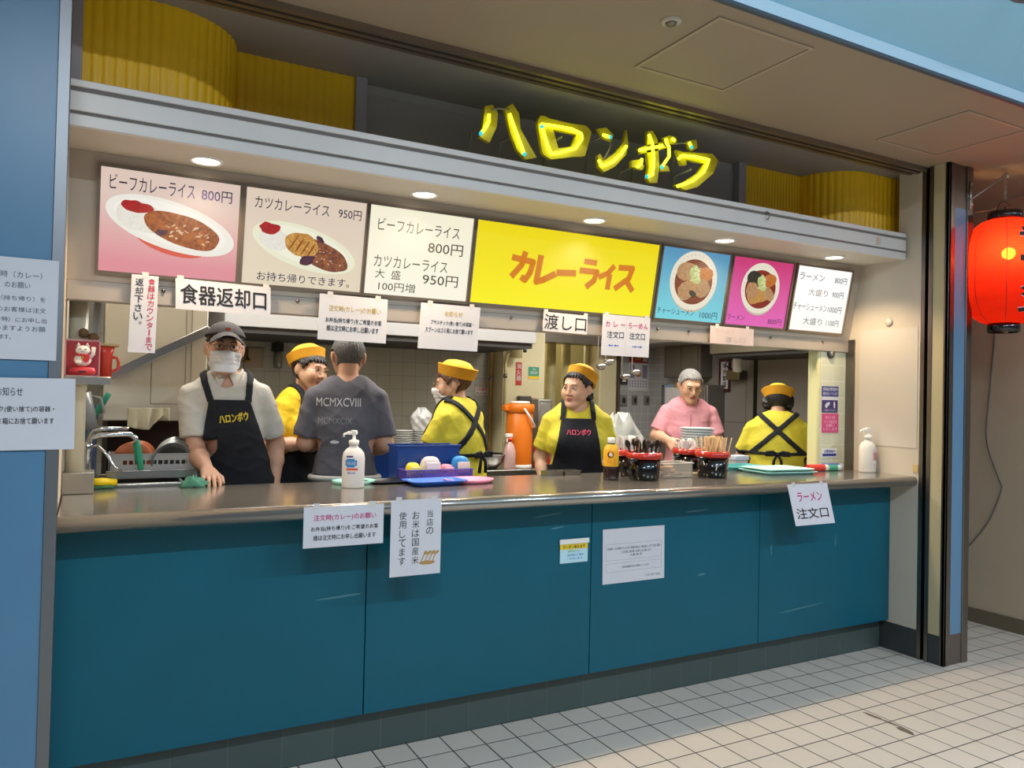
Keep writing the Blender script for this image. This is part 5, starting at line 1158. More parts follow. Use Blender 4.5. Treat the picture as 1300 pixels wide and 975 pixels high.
# back worktable and the things on it
t = thing('back_table','stainless steel worktable along the back wall of the curry kitchen','table',(-2.3,2.04,0))
g=G(); g.box(-3.6,-1.12,1.70,2.10,.90,.95,.004); g.box(-3.6,-1.50,2.10,2.385,.90,.95,.004); g.build('table_top',SS,t)
for x in (-3.5,-2.4,-1.2):
    for y in (1.76,2.04): g=G(); g.cyl((x,y,0),(x,y,.9),.02); g.build('leg',SSD,t)
g=G(); g.box(-3.55,-1.16,1.76,2.08,.3,.32); g.build('lower_shelf',SSD,t)
TZ=.9505
ORG=mat('orange_plastic','#e0761a',0.35)
t=thing('water_jug','orange insulated water jug with a white carrying handle','jug',(-1.50,1.85,TZ))
g=G(); g.lathe([(0,.0),(.088,0),(.092,.02),(.094,.025),(.098,.40),(.094,.405)],(0,0,0),36); g.build('jug_body',ORG,t,world=False)
g=G(); g.lathe([(.0,0.001),(.095,.002),(.096,.024),(.093,.026)],(0,0,0),36); g.build('base_ring',WHITE,t,world=False)
g=G(); g.lathe([(.098,.395),(.108,.40),(.108,.455),(.10,.462),(0,.465)],(0,0,0),36); g.box(-.135,-.09,-.03,.03,.41,.45,.006); g.build('lid',ORG,t,world=False)
g=G(); g.lathe([(.075,.464),(.07,.48),(0,.482)],(0,0,0),28); g.build('lid_top',WHITE,t,world=False)
g=G(); g.tube([(-.02,-.103,.43),(.03,-.112,.36),(.075,-.095,.30),(.106,-.03,.29),(.10,.05,.31)],.008,8); g.build('handle',WHITE,t,world=False)
dish('mixing_bowl','big stainless mixing bowl on the back table beside the orange jug','bowl',-1.74,1.84,TZ,[(0,0),(.05,0),(.09,.04),(.118,.10),(.122,.102),(.118,.106),(.085,.045),(.045,.006),(0,.005)],SS,40)
t=thing('spray_bottle','pink tinted spray bottle with a red collar left of the orange jug','bottle',(-1.625,1.76,TZ))
g=G(); g.lathe([(0,0),(.04,0),(.044,.01),(.044,.12),(.03,.17),(.014,.19),(.014,.20)],(0,0,0),24); g.build('bottle_body',mat('pink_clear','#e3bcb6',0.2,trans=.3),t,world=False)
g=G(); g.lathe([(.017,.195),(.017,.222),(.0,.222)],(0,0,0),16); g.build('collar',mat('red_plastic','#d9402c',0.3),t,world=False)
g=G(); g.box(-.035,.02,-.011,.011,.224,.25,.004); g.box(-.028,-.018,-.006,.006,.19,.226,.002); g.build('trigger_head',WHITE,t,world=False)
t=thing('red_canister','red round canister partly hidden behind the orange jug','canister',(-1.335,1.80,TZ))
g=G(); g.lathe([(0,0),(.06,0),(.062,.005),(.062,.19),(.055,.20),(0,.20)],(0,0,0),28); g.build('body',mat('red_canister','#b8302c',0.35),t,world=False)
g=G(); g.lathe([(.063,.185),(.063,.205),(.02,.21),(.02,.225),(0,.226)],(0,0,0),28); g.build('lid',mat('red_canister','#b8302c',0.35),t,world=False)
t=thing('steel_cabinet_box','tall narrow grey steel box standing behind the woman facing out','box',(-1.24,1.98,TZ))
g=G(); g.box(-.062,.062,-.06,.06,0,.50,.012); g.build('case',mat('grey_steel_box','#8f8d86',0.35,.6),t,world=False)
g=G(); g.box(-.045,.045,-.0625,-.059,.03,.47,.003); g.box(-.02,.02,-.066,-.06,.22,.24,.002); g.build('door',mat('grey_steel_door','#a19f98',0.35,.6),t,world=False)
t=thing('wall_dispenser','small grey and red dispenser on the cream column above the orange jug','dispenser',(-1.26,2.15,1.36))
g=G(); g.box(-.075,.03,-.0,.048,0.02,.11,.006); g.box(-.045,-.005,-.02,.0,-.01,.07,.006); g.build('case',mat('dark_dispenser','#54504c',0.4),t,world=False)
g=G(); g.box(.032,.078,0,.048,0,.095,.004); g.build('red_door',mat('dull_red','#a8524c',0.4),t,world=False)
# stacks of bowls and plates behind the masked woman
WB=mat('white_melamine','#dfe0dd',0.3)
proto=None
for sidx,(sx_,sy_) in enumerate(((-2.395,1.84),(-2.27,1.86))):
    for i in range(18):
        if proto is None:
            g=G(); g.lathe([(0,0),(.035,0),(.058,.010),(.062,.012),(.062,.014),(.055,.013),(.033,.004),(0,.004)],(0,0,0),28); proto=o=g.build('saucer',WB)
        else: o=copy_tree(proto)
        o.location=(sx_,sy_,TZ+.0152*i); tag(o,['white saucer in the left tall stack beside the masked woman','white saucer in the right tall stack beside the masked woman'][sidx],'saucer',['saucers in the left stack','saucers in the right stack'][sidx])
PB=mat('thin_white_bag','#e4e4e2',0.35,trans=.35,bump=.6,bscale=18)
def bag(label,x,y,z,rx,ry,rz_,seed,m=PB):
    rd=random.Random(seed); ph=[(rd.uniform(0,6),rd.uniform(0,6),rd.uniform(.4,1),rd.randint(2,7),rd.randint(1,5)) for _ in range(14)]
    g=G(); vs_=[]; n,k=48,28
    for j in range(k+1):
        tt=j/k
        for i in range(n):
            a=2*PI*i/n; q=1+.10*sum(w*math.sin(d*a+p)*math.cos(e*tt*3+p2) for p,p2,w,d,e in ph)/2.2
            prof=(.86+.25*math.sin(tt*PI*.9))*(1-max(0,tt-.6)**1.5*2.2)
            if tt==0: prof*=.0
            vs_.append((rx*q*prof*math.cos(a),ry*q*prof*math.sin(a),rz_*(max(0,tt-.04)+.07*(tt>.7)*math.sin(5*a+seed)*tt)))
    g.add(vs_,[(j*n+i,j*n+(i+1)%n,(j+1)*n+(i+1)%n,(j+1)*n+i) for j in range(k) for i in range(n)]+[tuple(range(k*n,(k+1)*n))],True)
    o=g.build('plastic_bag',m); o.location=(x,y,z); return tag(o,label,'bag')
bag('crumpled white plastic bag on the right saucer stack behind the masked woman',-2.26,1.86,TZ+.0152*18,.065,.055,.15,3)
# blue bin and yellow packet by the grey shirted man
t=thing('bin','dark blue plastic bin beside the grey shirted man','bin',(-2.79,1.13,.80))
g=G(); g.box(-.07,.07,-.05,.05,0,.006)
for a,b,c,d in ((-.07,.07,-.05,-.045),(-.07,.07,.045,.05),(-.07,-.065,-.045,.045),(.065,.07,-.045,.045)): g.box(a,b,c,d,0,.33,.002)
g.build('bin_wall',mat('navy_plastic','#173f86',0.35),t,world=False)
g=G(); g.box(-.076,.076,-.056,-.044,.325,.336); g.box(-.076,.076,.044,.056,.325,.336); g.build('rim',mat('navy_plastic','#173f86',0.35),t,world=False)
t=thing('bin_stand','low dark steel stand under the blue bin','stand',(-2.79,1.13,0))
g=G(); g.box(-.10,.10,-.07,.07,.77,.799); g.build('top',SSD,t,world=False)
for a in (-.08,.08): g=G(); g.box(a-.012,a+.012,-.05,.05,0,.77); g.build('leg',SSD,t,world=False)
lump('yellow_packet','yellow and white packet behind the grey shirted man\'s hand','packet',-2.58,1.78,TZ,.07,.05,.15,mat('yellow_packet','#d9a63a',0.4,bump=.4,bscale=30),5,amp=.2)
t=thing('drawer_box','dark steel tray stack beside the saucers','box',(-2.52,1.83,TZ))
g=G(); g.box(-.05,.05,-.07,.07,0,.19,.004); g.build('case',mat('dark_steel_case','#4a4a4a',0.35,.7),t,world=False)
g=G(); g.box(-.045,.045,-.074,-.068,.10,.18,.003); g.build('front_panel',SSD,t,world=False)
g=G(); pts=[(-1.93,1.79,TZ),(-1.86,1.79,TZ),(-1.86,1.79,TZ+.18)]
t=thing('rice_scale','small steel and black kitchen scale behind the masked woman','scale',(-1.80,2.15,TZ))
g=G(); g.box(-.04,.06,-.05,.05,0,.16,.005); g.build('case',SSD,t,world=False)
g=G(); X=Matrix.Translation((0.01,-.04,.185))@Matrix.Rotation(.5,4,'X'); g.box(-.05,.05,-.03,.03,-.02,.02,.004,2,X); g.build('black_display',BLACK,t,world=False)
# pipes
RUST=mat('rusty_cream_pipe','#c9bf8c',0.5,var=.25,vscale=7); BRN=mat('brown_pipe','#8d6f34',0.5,var=.2,vscale=10)
def pipe(label,pts,r_,m,cuffs=()):
    t=thing('wall_pipe',label,'pipe',pts[0]); g=G(); g.tube(pts,r_,14); g.build('pipe_run',m,t)
    for p in cuffs: g=G(); g.cyl((p[0],p[1],p[2]-.015),(p[0],p[1],p[2]+.015),r_*1.25); g.build('clamp',SSD,t)
pipe('thin brown pipe running down the cream column corner',[(-1.495,2.33,0),(-1.495,2.33,1.80),(-1.47,2.32,1.86),(-1.40,2.18,1.88)],.016,BRN,[(-1.495,2.33,1.6)])
pipe('thin cream pipe beside the brown pipe on the column',[(-1.455,2.17,0.0),(-1.455,2.17,1.72),(-1.44,2.16,1.78),(-1.40,2.15,1.80)],.012,RUST,[(-1.455,2.17,1.62)])
pipe('fat cream pipe on the column behind the range hood corner',[(-1.385,2.13,1.76),(-1.385,2.13,2.44)],.045,RUST)
pipe('fat cream pipe with a rust streak, leftmost in the alcove',[(-.575,2.95,0),(-.575,2.95,2.44)],.045,RUST,[(-.575,2.95,1.2)])
pipe('fat cream pipe with peeling paint, middle of the alcove',[(-.415,2.95,0),(-.415,2.95,2.44)],.043,RUST,[(-.415,2.95,2.0)])
pipe('slim cream pipe, rightmost in the alcove',[(-.225,2.9,0),(-.225,2.9,2.44)],.024,mat('pale_yellow_pipe','#d8d2a0',0.45))
t=thing('duct_box','grey steel duct crossing above the alcove pipes','duct',(-.6,2.55,1.93))
g=G(); g.box(-1.085,-.01,2.45,2.70,1.93,2.2,.004); g.build('duct_body',SSD,t)
g=G(); g.box(-1.085,-.01,2.44,2.45,1.925,1.95); g.build('lower_flange',SSD,t)
# ladles on a rail
t=thing('hanging_rail','thin steel rail the ladles hang from','rail',(-.92,1.5,1.9))
g=G(); g.tube([(-1.2,1.5,1.93),(-.65,1.5,1.93)],.006,8); g.build('rail_bar',SS,t)
for x in (-1.19,-.66): g=G(); g.tube([(x,1.5,1.93),(x,1.5,2.449)],.005,8); g.build('drop_rod',SS,t)
for k,(x,z,lab) in enumerate(((-1.07,1.665,'steel ladle hanging from the rail, leftmost of four'),(-1.0,1.70,'steel ladle hanging from the rail, second from left'),(-.855,1.60,'steel ladle hanging low in front of the calendar'),(-.765,1.635,'steel ladle hanging from the rail, rightmost of four'))):
    t=thing('ladle',lab,'ladle',(x,1.485,z),'ladles hanging on the rail')
    g=G(); pr=[(.001,0),(.02,.004),(.036,.02),(.040,.04),(.038,.04),(.033,.02),(.018,.007),(.001,.004)]; g.lathe(pr,(0,-.03,0),22,cap=False); g.build('bowl',SS,t,world=False)
    g=G(); g.tube([(0,.008,.035),(0,.012,.06),(0,.004,1.90-z),(0,.0,1.94-z),(0,.022,1.945-z),(0,.024,1.925-z)],.0042,8); g.build('handle',SS,t,world=False)
# calendar, switches
t=thing('wall_calendar','colourful wall calendar with a red top on the grey tiled wall','calendar',(.30,2.795,1.545))
F=frame((.185,2.797,1.545),(1,0,0),(0,0,1)); w_,h_=.225,.335
g=G(); g.prism([(0,0),(w_,0),(w_,h_),(0,h_)],F,0,.002); g.build('page',PAPER,t)
g=G(); g.prism([(0,.78*h_),(w_,.78*h_),(w_,h_),(0,h_)],F,.002,.003); g.build('red_header',mat('dull_red2','#a8423a',0.5),t)
g=G()
for i in range(7):
    for j in range(3): u=.03+.14*i; v=.10+.07*j; g.prism([(u*w_,v*h_),((u+.07)*w_,v*h_),((u+.07)*w_,(v+.04)*h_),(u*w_,(v+.04)*h_)],F,.002,.0026)
g.prism([(.04*w_,.35*h_),(.30*w_,.35*h_),(.30*w_,.72*h_),(.04*w_,.72*h_)],F,.002,.0026); g.prism([(.70*w_,.35*h_),(.96*w_,.35*h_),(.96*w_,.72*h_),(.70*w_,.72*h_)],F,.002,.0026)
g.build('date_grid',mat('lilac_ink','#8d8aa8',0.6),t)
g=G(); g.blob((.5*w_,.45*h_),.03,.025,F,.003,24,.2,3); g.prism([(.34*w_,.86*h_),(.6*w_,.86*h_),(.6*w_,.96*h_),(.34*w_,.96*h_)],F,.003,.0035); g.build('ornament',mat('gold_ink','#b98f3a',0.5),t)
g=G(); g.prism([(.72*w_,.82*h_),(.96*w_,.82*h_),(.96*w_,.97*h_),(.72*w_,.97*h_)],F,.003,.0035); g.build('date_square',PAPER,t)
def switch(label,x,z,w__,h__,hexc):
    t=thing('wall_switch',label,'switch',(x,2.79,z)); g=G(); g.box(x-w__/2,x+w__/2,2.785,2.799,z,z+h__,.003); g.build('plate',mat('swp_'+hexc[1:],hexc,0.4),t)
    g=G(); g.box(x-w__*.22,x+w__*.22,2.780,2.786,z+h__*.25,z+h__*.75,.002); g.build('rocker',WHITE if hexc=='#4a4744' else SSD,t)
switch('dark thermostat box with a cream window left of the calendar',.125,1.60,.085,.095,'#4a4744')
switch('steel switch plate, leftmost below the calendar',.125,1.40,.085,.10,'#8f8d8a')
switch('steel switch plate, middle below the calendar',.255,1.41,.06,.09,'#7a7875')
switch('steel switch plate, rightmost below the calendar',.40,1.41,.06,.09,'#817f7c')
# grey cabinet and things on the side wall
t=thing('wall_cabinet','grey steel wall cabinet above and behind the pink shirted man','cabinet',(.45,2.3,1.66))
g=G(); g.box(.36,.498,2.02,2.50,1.665,1.95,.004); g.build('body',mat('grey_cab','#7d7a76',0.4,.5),t)
g=G(); g.box(.352,.36,2.05,2.25,1.68,1.93,.002); g.build('door',mat('grey_cab_door','#86837e',0.4,.5),t)
g=G(); g.box(.352,.36,2.27,2.47,1.68,1.93,.002); g.build('door',mat('grey_cab_door','#86837e',0.4,.5),t)
g=G(); g.blob((2.18,1.715),.06,.014,frame((.351,0,0),(0,-1,0),(0,0,1)),0,24,.2,3) if False else g.box(.349,.352,2.08,2.22,1.70,1.725,.001); g.build('blue_tape',mat('blue_tape','#2e4a9c',0.5),t)
t=thing('duct_beam','pale grey duct running above the ramen kitchen','duct',(.25,2.1,1.94))
g=G(); g.box(.02,.499,1.52,2.78,1.95,2.30,.004); g.build('duct_body',mat('grey_duct','#a19d97',0.4,.3),t)
g=G(); g.box(.015,.499,1.515,1.53,1.945,2.3); g.build('end_flange',SSD,t)
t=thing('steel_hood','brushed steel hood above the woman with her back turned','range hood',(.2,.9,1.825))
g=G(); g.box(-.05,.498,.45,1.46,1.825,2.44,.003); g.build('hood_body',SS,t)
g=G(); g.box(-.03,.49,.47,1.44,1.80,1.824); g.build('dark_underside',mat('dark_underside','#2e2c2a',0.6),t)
t=thing('refrigerator','tall grey steel refrigerator behind the pink shirted man','refrigerator',(.36,2.0,0))
g=G(); g.box(.30,.498,1.86,2.46,0.0,1.60,.008); g.build('body',mat('fridge_grey','#77736f',0.4,.5),t)
g=G(); g.box(.29,.30,1.88,2.15,.05,1.58,.003); g.build('door',mat('fridge_door','#7d7975',0.38,.5),t)
g=G(); g.box(.29,.30,2.17,2.44,.05,1.58,.003); g.build('door',mat('fridge_door','#7d7975',0.38,.5),t)
g=G(); g.box(.275,.29,2.12,2.145,.7,1.1,.003); g.build('handle',BLACK,t)
t=thing('clipboard','white paper on a blue clipboard behind the pink shirted man','clipboard',(.28,2.2,1.30))
g=G(); g.box(.283,.289,2.04,2.40,1.30,1.60,.002); g.build('board',mat('clip_blue','#7f96b8',0.5),t)
g=G(); g.box(.280,.283,2.06,2.38,1.31,1.575); g.build('sheet',PAPER,t)
g=G(); g.box(.276,.283,2.17,2.27,1.575,1.605,.002); g.build('clip',SS,t)
t=thing('wall_scroll','framed white calligraphy strip with a dark red frame on the side wall','picture',(.49,1.855,1.55))
g=G()
for a,b,c,d in ((1.795,1.925,1.545,1.57),(1.795,1.925,1.80,1.825),(1.795,1.815,1.57,1.80),(1.905,1.925,1.57,1.80)): g.box(.482,.499,a,b,c,d,.002)
g.build('frame',mat('dark_red_frame','#4a1a1e',0.4),t)
g=G(); g.box(.490,.499,1.815,1.905,1.57,1.80); g.build('sheet',PAPER,t)
g=G(); g.vtext('商売繁盛',frame((.489,1.86,0),(0,-1,0),(0,0,1)),0,.06,1.79,1.58,.0006,.02); g.build('lettering',INK,t)
g=G(); g.box(.488,.499,1.50,1.53,0,1.95); o=g.build('trim_21',BLACK); o['kind']='structure'
t=thing('security_camera','white dome capped security camera under the dark hood edge','camera',(.42,1.16,1.66))
g=G(); g.lathe([(0,-.005),(.03,0),(.036,.01),(.036,.10),(.03,.11),(0,.112)],(.30,1.52,1.70),24); g.build('white_housing',WHITE,t)
g=G(); g.box(.30,.488,1.50,1.54,1.80,1.83); g.build('bracket',SSD,t)
g=G(); g.box(.40,.488,1.60,1.75,1.64,1.72,.004); g.build('junction_box',SSD,t)
g=G(); g.tube([(.40,1.66,1.72),(.36,1.72,1.76),(.33,1.66,1.80),(.30,1.58,1.80)],.006,8); g.build('cable',BLACK,t)
# ramen prep table and what stands on it
t=thing('prep_table','steel prep table between the counter and the pink shirted man','table',(-.85,.93,0))
g=G(); g.box(-1.42,-.44,.74,1.28,.93,.97,.004); g.build('table_top',SS,t)
for x in (-1.36,-.52):
    for y in (.78,1.22): g=G(); g.cyl((x,y,0),(x,y,.93),.018); g.build('leg',SSD,t)
PZ=.9705
bag('big crumpled translucent bag on the prep table behind the black tubs',-1.27,.93,PZ,.13,.11,.40,8,mat('thin_clear_bag','#e6e6de',0.3,trans=.45,bump=.8,bscale=14))
proto=None
for i in range(17):
    if proto is None:
        g=G(); g.lathe([(0,0),(.052,0),(.058,.008),(.112,.030),(.118,.033),(.112,.036),(.052,.013),(0,.013)],(0,0,0),32); proto=o=g.build('noodle_bowl',WB)
    else: o=copy_tree(proto)
    o.location=(-.62,.95,PZ+.0172*i); tag(o,'white shallow bowl in the stack before the pink shirted man','bowl','bowls stacked before the pink shirted man')
proto=None
for i in range(8):
    if proto is None:
        g=G(); g.lathe([(0,0),(.04,0),(.07,.016),(.072,.018),(.068,.019),(.04,.005),(0,.005)],(0,0,0),28); proto=o=g.build('side_plate',mat('pale_blue_melamine','#cfd8de',0.3))
    else: o=copy_tree(proto)
    o.location=(-.53,1.20,PZ+.018*i); tag(o,'pale blue saucer in the short stack behind the white bowls','saucer','pale saucers on the prep table')
# stove table under the steel hood
t=thing('stove_table','steel cooking table under the hood along the side wall','table',(.3,1.2,0))
g=G(); g.box(.14,.49,.92,1.80,.80,.86,.004); g.build('table_top',SSD,t)
g=G(); g.box(.16,.48,.94,1.78,0,.80); g.build('cabinet',SSD,t)
t=thing('cooking_pan','wide steel pan on the stove table right of the pink shirted man','pan',(.30,1.55,.8605))
g=G(); g.lathe([(0,0),(.11,0),(.13,.10),(.14,.104),(.137,.108),(.107,.008),(0,.006)],(0,0,0),36); g.build('pan_body',SS,t,world=False)
g=G(); g.tube([(-.13,0,.09),(-.20,-.02,.12),(-.28,-.04,.14)],.010,8); g.build('handle',BLACK,t,world=False)
t=thing('lidded_tub','white lidded plastic tub on the prep table end','tub',(-.53,.665,0.99))
g=G(); g.box(-.055,.055,-.04,.04,0,.10,.006); g.build('tub_body',mat('white_tub','#d5d2ca',0.4),t,world=False)
g=G(); g.box(-.062,.062,-.047,.047,.095,.125,.005); g.build('lid',mat('blue_white_lid','#dfe0e6',0.35),t,world=False)
t=thing('tub_stand','narrow steel stand under the white lidded tub','stand',(-.53,.665,0))
g=G(); g.box(-.08,.08,-.055,.055,.96,.989); g.build('top',SSD,t,world=False)
for a in (-.06,.06): g=G(); g.cyl((a,0,0),(a,0,.96),.012); g.build('leg',SSD,t,world=False)

# small things near the woman facing out
for k,(x,lab) in enumerate(((-2.07,'low steel pan at the back edge of the counter, left of the sauce bottle'),(-1.96,'low steel pan at the back edge of the counter, nearest the sauce bottle'))):
    t=thing('steel_pan',lab,'pan',(x,.455,CT),'steel pans at the counter back edge')
    g=G(); g.box(-.048,.048,-.03,.03,0,.003)
    for a,b,c,d in ((-.048,.048,-.032,-.029),(-.048,.048,.029,.032),(-.05,-.047,-.032,.032),(.047,.05,-.032,.032)): g.box(a,b,c,d,0,.022)
    g.build('pan_body',SS,t,world=False)
    g=G()
    for a,b,c,d in ((-.056,.056,-.038,-.030),(-.056,.056,.030,.038),(-.056,-.048,-.030,.030),(.048,.056,-.030,.030)): g.box(a,b,c,d,.021,.024)
    g.build('rim',SS,t,world=False)
t=thing('red_container','red plastic container on the prep table end behind the sauce bottle','container',(-1.375,.79,PZ))
g=G(); g.lathe([(0,0),(.032,0),(.036,.15),(.033,.152),(0,.152)],(0,0,0),24); g.build('body',mat('red_plastic','#d9402c',0.3),t,world=False)
g=G(); g.lathe([(.037,.146),(.039,.150),(.037,.172),(0,.174)],(0,0,0),24); g.build('lid',mat('red_canister','#b8302c',0.35),t,world=False)
# ================================================================== people
class Field:
    """distance field on a grid; organic bodies and clothes are drawn from its zero surface"""
    def __init__(s, ax, ay, az):
        s.a = [np.asarray(v, np.float32) for v in (ax,ay,az)]
        s.D = np.full((len(ax),len(ay),len(az)), 0.3, np.float32)
    def sl(s, lo, hi):
        out = []
        for k in range(3):
            i0 = max(0, int(np.searchsorted(s.a[k], lo[k]))-1); i1 = min(len(s.a[k]), int(np.searchsorted(s.a[k], hi[k]))+1)
            out.append(slice(i0, max(i1,i0+1)))
        return tuple(out)
    def pts(s, q): return np.meshgrid(s.a[0][q[0]], s.a[1][q[1]], s.a[2][q[2]], indexing='ij', sparse=True)
    def merge(s, q, d, k, op='add'):
        A = s.D[q]
        if op == 'add':
            if k <= 0: s.D[q] = np.minimum(A, d); return
            h = np.clip(0.5+0.5*(A-d)/k, 0, 1); s.D[q] = A*(1-h)+d*h-k*h*(1-h)
        else:
            d = -d
            if k <= 0: s.D[q] = np.maximum(A, d); return
            h = np.clip(0.5-0.5*(A-d)/k, 0, 1); s.D[q] = A*(1-h)+d*h+k*h*(1-h)
    def cone(s, a, b, r1, r2, k=0.02, sy=1.0, op='add'):
        a = np.asarray(a,float); b = np.asarray(b,float); m = k+0.03
        R_ = np.array([max(r1,r2)]*3)
        q = s.sl(np.minimum(a,b)-R_-m, np.maximum(a,b)+R_+m); x,y,z = s.pts(q)
        y = y*sy; a = a*[1,sy,1]; b = b*[1,sy,1]
        ba = b-a; L = ba@ba+1e-9
        px,py,pz = x-a[0], y-a[1], z-a[2]
        t = np.clip((px*ba[0]+py*ba[1]+pz*ba[2])/L, 0, 1)
        d = np.sqrt((px-t*ba[0])**2+(py-t*ba[1])**2+(pz-t*ba[2])**2)-(r1+(r2-r1)*t)
        s.merge(q, (d/ (1 if sy==1 else 1.12)).astype(np.float32), k, op)
    def ell(s, c, r, k=0.02, Rm=None, op='add'):
        c = np.asarray(c,float); r = np.asarray(r,float); m = k+0.02; R_ = max(r)+m
        q = s.sl(c-R_, c+R_); x,y,z = s.pts(q); p = [x-c[0],y-c[1],z-c[2]]
        if Rm is not None: p = [Rm[0][i]*p[0]+Rm[1][i]*p[1]+Rm[2][i]*p[2] for i in range(3)]
        k0 = np.sqrt(sum((p[i]/r[i])**2 for i in range(3))); k1 = np.sqrt(sum((p[i]/r[i]**2)**2 for i in range(3)))+1e-6
        s.merge(q, (k0*(k0-1)/k1).astype(np.float32), k, op)
    def mesh(s, name, mats, parent=None, D=None, matf=None, smooth=2):
        D = s.D if D is None else D
        ins = D < 0; nx,ny,nz = D.shape
        c8 = [ins[i:nx-1+i, j:ny-1+j, k:nz-1+k] for i in (0,1) for j in (0,1) for k in (0,1)]
        cnt = np.zeros((nx-1,ny-1,nz-1), np.int8)
        for c in c8: cnt += c
        act = (cnt > 0) & (cnt < 8); I = np.argwhere(act); n = len(I)
        if n == 0: return None
        idx = np.full(act.shape, -1, np.int32); idx[act] = np.arange(n)
        off = np.array([(i,j,k) for i in (0,1) for j in (0,1) for k in (0,1)])
        V = np.stack([D[I[:,0]+o[0], I[:,1]+o[1], I[:,2]+o[2]] for o in off], 1)
        acc = np.zeros((n,3)); w = np.zeros(n)
        for e0 in range(8):
            for ax in range(3):
                if off[e0][ax] == 0:
                    e1 = e0 + (4,2,1)[ax]; a, b = V[:,e0], V[:,e1]; m = (a < 0) != (b < 0)
                    t = np.where(m, a/(a-b+1e-12), 0); p = np.repeat(off[e0][None].astype(float), n, 0); p[:,ax] += t
                    acc += p*m[:,None]; w += m
        P = acc/w[:,None]
        co = np.empty((n,3))
        for ax in range(3):
            a = s.a[ax]; i = I[:,ax]; co[:,ax] = a[i]+(a[i+1]-a[i])*P[:,ax]
        quads = []
        for ax in range(3):
            o = [0,0,0]; o[ax] = 1
            A = ins[:nx-o[0], :ny-o[1], :nz-o[2]]; B = ins[o[0]:, o[1]:, o[2]:]
            E = np.argwhere(A != B); u, v = [q for q in range(3) if q != ax]
            ok = (E[:,u] > 0) & (E[:,v] > 0) & (E[:,u] < D.shape[u]-1) & (E[:,v] < D.shape[v]-1); E = E[ok]
            def cell(du,dv):
                c = E.copy(); c[:,u] -= du; c[:,v] -= dv; return idx[c[:,0],c[:,1],c[:,2]]
            q = np.stack([cell(1,1),cell(0,1),cell(0,0),cell(1,0)],1)
            fl = A[E[:,0],E[:,1],E[:,2]]
            if ax == 1: fl = ~fl
            q[~fl] = q[~fl][:,::-1]; quads.append(q)
        Q = np.concatenate(quads)
        # light smoothing
        for _ in range(smooth):
            sm = np.zeros_like(co); cn = np.zeros(n)
            for k in range(4):
                a, b = Q[:,k], Q[:,(k+1)%4]
                for d in range(3): sm[:,d] += np.bincount(a, co[b,d], n)+np.bincount(b, co[a,d], n)
                cn += np.bincount(a, minlength=n)+np.bincount(b, minlength=n)
            co = co*0.5+0.5*sm/np.maximum(cn,1)[:,None]
        me = bpy.data.meshes.new(name); me.vertices.add(n); me.vertices.foreach_set('co', co.astype(np.float32).ravel())
        me.loops.add(len(Q)*4); me.loops.foreach_set('vertex_index', Q.astype(np.int32).ravel())
        me.polygons.add(len(Q)); me.polygons.foreach_set('loop_start', np.arange(0,len(Q)*4,4,dtype=np.int32))
        me.polygons.foreach_set('use_smooth', np.ones(len(Q),bool))
        for m in (mats if isinstance(mats,(list,tuple)) else [mats]): me.materials.append(m)
        if matf is not None: me.polygons.foreach_set('material_index', matf(co[Q].mean(1)).astype(np.int32))
        me.update(calc_edges=True); me.validate()
        o = bpy.data.objects.new(name, me); C.objects.link(o)
        if parent is not None: o.parent = parent
        return o
def axis(segs):
    """non-uniform grid axis from (start, end, step) runs"""
    out = []
    for a,b,st in segs: out += list(np.arange(a, b, st))
    return out
SKIN = mat('skin','#d9a98a',0.5,var=0.03,vscale=25); SKINM = mat('skin_tan','#cc9a7c',0.5,var=0.03,vscale=25); LIP = mat('lip','#b86a60',0.45)
EYEW = mat('eye_white','#e6e0d8',0.25); EYED = mat('eye_dark','#1c1310',0.15)
def V3(*a): return np.array(a, float)
def rotm(yaw=0, pitch=0, roll=0):
    return np.array((Matrix.Rotation(yaw,3,'Z') @ Matrix.Rotation(pitch,3,'X') @ Matrix.Rotation(roll,3,'Y')))
def head_field(F, c, R_, female=False, s=1.0):
    """head in its own turned frame: face towards -y, z up"""
    T = lambda x,y,z: c + R_@(V3(x,y,z)*s)
    E = lambda p,r,k,op='add': F.ell(T(*p), V3(*r)*s, k*s, R_, op)
    K = lambda a,b,r1,r2,k,op='add': F.cone(T(*a), T(*b), r1*s, r2*s, k*s, 1.0, op)
    E((0,.018,.035),(.074,.092,.080),.02)
    E((0,-.022,-.005),(.062,.062,.085),.03)
    K((0,-.03,-.05),(0,-.046,-.082),.048,.030,.03)
    for q in (-1,1):
        E((q*.036,-.05,-.018),(.028,.026,.030),.02); K((q*.055,.0,-.03),(q*.022,-.058,-.085),.020,.018,.025)
    E((0,-.070,-.094),(.020,.016,.016),.02)
    if female:
        for q in (-1,1): E((q*.038,-.056,-.026),(.030,.028,.034),.02)
    K((-.034,-.076,.034),(.034,-.076,.034),.012 if not female else .008,.012 if not female else .008,.015)
    for q in (-1,1): E((q*.031,-.097,.014),(.017,.016,.012),.012,'sub')
    K((0,-.082,.022),(0,-.102 if not female else -.097,-.022),.0085 if not female else .007,.0125 if not female else .011,.012); 
    for q in (-1,1): E((q*.012,-.092,-.026),(.0095,.010,.008),.006)
    E((0,-.082,-.050),(.023,.011,.006),.005); E((0,-.081,-.061),(.020,.011,.007),.005)
    K((-.018,-.094,-.0555),(.018,-.094,-.0555),.0022,.0022,.003,'sub')
    for q in (-1,1):
        F.ell(T(q*.081,.016,.0), V3(.008,.021,.032)*s, .006*s, R_@rotm(q*-.45,0.15,q*0.12))
    return T
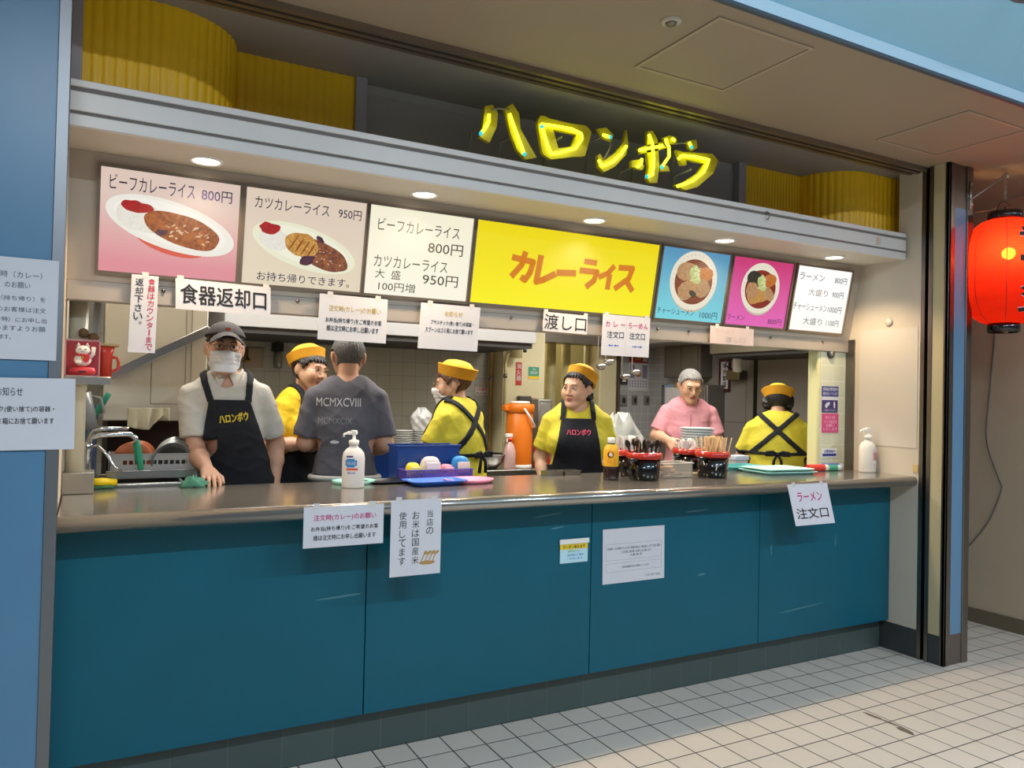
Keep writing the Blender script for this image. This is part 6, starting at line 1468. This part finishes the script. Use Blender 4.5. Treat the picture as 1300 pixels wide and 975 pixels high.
def hand_field(F, w, d, n, thumb, s=1.0, curl=0.35, k=.006):
    """wrist point w, pointing d, palm normal n (towards the palm), thumb side +1/-1"""
    d = d/np.linalg.norm(d); n = n-d*(n@d); n /= np.linalg.norm(n); sd = np.cross(d,n)*thumb
    def at(a,b,c): return w+(d*a+sd*b+n*c)*s
    for b0 in (-.026,-.009,.009,.026): F.cone(at(.015,b0*.7,0),at(.085,b0,0),.0145*s,.012*s,.014)
    for b0,L,off in ((.030,.070,.085),(.010,.080,.090),(-.010,.074,.087),(-.029,.058,.080)):
        c1,c2,c3 = curl, curl*2.1, curl*2.9
        p0 = (off,b0,0); p1 = (off+L*.45*math.cos(c1), b0*1.12, L*.45*math.sin(c1)); p2 = (p1[0]+L*.32*math.cos(c2), b0*1.15, p1[2]+L*.32*math.sin(c2)); p3=(p2[0]+L*.24*math.cos(c3), b0*1.15, p2[2]+L*.24*math.sin(c3))
        for u,v,r1,r2 in ((p0,p1,.0098,.009),(p1,p2,.0092,.0084),(p2,p3,.0085,.0072)): F.cone(at(*u),at(*v),r1*s,r2*s,k*.7)
    F.cone(at(.022,.028,.006),at(.058,.052,.018),.0135*s,.0115*s,.012); F.cone(at(.058,.052,.018),at(.092,.056,.030),.0105*s,.0085*s,.005)
def cloth_noise(x,y,z,amp,seed):
    r = np.random.RandomState(seed); out = 0
    for i in range(5):
        k = r.uniform(12,34,3)*np.array([1,1,.55]); out = out+np.sin(x*k[0]+y*k[1]*.8+z*k[2]*(1 if i%2 else -1)+r.uniform(0,6))*r.uniform(.5,1)
    return amp*out/2.5
def folds(x,y,z,amp,seed):
    """creases: narrow ridges running across the cloth in a few slanting directions"""
    r = np.random.RandomState(seed); out = 0
    for i in range(5):
        a = r.uniform(-.9,.9); k = r.uniform(22,46); ph = (x*math.sin(a)+z*math.cos(a)*.8+y*r.uniform(-.5,.5))*k+1.2*np.sin(x*r.uniform(8,16)+z*r.uniform(5,12)+r.uniform(0,6))+r.uniform(0,6)
        m = np.clip(np.sin(x*r.uniform(8,18)+y*9+z*r.uniform(6,14)+r.uniform(0,6)),0,1)
        out = out-(1-np.abs(np.sin(ph)))**2*m
    return amp*out/1.6
def text_on(obj, txt, F, u0,u1,v0,v1, m, parent, name='lettering', lift=.003, bold=0.0, rot=0.0):
    """letters laid on a curved cloth: each point is dropped along the frame's normal onto the surface"""
    from mathutils.bvhtree import BVHTree
    me = obj.data; bvh = BVHTree.FromPolygons([v.co.copy() for v in me.vertices],[tuple(p.vertices) for p in me.polygons])
    O,U,V,N = F; g = G()
    for dx,dy in (((0,0),(1,0),(-1,0),(0,1),(0,-1)) if bold else ((0,0),)):
        vs_,fs,(ax,bx,ay,by) = text_mesh(txt); b2 = bmesh.new(); bv = [b2.verts.new((x,y,0)) for x,y in vs_]
        for f in fs:
            try: b2.faces.new([bv[i] for i in f])
            except ValueError: pass
        bmesh.ops.subdivide_edges(b2, edges=[e for e in b2.edges if e.calc_length() > .25], cuts=2); b2.verts.ensure_lookup_table(); b2.verts.index_update()
        out = []
        for v in b2.verts:
            u = u0+(v.co.x-ax)/(bx-ax)*(u1-u0)+dx*bold; w_ = v0+(v.co.y-ay)/(by-ay)*(v1-v0)+dy*bold
            if rot: uc, vc = (u0+u1)/2, (v0+v1)/2; u, w_ = uc+(u-uc)*math.cos(rot)-(w_-vc)*math.sin(rot), vc+(u-uc)*math.sin(rot)+(w_-vc)*math.cos(rot)
            p = O+U*u+V*w_; h = bvh.ray_cast(p+N*.6, -N, 1.2); q = h[0] if h[0] is not None else p
            out.append(q+N*lift)
        g.add(out, [tuple(v.index for v in f.verts) for f in b2.faces]); b2.free()
    return g.build(name, m, parent, world=False)

def person(label, loc, rz, H=1.66, female=False, skin=None, head=(0,0), headrot=(0,0,0), lean=(0,0), arms=None, shirt=None, shirtmat=None, sleeve=.6,
           girth=1.0, trousers=None, apron=None, apron_text=None, hair=None, cap=None, mask=False, glasses=False, tuck=None, seed=1, shoulder=None, straps='front', collar=None, mouth=0.0):
    skin = skin or SKIN
    t = thing('person', label, 'person', loc); t.rotation_euler = (0,0,rz)
    sw = shoulder or (.142 if female else .160)
    lx_, ly_ = lean                      # offset of the neck from the hips
    hip = V3(0,0,.53*H); nb = V3(lx_,ly_,.845*H); ch = hip+(nb-hip)*.66
    sh = {q: nb+V3(q*sw, .012, -.035*H) for q in (-1,1)}
    hc = nb+V3(head[0],head[1]-.012,.145*H-.105+.0); hc[2] = max(hc[2], nb[2]+.115)
    R_ = rotm(*headrot)
    A = arms or {}
    xs = axis([(-.5,-.14,.006),(-.14,.14,.0042),(.14,.5,.006)]); ys = axis([(-.55,-.20,.006),(-.20,.16,.0042),(.16,.40,.006)]); zs = axis([(-.02,.85,.014),(.85,nb[2]-.06,.006),(nb[2]-.06,H+.06,.0042)])
    F = Field(xs,ys,zs)
    # legs and feet
    for q in (-1,1):
        kn = V3(q*.095,-.012,.285*H); an = V3(q*.10,.01,.05*H)
        F.cone(hip+V3(q*.085,0,-.02),kn,.082*girth,.056,.03); F.cone(kn,an,.054,.036,.02); F.cone(V3(q*.10,.03,.03),V3(q*.115,-.13,.022),.034,.026,.02)
    # torso
    def torso(FF, e, k=.05):
        FF.cone(hip+V3(0,.0,-.03), hip+V3(0,0,.05), .155*girth+e, .145*girth+e, k, 1.4)
        FF.cone(hip+V3(0,0,.05), ch, .140*girth+e, .146*girth+e, k, 1.4)
        FF.cone(ch, ch+(nb-ch)*.45, .148*girth+e, .125*girth+e, k, 1.45)
        FF.cone(sh[-1]*.8+sh[1]*.2, sh[1]*.8+sh[-1]*.2, .068+e, .068+e, k)
        FF.cone(nb+V3(-sw*.35,.01,-.005), nb+V3(sw*.35,.01,-.005), .050+e*.6, .050+e*.6, k)
        if female:
            for q in (-1,1): FF.ell(ch+V3(q*.075,-.085,.0), V3(.07,.055,.065)+e, .05)
    torso(F, 0.0)
    # arms
    J = {}
    for q in (-1,1):
        el, wr = A.get(q, (None,None,None))[:2]
        el = V3(*el) if el is not None else sh[q]+V3(q*.05,.02,-.27); wr = V3(*wr) if wr is not None else el+V3(-q*.02,-.10,-.22)
        J[q] = (sh[q], el, wr)
        F.cone(sh[q], el, .052*(.9 if female else 1), .041*(.92 if female else 1), .03); F.cone(el, el+(wr-el)*.35, .041*(.92 if female else 1), .040*(.9 if female else 1), .02); F.cone(el+(wr-el)*.35, wr, .040*(.9 if female else 1), .027, .02)
        hd = A[q][2] if q in A and len(A[q]) > 2 and A[q][2] is not None else dict()
        d = V3(*hd.get('d', tuple(wr-el))); n = V3(*hd.get('n', (-q,0,-.2)))
        th = hd.get('th'); 
        if th is None: th = 1 if np.cross(d,n)@V3(*hd.get('up',(0,-1,.3))) > 0 else -1
        hand_field(F, wr, d, n, th, .92 if female else 1.0, hd.get('curl',.4))
    # neck and head
    F.cone(nb+V3(0,.015,-.03), hc+R_@V3(0,.025,-.055), .050 if not female else .044, .052 if not female else .046, .03)
    F.cone(nb+V3(0,.025,-.01), nb+V3(0,.02,-.05), .046,.075,.04)
    hs = .97 if female else 1.0
    T = head_field(F, hc, R_, female, hs)
    if mouth: F.ell(T(0,-.097,-.056), V3(.013,.012,.006), .003, R_, 'sub')
    inv = R_.T
    def matf(c):
        p = ((c-hc)@R_)/hs
        lip = (((p[:,0]/.022)**2+((p[:,2]+.0555)/.0105)**2) < 1) & (p[:,1] < -.080) & (c[:,2] > nb[2])
        return lip.astype(int)
    body = F.mesh('body', [skin, LIP], t, matf=matf)
    # ---- clothes -------------------------------------------------------------
    zt = nb[2]
    FS = Field(axis([(-.36,.36,.0055)]), axis([(-.30,.28,.0055)]), axis([(hip[2]-.22, zt+.09, .0055)]))
    torso(FS, .016); FT = FS.D.copy()
    for q in (-1,1):
        s0, e0, _ = J[q]; e1 = s0+(e0-s0)*sleeve
        FS.cone(s0, e1, .059*(.93 if female else 1.0), .064*(.93 if female else 1.0), .016)
        dv = (e1-s0)/np.linalg.norm(e1-s0)
        x,y,z = FS.pts((slice(None),)*3)
        cut = (x-e1[0])*dv[0]+(y-e1[1])*dv[1]+(z-e1[2])*dv[2]
        near = np.sqrt((x-e1[0])**2+(y-e1[1])**2+(z-e1[2])**2) < .12
        FS.D = np.where(near & (q*(x-sw*.72*q) > 0), np.maximum(FS.D, cut-.012), FS.D)
    x,y,z = FS.pts((slice(None),)*3)
    FS.D = FS.D + (cloth_noise(x,y,z,.0035,seed)+folds(x,y,z,.0065,seed+50)).astype(np.float32)
    full = FS.D.copy()
    FS.cone(nb+V3(0,-.022,.0), nb+V3(0,-.055,.12), .054, .074, .01, 1.0, 'sub')
    hem = tuck if tuck is not None else hip[2]-.10
    FS.D = np.maximum(FS.D, hem-z)
    shirt_o = FS.mesh('shirt', shirtmat, t)
    # trousers
    FP = Field(axis([(-.30,.30,.010)]), axis([(-.24,.22,.010)]), axis([(.04,.85,.02),(.85,hip[2]+.12,.008)]))
    FP.cone(hip+V3(0,0,-.03), hip+V3(0,0,.05), .176*girth, .166*girth, .03, 1.4)
    for q in (-1,1):
        kn = V3(q*.095,-.012,.285*H); FP.cone(hip+V3(q*.085,0,-.02),kn,.100*girth,.074,.03); FP.cone(kn,V3(q*.10,.01,.06*H),.074,.062,.02)
    xx,yy,zz = FP.pts((slice(None),)*3); FP.D = np.maximum(FP.D, zz-(hip[2]+.055)); FP.mesh('trousers', trousers or mat('dark_trousers','#2b2a2e',0.8), t)
    for q in (-1,1):
        g = G(); g.lathe([(0,0),(.046,0),(.052,.01),(.050,.045),(.035,.075),(.0,.085)],(q*.112,-.045,0),20,True,1.0,2.6); g.build('shoe', mat('black_shoe','#191818',0.5), t, world=False)
    # apron: cloth lying on the front of the shirt, with straps
    if apron:
        top, bw, waist = apron['top'], apron['bib'], apron['waist']
        base = full; xa = x-(lx_*np.clip((z-hip[2])/(nb[2]-hip[2]),0,1))
        half = np.clip(bw+(waist-z)*0+ (top-z)/(top-waist)*apron.get('flare',.06), bw, bw+apron.get('flare',.06)); half = np.where(z < waist, .27, half)
        yc = ly_*np.clip((z-hip[2])/(nb[2]-hip[2]),0,1)
        reg = np.maximum(np.maximum(np.abs(xa)-half, z-top), np.where(z < waist-(.075*(apron.get('wrap',0)>.1))*(y>yc), y-yc-apron.get('wrap',.06), y-yc+.0))
        reg = np.maximum(reg, (hip[2]-.19)-z)
        Dt = np.maximum(np.abs(FT-.0115)-.0055, reg) if apron.get('smooth') else np.maximum(np.abs(base-.009)-.0065, reg)
        ap = FS.mesh('apron', apron['mat'], t, D=Dt.astype(np.float32), smooth=1)
        st = np.full(base.shape, .3, np.float32); shell = np.abs(base-.006)-.0055
        if apron.get('back') == 'x':
            for q in (-1,1):
                (xa0,za0),(xb0,zb0) = (q*.10+lx_, zt+.03), (-q*.17, waist)
                dx,dz = xb0-xa0, zb0-za0; L = math.hypot(dx,dz); dist = np.abs((x-xa0)*(-dz)+(z-za0)*dx)/L-apron.get('sw',.017)
                stq = np.maximum(np.maximum(shell, dist), np.maximum(yc+.0-y, waist-.01-z)); st = np.minimum(st, stq)
        for q in (-1,1):
            xq = bw*q*.93; x1 = q*apron.get('neck_x',.085)
            f = np.clip((z-top)/max(zt+.03-top,.01),0,1); dist = np.abs(xa-(xq+(x1-xq)*f))-.016
            FS.mesh('neck_strap', apron['mat'], t, D=np.maximum(np.maximum(shell, dist), np.maximum(top-.012-z, y-yc-.03)).astype(np.float32), smooth=1)
        st = np.minimum(st, np.maximum(np.maximum(shell, np.abs(z-waist)-.011), -(y-yc)+.0))
        FS.mesh('apron_tie', apron['mat'], t, D=st.astype(np.float32), smooth=1)
        if apron.get('bow'):
            zb = waist; yb = .13*girth+apron.get('bow_y',.0)
            g = G()
            for q in (-1,1):
                g.tube([(0,yb,zb),(q*.03,yb+.018,zb+.018),(q*.07,yb+.02,zb+.012),(q*.075,yb+.016,zb-.006),(q*.035,yb+.014,zb-.006),(0,yb,zb)],[.006,.009,.010,.009,.008,.006],8)
                g.tube([(0,yb,zb),(q*.022,yb+.012,zb-.04),(q*.03,yb+.008,zb-.10)],[.007,.009,.010],8)
            g.ball((0,yb+.006,zb),.014,10,8); g.build('apron_bow', apron['mat'], t, world=False)
        if apron_text:
            txt,u0,u1,v0,v1,m_,rot = apron_text
            text_on(ap, txt, (Vector((lx_*.6,0,0)),Vector((1,0,0)),Vector((0,0,1)),Vector((0,-1,0))), u0,u1,v0,v1,m_,t,bold=.0012,rot=rot)
    if collar:
        FC = Field(axis([(-.13+lx_,.13+lx_,.004)]), axis([(-.14+ly_,.12+ly_,.004)]), axis([(zt-.09,zt+.07,.004)])); xx,yy,zz = FC.pts((slice(None),)*3)
        ax_,ay_ = nb[0], nb[1]+.012
        rr = np.sqrt(((xx-ax_)/.078)**2+((yy-ay_)/.074)**2); hgt = zz-(zt+.040+(yy-ay_)*.42)
        c_ = np.maximum(np.abs(rr-1.0-np.clip(-hgt,-.02,.03)*6.0)*.07-.0055, np.abs(hgt)-.026)
        c_ = np.maximum(c_, np.where(yy < ay_, .016+np.clip(-hgt,-.03,.03)*.5-np.abs(xx-ax_), -1))
        FC.mesh('collar', collar, t, D=c_.astype(np.float32))
    # ---- head things ---------------------------------------------------------
    HT = lambda x_,y_,z_: Vector(T(x_,y_,z_))
    for q in (-1,1):
        g = G(); X = Matrix.Translation(HT(q*.031,-.0805,.0125)) @ Matrix(R_.tolist()).to_4x4()
        g.ball((0,0,0),.0125,16,10,1.05,.75,.42,X=X); g.mi = 1
        g.ball((0,-.0062,-.0002),.0074,12,8,1,.62,.66,X=X); g.build('eye',[EYEW,EYED],t,world=False)
        g = G(); g.tube([HT(q*.014,-.0915,.030),HT(q*.030,-.0935,.036),HT(q*.047,-.082,.031)],[.0015,.002,.001] if female else [.0022,.003,.0016],6); g.build('eyebrow', hair['mat'] if hair else EYED, t, world=False)
        g = G(); g.tube([HT(q*.017,-.0885,.0135),HT(q*.031,-.0925,.0205),HT(q*.046,-.0845,.0140)],[.0007,.0011,.0007],6); g.build('eyelid_line', mat('lash_brown','#3a2a24',0.6), t, world=False)
    # head-frame field for hair, cap and mask
    hb = .16; st_ = .0036
    FH = Field(axis([(hc[0]-hb,hc[0]+hb,st_)]), axis([(hc[1]-hb-.02,hc[1]+hb,st_)]), axis([(hc[2]-.16,hc[2]+.17,st_)]))
    head_field(FH, hc, R_, female, hs); HD = FH.D.copy()
    X_,Y_,Z_ = FH.pts((slice(None),)*3); px = (X_-hc[0]); py = (Y_-hc[1]); pz = (Z_-hc[2])
    hx = (R_[0][0]*px+R_[1][0]*py+R_[2][0]*pz)/hs; hy = (R_[0][1]*px+R_[1][1]*py+R_[2][1]*pz)/hs; hz = (R_[0][2]*px+R_[1][2]*py+R_[2][2]*pz)/hs
    CR = np.sqrt((hx/.074)**2+((hy-.018)/.092)**2+((hz-.035)/.080)**2)-1  # cranium shell measure
    if hair:
        thick = hair.get('thick',.012); ang = np.arctan2(hy-.01,hx)
        front = hair.get('front',.070); side = hair.get('side',.005); nape = hair.get('nape',-.055)
        line = np.where(hy < -.055, front, np.where(hy < -.0, side+(front-side)*np.clip(-hy/.055,0,1), np.where(hy < .03, side-(side-nape)*np.clip(hy/.03,0,1), nape)))
        line = line + .009*np.sin(ang*23+hx*90)
        ear = (np.sqrt(((hy-.018)/.036)**2+((hz+.0)/.042)**2) < 1) & (np.abs(hx) > .06)
        tk_ = thick*(.35+.65*np.clip((hz-nape+.01)/.06,0,1)); hd_ = np.maximum(HD-(tk_+.0016*np.sin(ang*40+hz*60)), line-hz)
        if not hair.get('over_ear'): hd_ = np.where(ear, np.maximum(hd_, .004), hd_)
        D_ = hd_
        if hair.get('bun'):
            bx_,by_,bz_ = hair['bun']; b = np.sqrt((hx-bx_)**2+(hy-by_)**2+((hz-bz_)*.85)**2)-.038+.003*np.sin(hx*220)*np.sin(hz*200); D_ = np.minimum(D_, b)
        if hair.get('sides'):
            for q in (-1,1):
                b = np.sqrt(((hx-q*.078)/1.0)**2+((hy-.02)/1.3)**2+((hz+.012)/1.5)**2)-.030+.003*np.sin(hz*160+hy*120); D_ = np.minimum(D_, np.maximum(b, .0-hz-.06))
        FH.mesh('hair', hair['mat'], t, D=D_.astype(np.float32), smooth=1)
    XH = Matrix.Translation(Vector(hc)) @ Matrix(R_.tolist()).to_4x4()
    if cap and cap['kind'] == 'ball':
        dome = np.maximum(np.abs((CR*.08)-.016)-.006, .062-.1*hy-hz)
        yy_ = hy+.115; brim = np.sqrt((hx/.080)**2+(yy_/.070)**2)-1; sag = .078-.55*(hx**2)/.08*1.2+.25*(hy+.08)
        br = np.maximum(np.maximum(brim*.07, np.abs(hz-sag)-.0045), hy+.055)
        FH.mesh('cap', cap['mat'], t, D=np.minimum(dome,br).astype(np.float32), smooth=1)
        g = G(); g.add([XH@Vector((.012*math.cos(a),-.0955+.0,.092+.007*math.sin(a))) for a in [2*PI*i/16 for i in range(16)]],[tuple(range(16))]); g.build('cap_badge', mat('badge_red','#c84a3a',0.5), t, world=False)
    elif cap:
        tl = cap.get('tilt',0.0); XC = XH @ Matrix.Translation((0,.018+cap.get('dy',0),.040+cap.get('dz',0))) @ Matrix.Rotation(tl,4,'X') @ Matrix.Rotation(cap.get('roll',0.0),4,'Y')
        r0 = .092
        g = G(); g.lathe([(r0-.006,-.004),(r0-.003,.03),(r0-.012,.065),(r0-.034,.086),(.03,.094),(0.0,.096)],(0,0,0),44,True,.93,1.12,XC)
        co_ = g.build('cap', cap['mat'], t, world=False)
        fl, bh = cap.get('flare',.016), cap.get('band',.05)
        g = G(); g.lathe([(r0-.003,-.006),(r0+.001,-.008),(r0+.003,-.004),(r0+fl,bh),(r0+fl+.002,bh+.003),(r0+fl-.002,bh+.003),(r0+.001,.0),(r0-.003,-.006)],(0,0,0),44,True,.93,1.12,XC,cap=False)
        b_ = g.build('cap_brim', cap.get('brim', cap['mat']), None, world=False); b_.parent = co_
    if mask:
        reg = np.maximum(np.maximum(-.020-(hz-.004+ (0)), 0)*0, 0)
        up = hz-(-.006-.10*np.abs(hx)); lo = -.108-hz
        bulge = .008+.010*np.clip(1-np.abs(hx)/.055,0,1)*np.clip(1-np.abs(hz+.055)/.07,0,1)
        D_ = np.maximum(np.maximum(np.abs(HD-bulge)-.0045, np.maximum(up,lo)), np.maximum(hy+.010, np.abs(hx)-.068)) + .0008*np.sin(hz*330)
        mo = FH.mesh('face_mask', mat('mask_white','#e9e8e9',0.8), t, D=D_.astype(np.float32), smooth=1)
        for q in (-1,1):
            g = G(); g.tube([HT(q*.066,-.022,-.022),HT(q*.080,.0,.012),HT(q*.082,.022,.030),HT(q*.080,.032,.005),HT(q*.070,-.010,-.070)],.0016,6)
            lp = g.build('ear_loop', mat('mask_white','#e9e8e9',0.8), None, world=False); lp.parent = mo
    if glasses:
        g = G()
        for q in (-1,1):
            g.tube([HT(q*.033+.021*math.cos(a),-.108+.006*abs(math.cos(a)),.010+.0155*math.sin(a)) for a in [2*PI*i/20 for i in range(20)]],.0013,6,closed=True)
            g.tube([HT(q*.054,-.102,.014),HT(q*.072,-.06,.016),HT(q*.078,.01,.014)],.0014,6)
        g.tube([HT(-.012,-.108,.013),HT(0,-.110,.017),HT(.012,-.108,.013)],.0013,6)
        g.build('glasses', glasses if not isinstance(glasses,bool) else mat('glasses_dark','#3a3028',0.3,.5), t, world=False)
    return t, dict(shirt=shirt_o, nb=nb, hip=hip, ch=ch, hc=hc, R=R_, J=J)
BLACKC = mat('black_cotton','#15161c',0.85,bump=.25,bscale=60)
YELC = mat('yellow_cotton','#e6bf18',0.8,bump=.6,bscale=22,var=.03,vscale=12); LIMEC = mat('lime_yellow_cotton','#dccb3a',0.8,bump=.6,bscale=22,var=.03,vscale=12)
CAPY = mat('yellow_cap','#e8ba2a',0.75,bump=.2,bscale=80); CAPO = mat('orange_cap_brim','#df9f1c',0.75,bump=.2,bscale=80)
BEIGEC = mat('beige_shirt','#c9c2b4',0.8,bump=.6,bscale=22,var=.02,vscale=10); GREYC2 = mat('grey_tshirt','#5d5a60',0.85,bump=.6,bscale=22,var=.03,vscale=10); PINKC = mat('pink_polo','#dd98a0',0.8,bump=.6,bscale=22,var=.03,vscale=12)
HBLK = mat('hair_black','#1d1715',0.45,bump=.5,bscale=120); HBRN = mat('hair_brown','#5d3a22',0.45,bump=.5,bscale=120); HGRY = mat('hair_grey','#55534f',0.5,bump=.6,bscale=120,var=.2,vscale=60); HSIL = mat('hair_silver','#8b8782',0.55,bump=1.0,bscale=150,var=.3,vscale=90)
YINK = mat('yellow_thread','#e8c92c',0.6); PINKT = mat('pink_thread','#d8506a',0.6); GOLDR = mat('glasses_gold','#8a7350',0.3,.7)
# 1 capped man leaning on the sink
person('man in a dark cap and white face mask, black apron, leaning on the sink', (-3.60,.84,0), -.10, 1.775, False, SKINM, head=(-.015,-.02), headrot=(.05,.0,.05), lean=(-.07,-.05),
  arms={-1:((-.200,-.10,1.18),(-.150,-.26,1.108),dict(d=(.12,-1,-.22),n=(0,-.2,-1),curl=.25,up=(1,0,0))), 1:((.175,.08,1.20),(.16,.0,.98))},
  shirtmat=BEIGEC, sleeve=.72, apron=dict(top=1.42,bib=.090,waist=1.14,mat=BLACKC,flare=.07,neck_x=.105,wrap=.05), apron_text=('ハロンボウ',-.062,.066,1.318,1.358,YINK,.14), hair=dict(mat=HBLK,thick=.008,front=.08,side=.02,nape=-.03), cap=dict(kind='ball',mat=mat('cap_charcoal','#3f3b3a',0.8,bump=.3,bscale=90)), mask=True, glasses=True, collar=BEIGEC, seed=3, girth=.84, shoulder=.150)
# 2 woman in yellow cap, talking
person('woman in a yellow cap and glasses facing the grey shirted man, mouth open', (-3.245,1.30,0), .62, 1.70, True, SKIN, head=(.0,-.03), headrot=(-.05,.10,.12), lean=(.02,-.05),
  arms={-1:((-.21,-.04,1.18),(-.05,-.26,1.19)), 1:((.20,-.03,1.17),(.06,-.25,1.17))}, shirtmat=YELC, sleeve=.70, apron=dict(top=1.38,bib=.10,waist=1.07,mat=BLACKC,flare=.08,neck_x=.08),
  hair=dict(mat=HBLK,thick=.013,front=.060,side=-.02,nape=-.07), cap=dict(kind='x',mat=CAPY,brim=CAPO,flare=.010,band=.045,tilt=-.42,dz=.012,dy=.018), glasses=GOLDR, seed=5, mouth=1)
# 3 man in grey t-shirt, back turned
t,J3 = person('grey haired man in a dark grey printed t-shirt with his back turned', (-3.075,.86,0), 2.86, 1.77, False, SKINM, head=(-.0,-.01), headrot=(.18,.05,0), lean=(0,-.03),
  arms={-1:((-.205,-.02,1.20),(-.14,-.19,1.145),dict(curl=.7)), 1:((.205,-.03,1.20),(.12,-.24,1.18))}, shirtmat=GREYC2, sleeve=.78, hair=dict(mat=HGRY,thick=.010,front=.075,side=.0,nape=-.05), seed=7, tuck=1.045, shoulder=.158, girth=.97, trousers=mat('slate_trousers','#34343c',0.8))
FB = (Vector((0,0,0)),Vector((-1,0,0)),Vector((0,0,1)),Vector((0,1,0)))
text_on(J3['shirt'],'MCMXCVIII',FB,-.150,.070,1.395,1.438,mat('print_white','#d8d6d2',0.7),t,rot=-.0)
text_on(J3['shirt'],'MCMXCIX',FB,-.140,.03,1.305,1.338,mat('print_faded','#8a878a',0.7),t)
g = G(); g.blob((-.055,1.215),.022,.009,FB,0,20,.2,4); lg = g.build('print_mark', mat('print_white','#d8d6d2',0.7), t, world=False)
for v in lg.data.vertices:
    h = J3['shirt'].ray_cast(Vector((v.co.x,.6,v.co.z)),Vector((0,-1,0)));  v.co.y = (h[1].y if h[0] else .13)+.003
g = G(); g.tube([(.172*math.cos(a),.122*math.sin(a),1.03) for a in [2*PI*i/40 for i in range(40)]],.016,8,closed=True); g.build('belt', mat('pale_belt','#b5b3ae',0.6), t, world=False)
# 4 masked woman, three-quarter back
person('woman in a yellow cap and white mask seen from behind, apron straps crossed', (-2.355,.97,0), 3.62, 1.645, True, SKIN, head=(.0,-.03), headrot=(.62,.12,.06), lean=(0,-.05),
  arms={1:((.205,-.09,1.15),(.10,-.30,1.10)), -1:((-.20,-.10,1.15),(-.08,-.30,1.10))}, shirtmat=LIMEC, sleeve=.75, apron=dict(top=1.34,bib=.11,waist=1.13,mat=BLACKC,flare=.08,back='x',bow=True,wrap=.02,bow_y=-.005), girth=1.06,
  hair=dict(mat=HBRN,thick=.013,front=.062,side=-.02,nape=-.06), cap=dict(kind='x',mat=CAPY,brim=CAPO,flare=.014,band=.055,tilt=-.30,dz=.008,dy=.012), mask=True, glasses=GOLDR, seed=9, tuck=.78)
# 5 woman facing out
person('woman in a yellow cap and black apron with pink lettering, looking aside', (-1.655,.86,0), -.50, 1.635, True, SKIN, head=(-.01,-.03), headrot=(-.62,.06,.06), lean=(0,-.03),
  arms={-1:((-.215,.02,1.10),(-.19,-.12,.93)), 1:((.215,.02,1.10),(.19,-.12,.93))}, shirtmat=LIMEC, sleeve=.70, apron=dict(top=1.345,bib=.098,waist=1.07,mat=BLACKC,flare=.05,neck_x=.085,wrap=.05), apron_text=('ハロンボウ',-.070,.070,1.248,1.282,PINKT,0.0), girth=1.08, shoulder=.155,
  hair=dict(mat=HBLK,thick=.012,front=.082,side=-.01,nape=-.06,bun=(.02,.105,-.045)), cap=dict(kind='x',mat=CAPO,brim=CAPO,flare=.004,band=.052,tilt=-.50,dz=.010,dy=.032), seed=11)
# 6 pink polo man
t,J6 = person('silver haired man in a pink polo shirt looking down at his cooking', (-.30,1.42,0), -.55, 1.69, False, SKIN, head=(.0,-.05), headrot=(.12,.38,0), lean=(0,-.05),
  arms={-1:((-.235,-.05,1.20),(-.17,-.24,1.175),dict(d=(.35,-.7,-.5),n=(.8,.1,-.5),curl=.75)), 1:((.22,-.04,1.17),(.225,-.20,1.06))}, shirtmat=PINKC, sleeve=.72, hair=dict(mat=HSIL,thick=.011,front=.078,side=.0,nape=-.05), glasses=GOLDR, collar=PINKC, seed=13, girth=1.0, tuck=.82, trousers=mat('grey_trousers','#5a5a60',0.8))
g = G(); g.box(-.004,.004,-.0,.003,1.24,1.36); pl = g.build('placket', mat('pink_seam','#c07f88',0.8), t, world=False)
for v in pl.data.vertices:
    h = J6['shirt'].ray_cast(Vector((v.co.x,-.6,v.co.z)),Vector((0,1,0)));  v.co.y = (h[1].y if h[0] else -.13)-.002-v.co.y
t7 = thing('ladle','small steel ladle held in the pink shirted man\'s right hand','ladle',(-.50,1.15,1.12),)
g = G(); g.tube([(-.07,.06,.06),(.02,-.03,.02),(.10,-.10,-.01)],.006,8); g.build('handle',SS,t7,world=False)
g = G(); g.lathe([(.001,0),(.02,.004),(.034,.022),(.036,.034),(.033,.034),(.018,.008),(.001,.004)],(.125,-.125,-.03),20,cap=False); g.build('bowl',SS,t7,world=False)
# 7 woman with her back turned
person('woman in a flared yellow cap seen from behind with crossed black straps', (-.13,.70,0), 2.33, 1.58, True, SKIN, head=(.0,-.06), headrot=(0,.30,0), lean=(0,-.08),
  arms={-1:((-.235,-.09,1.09),(-.15,-.26,1.02)), 1:((.235,-.09,1.09),(.15,-.26,1.02))}, shirtmat=LIMEC, sleeve=.78, apron=dict(top=1.28,bib=.11,waist=1.12,mat=BLACKC,flare=.08,back='x',bow=True,wrap=.30), girth=1.14, shoulder=.16,
  hair=dict(mat=HBLK,thick=.014,front=.06,side=-.02,nape=-.085,sides=True,over_ear=True), cap=dict(kind='x',mat=mat('lemon_cap','#e9cf3c',0.75,bump=.2,bscale=80),brim=CAPO,flare=.026,band=.045,tilt=.02,dz=-.005), seed=15)
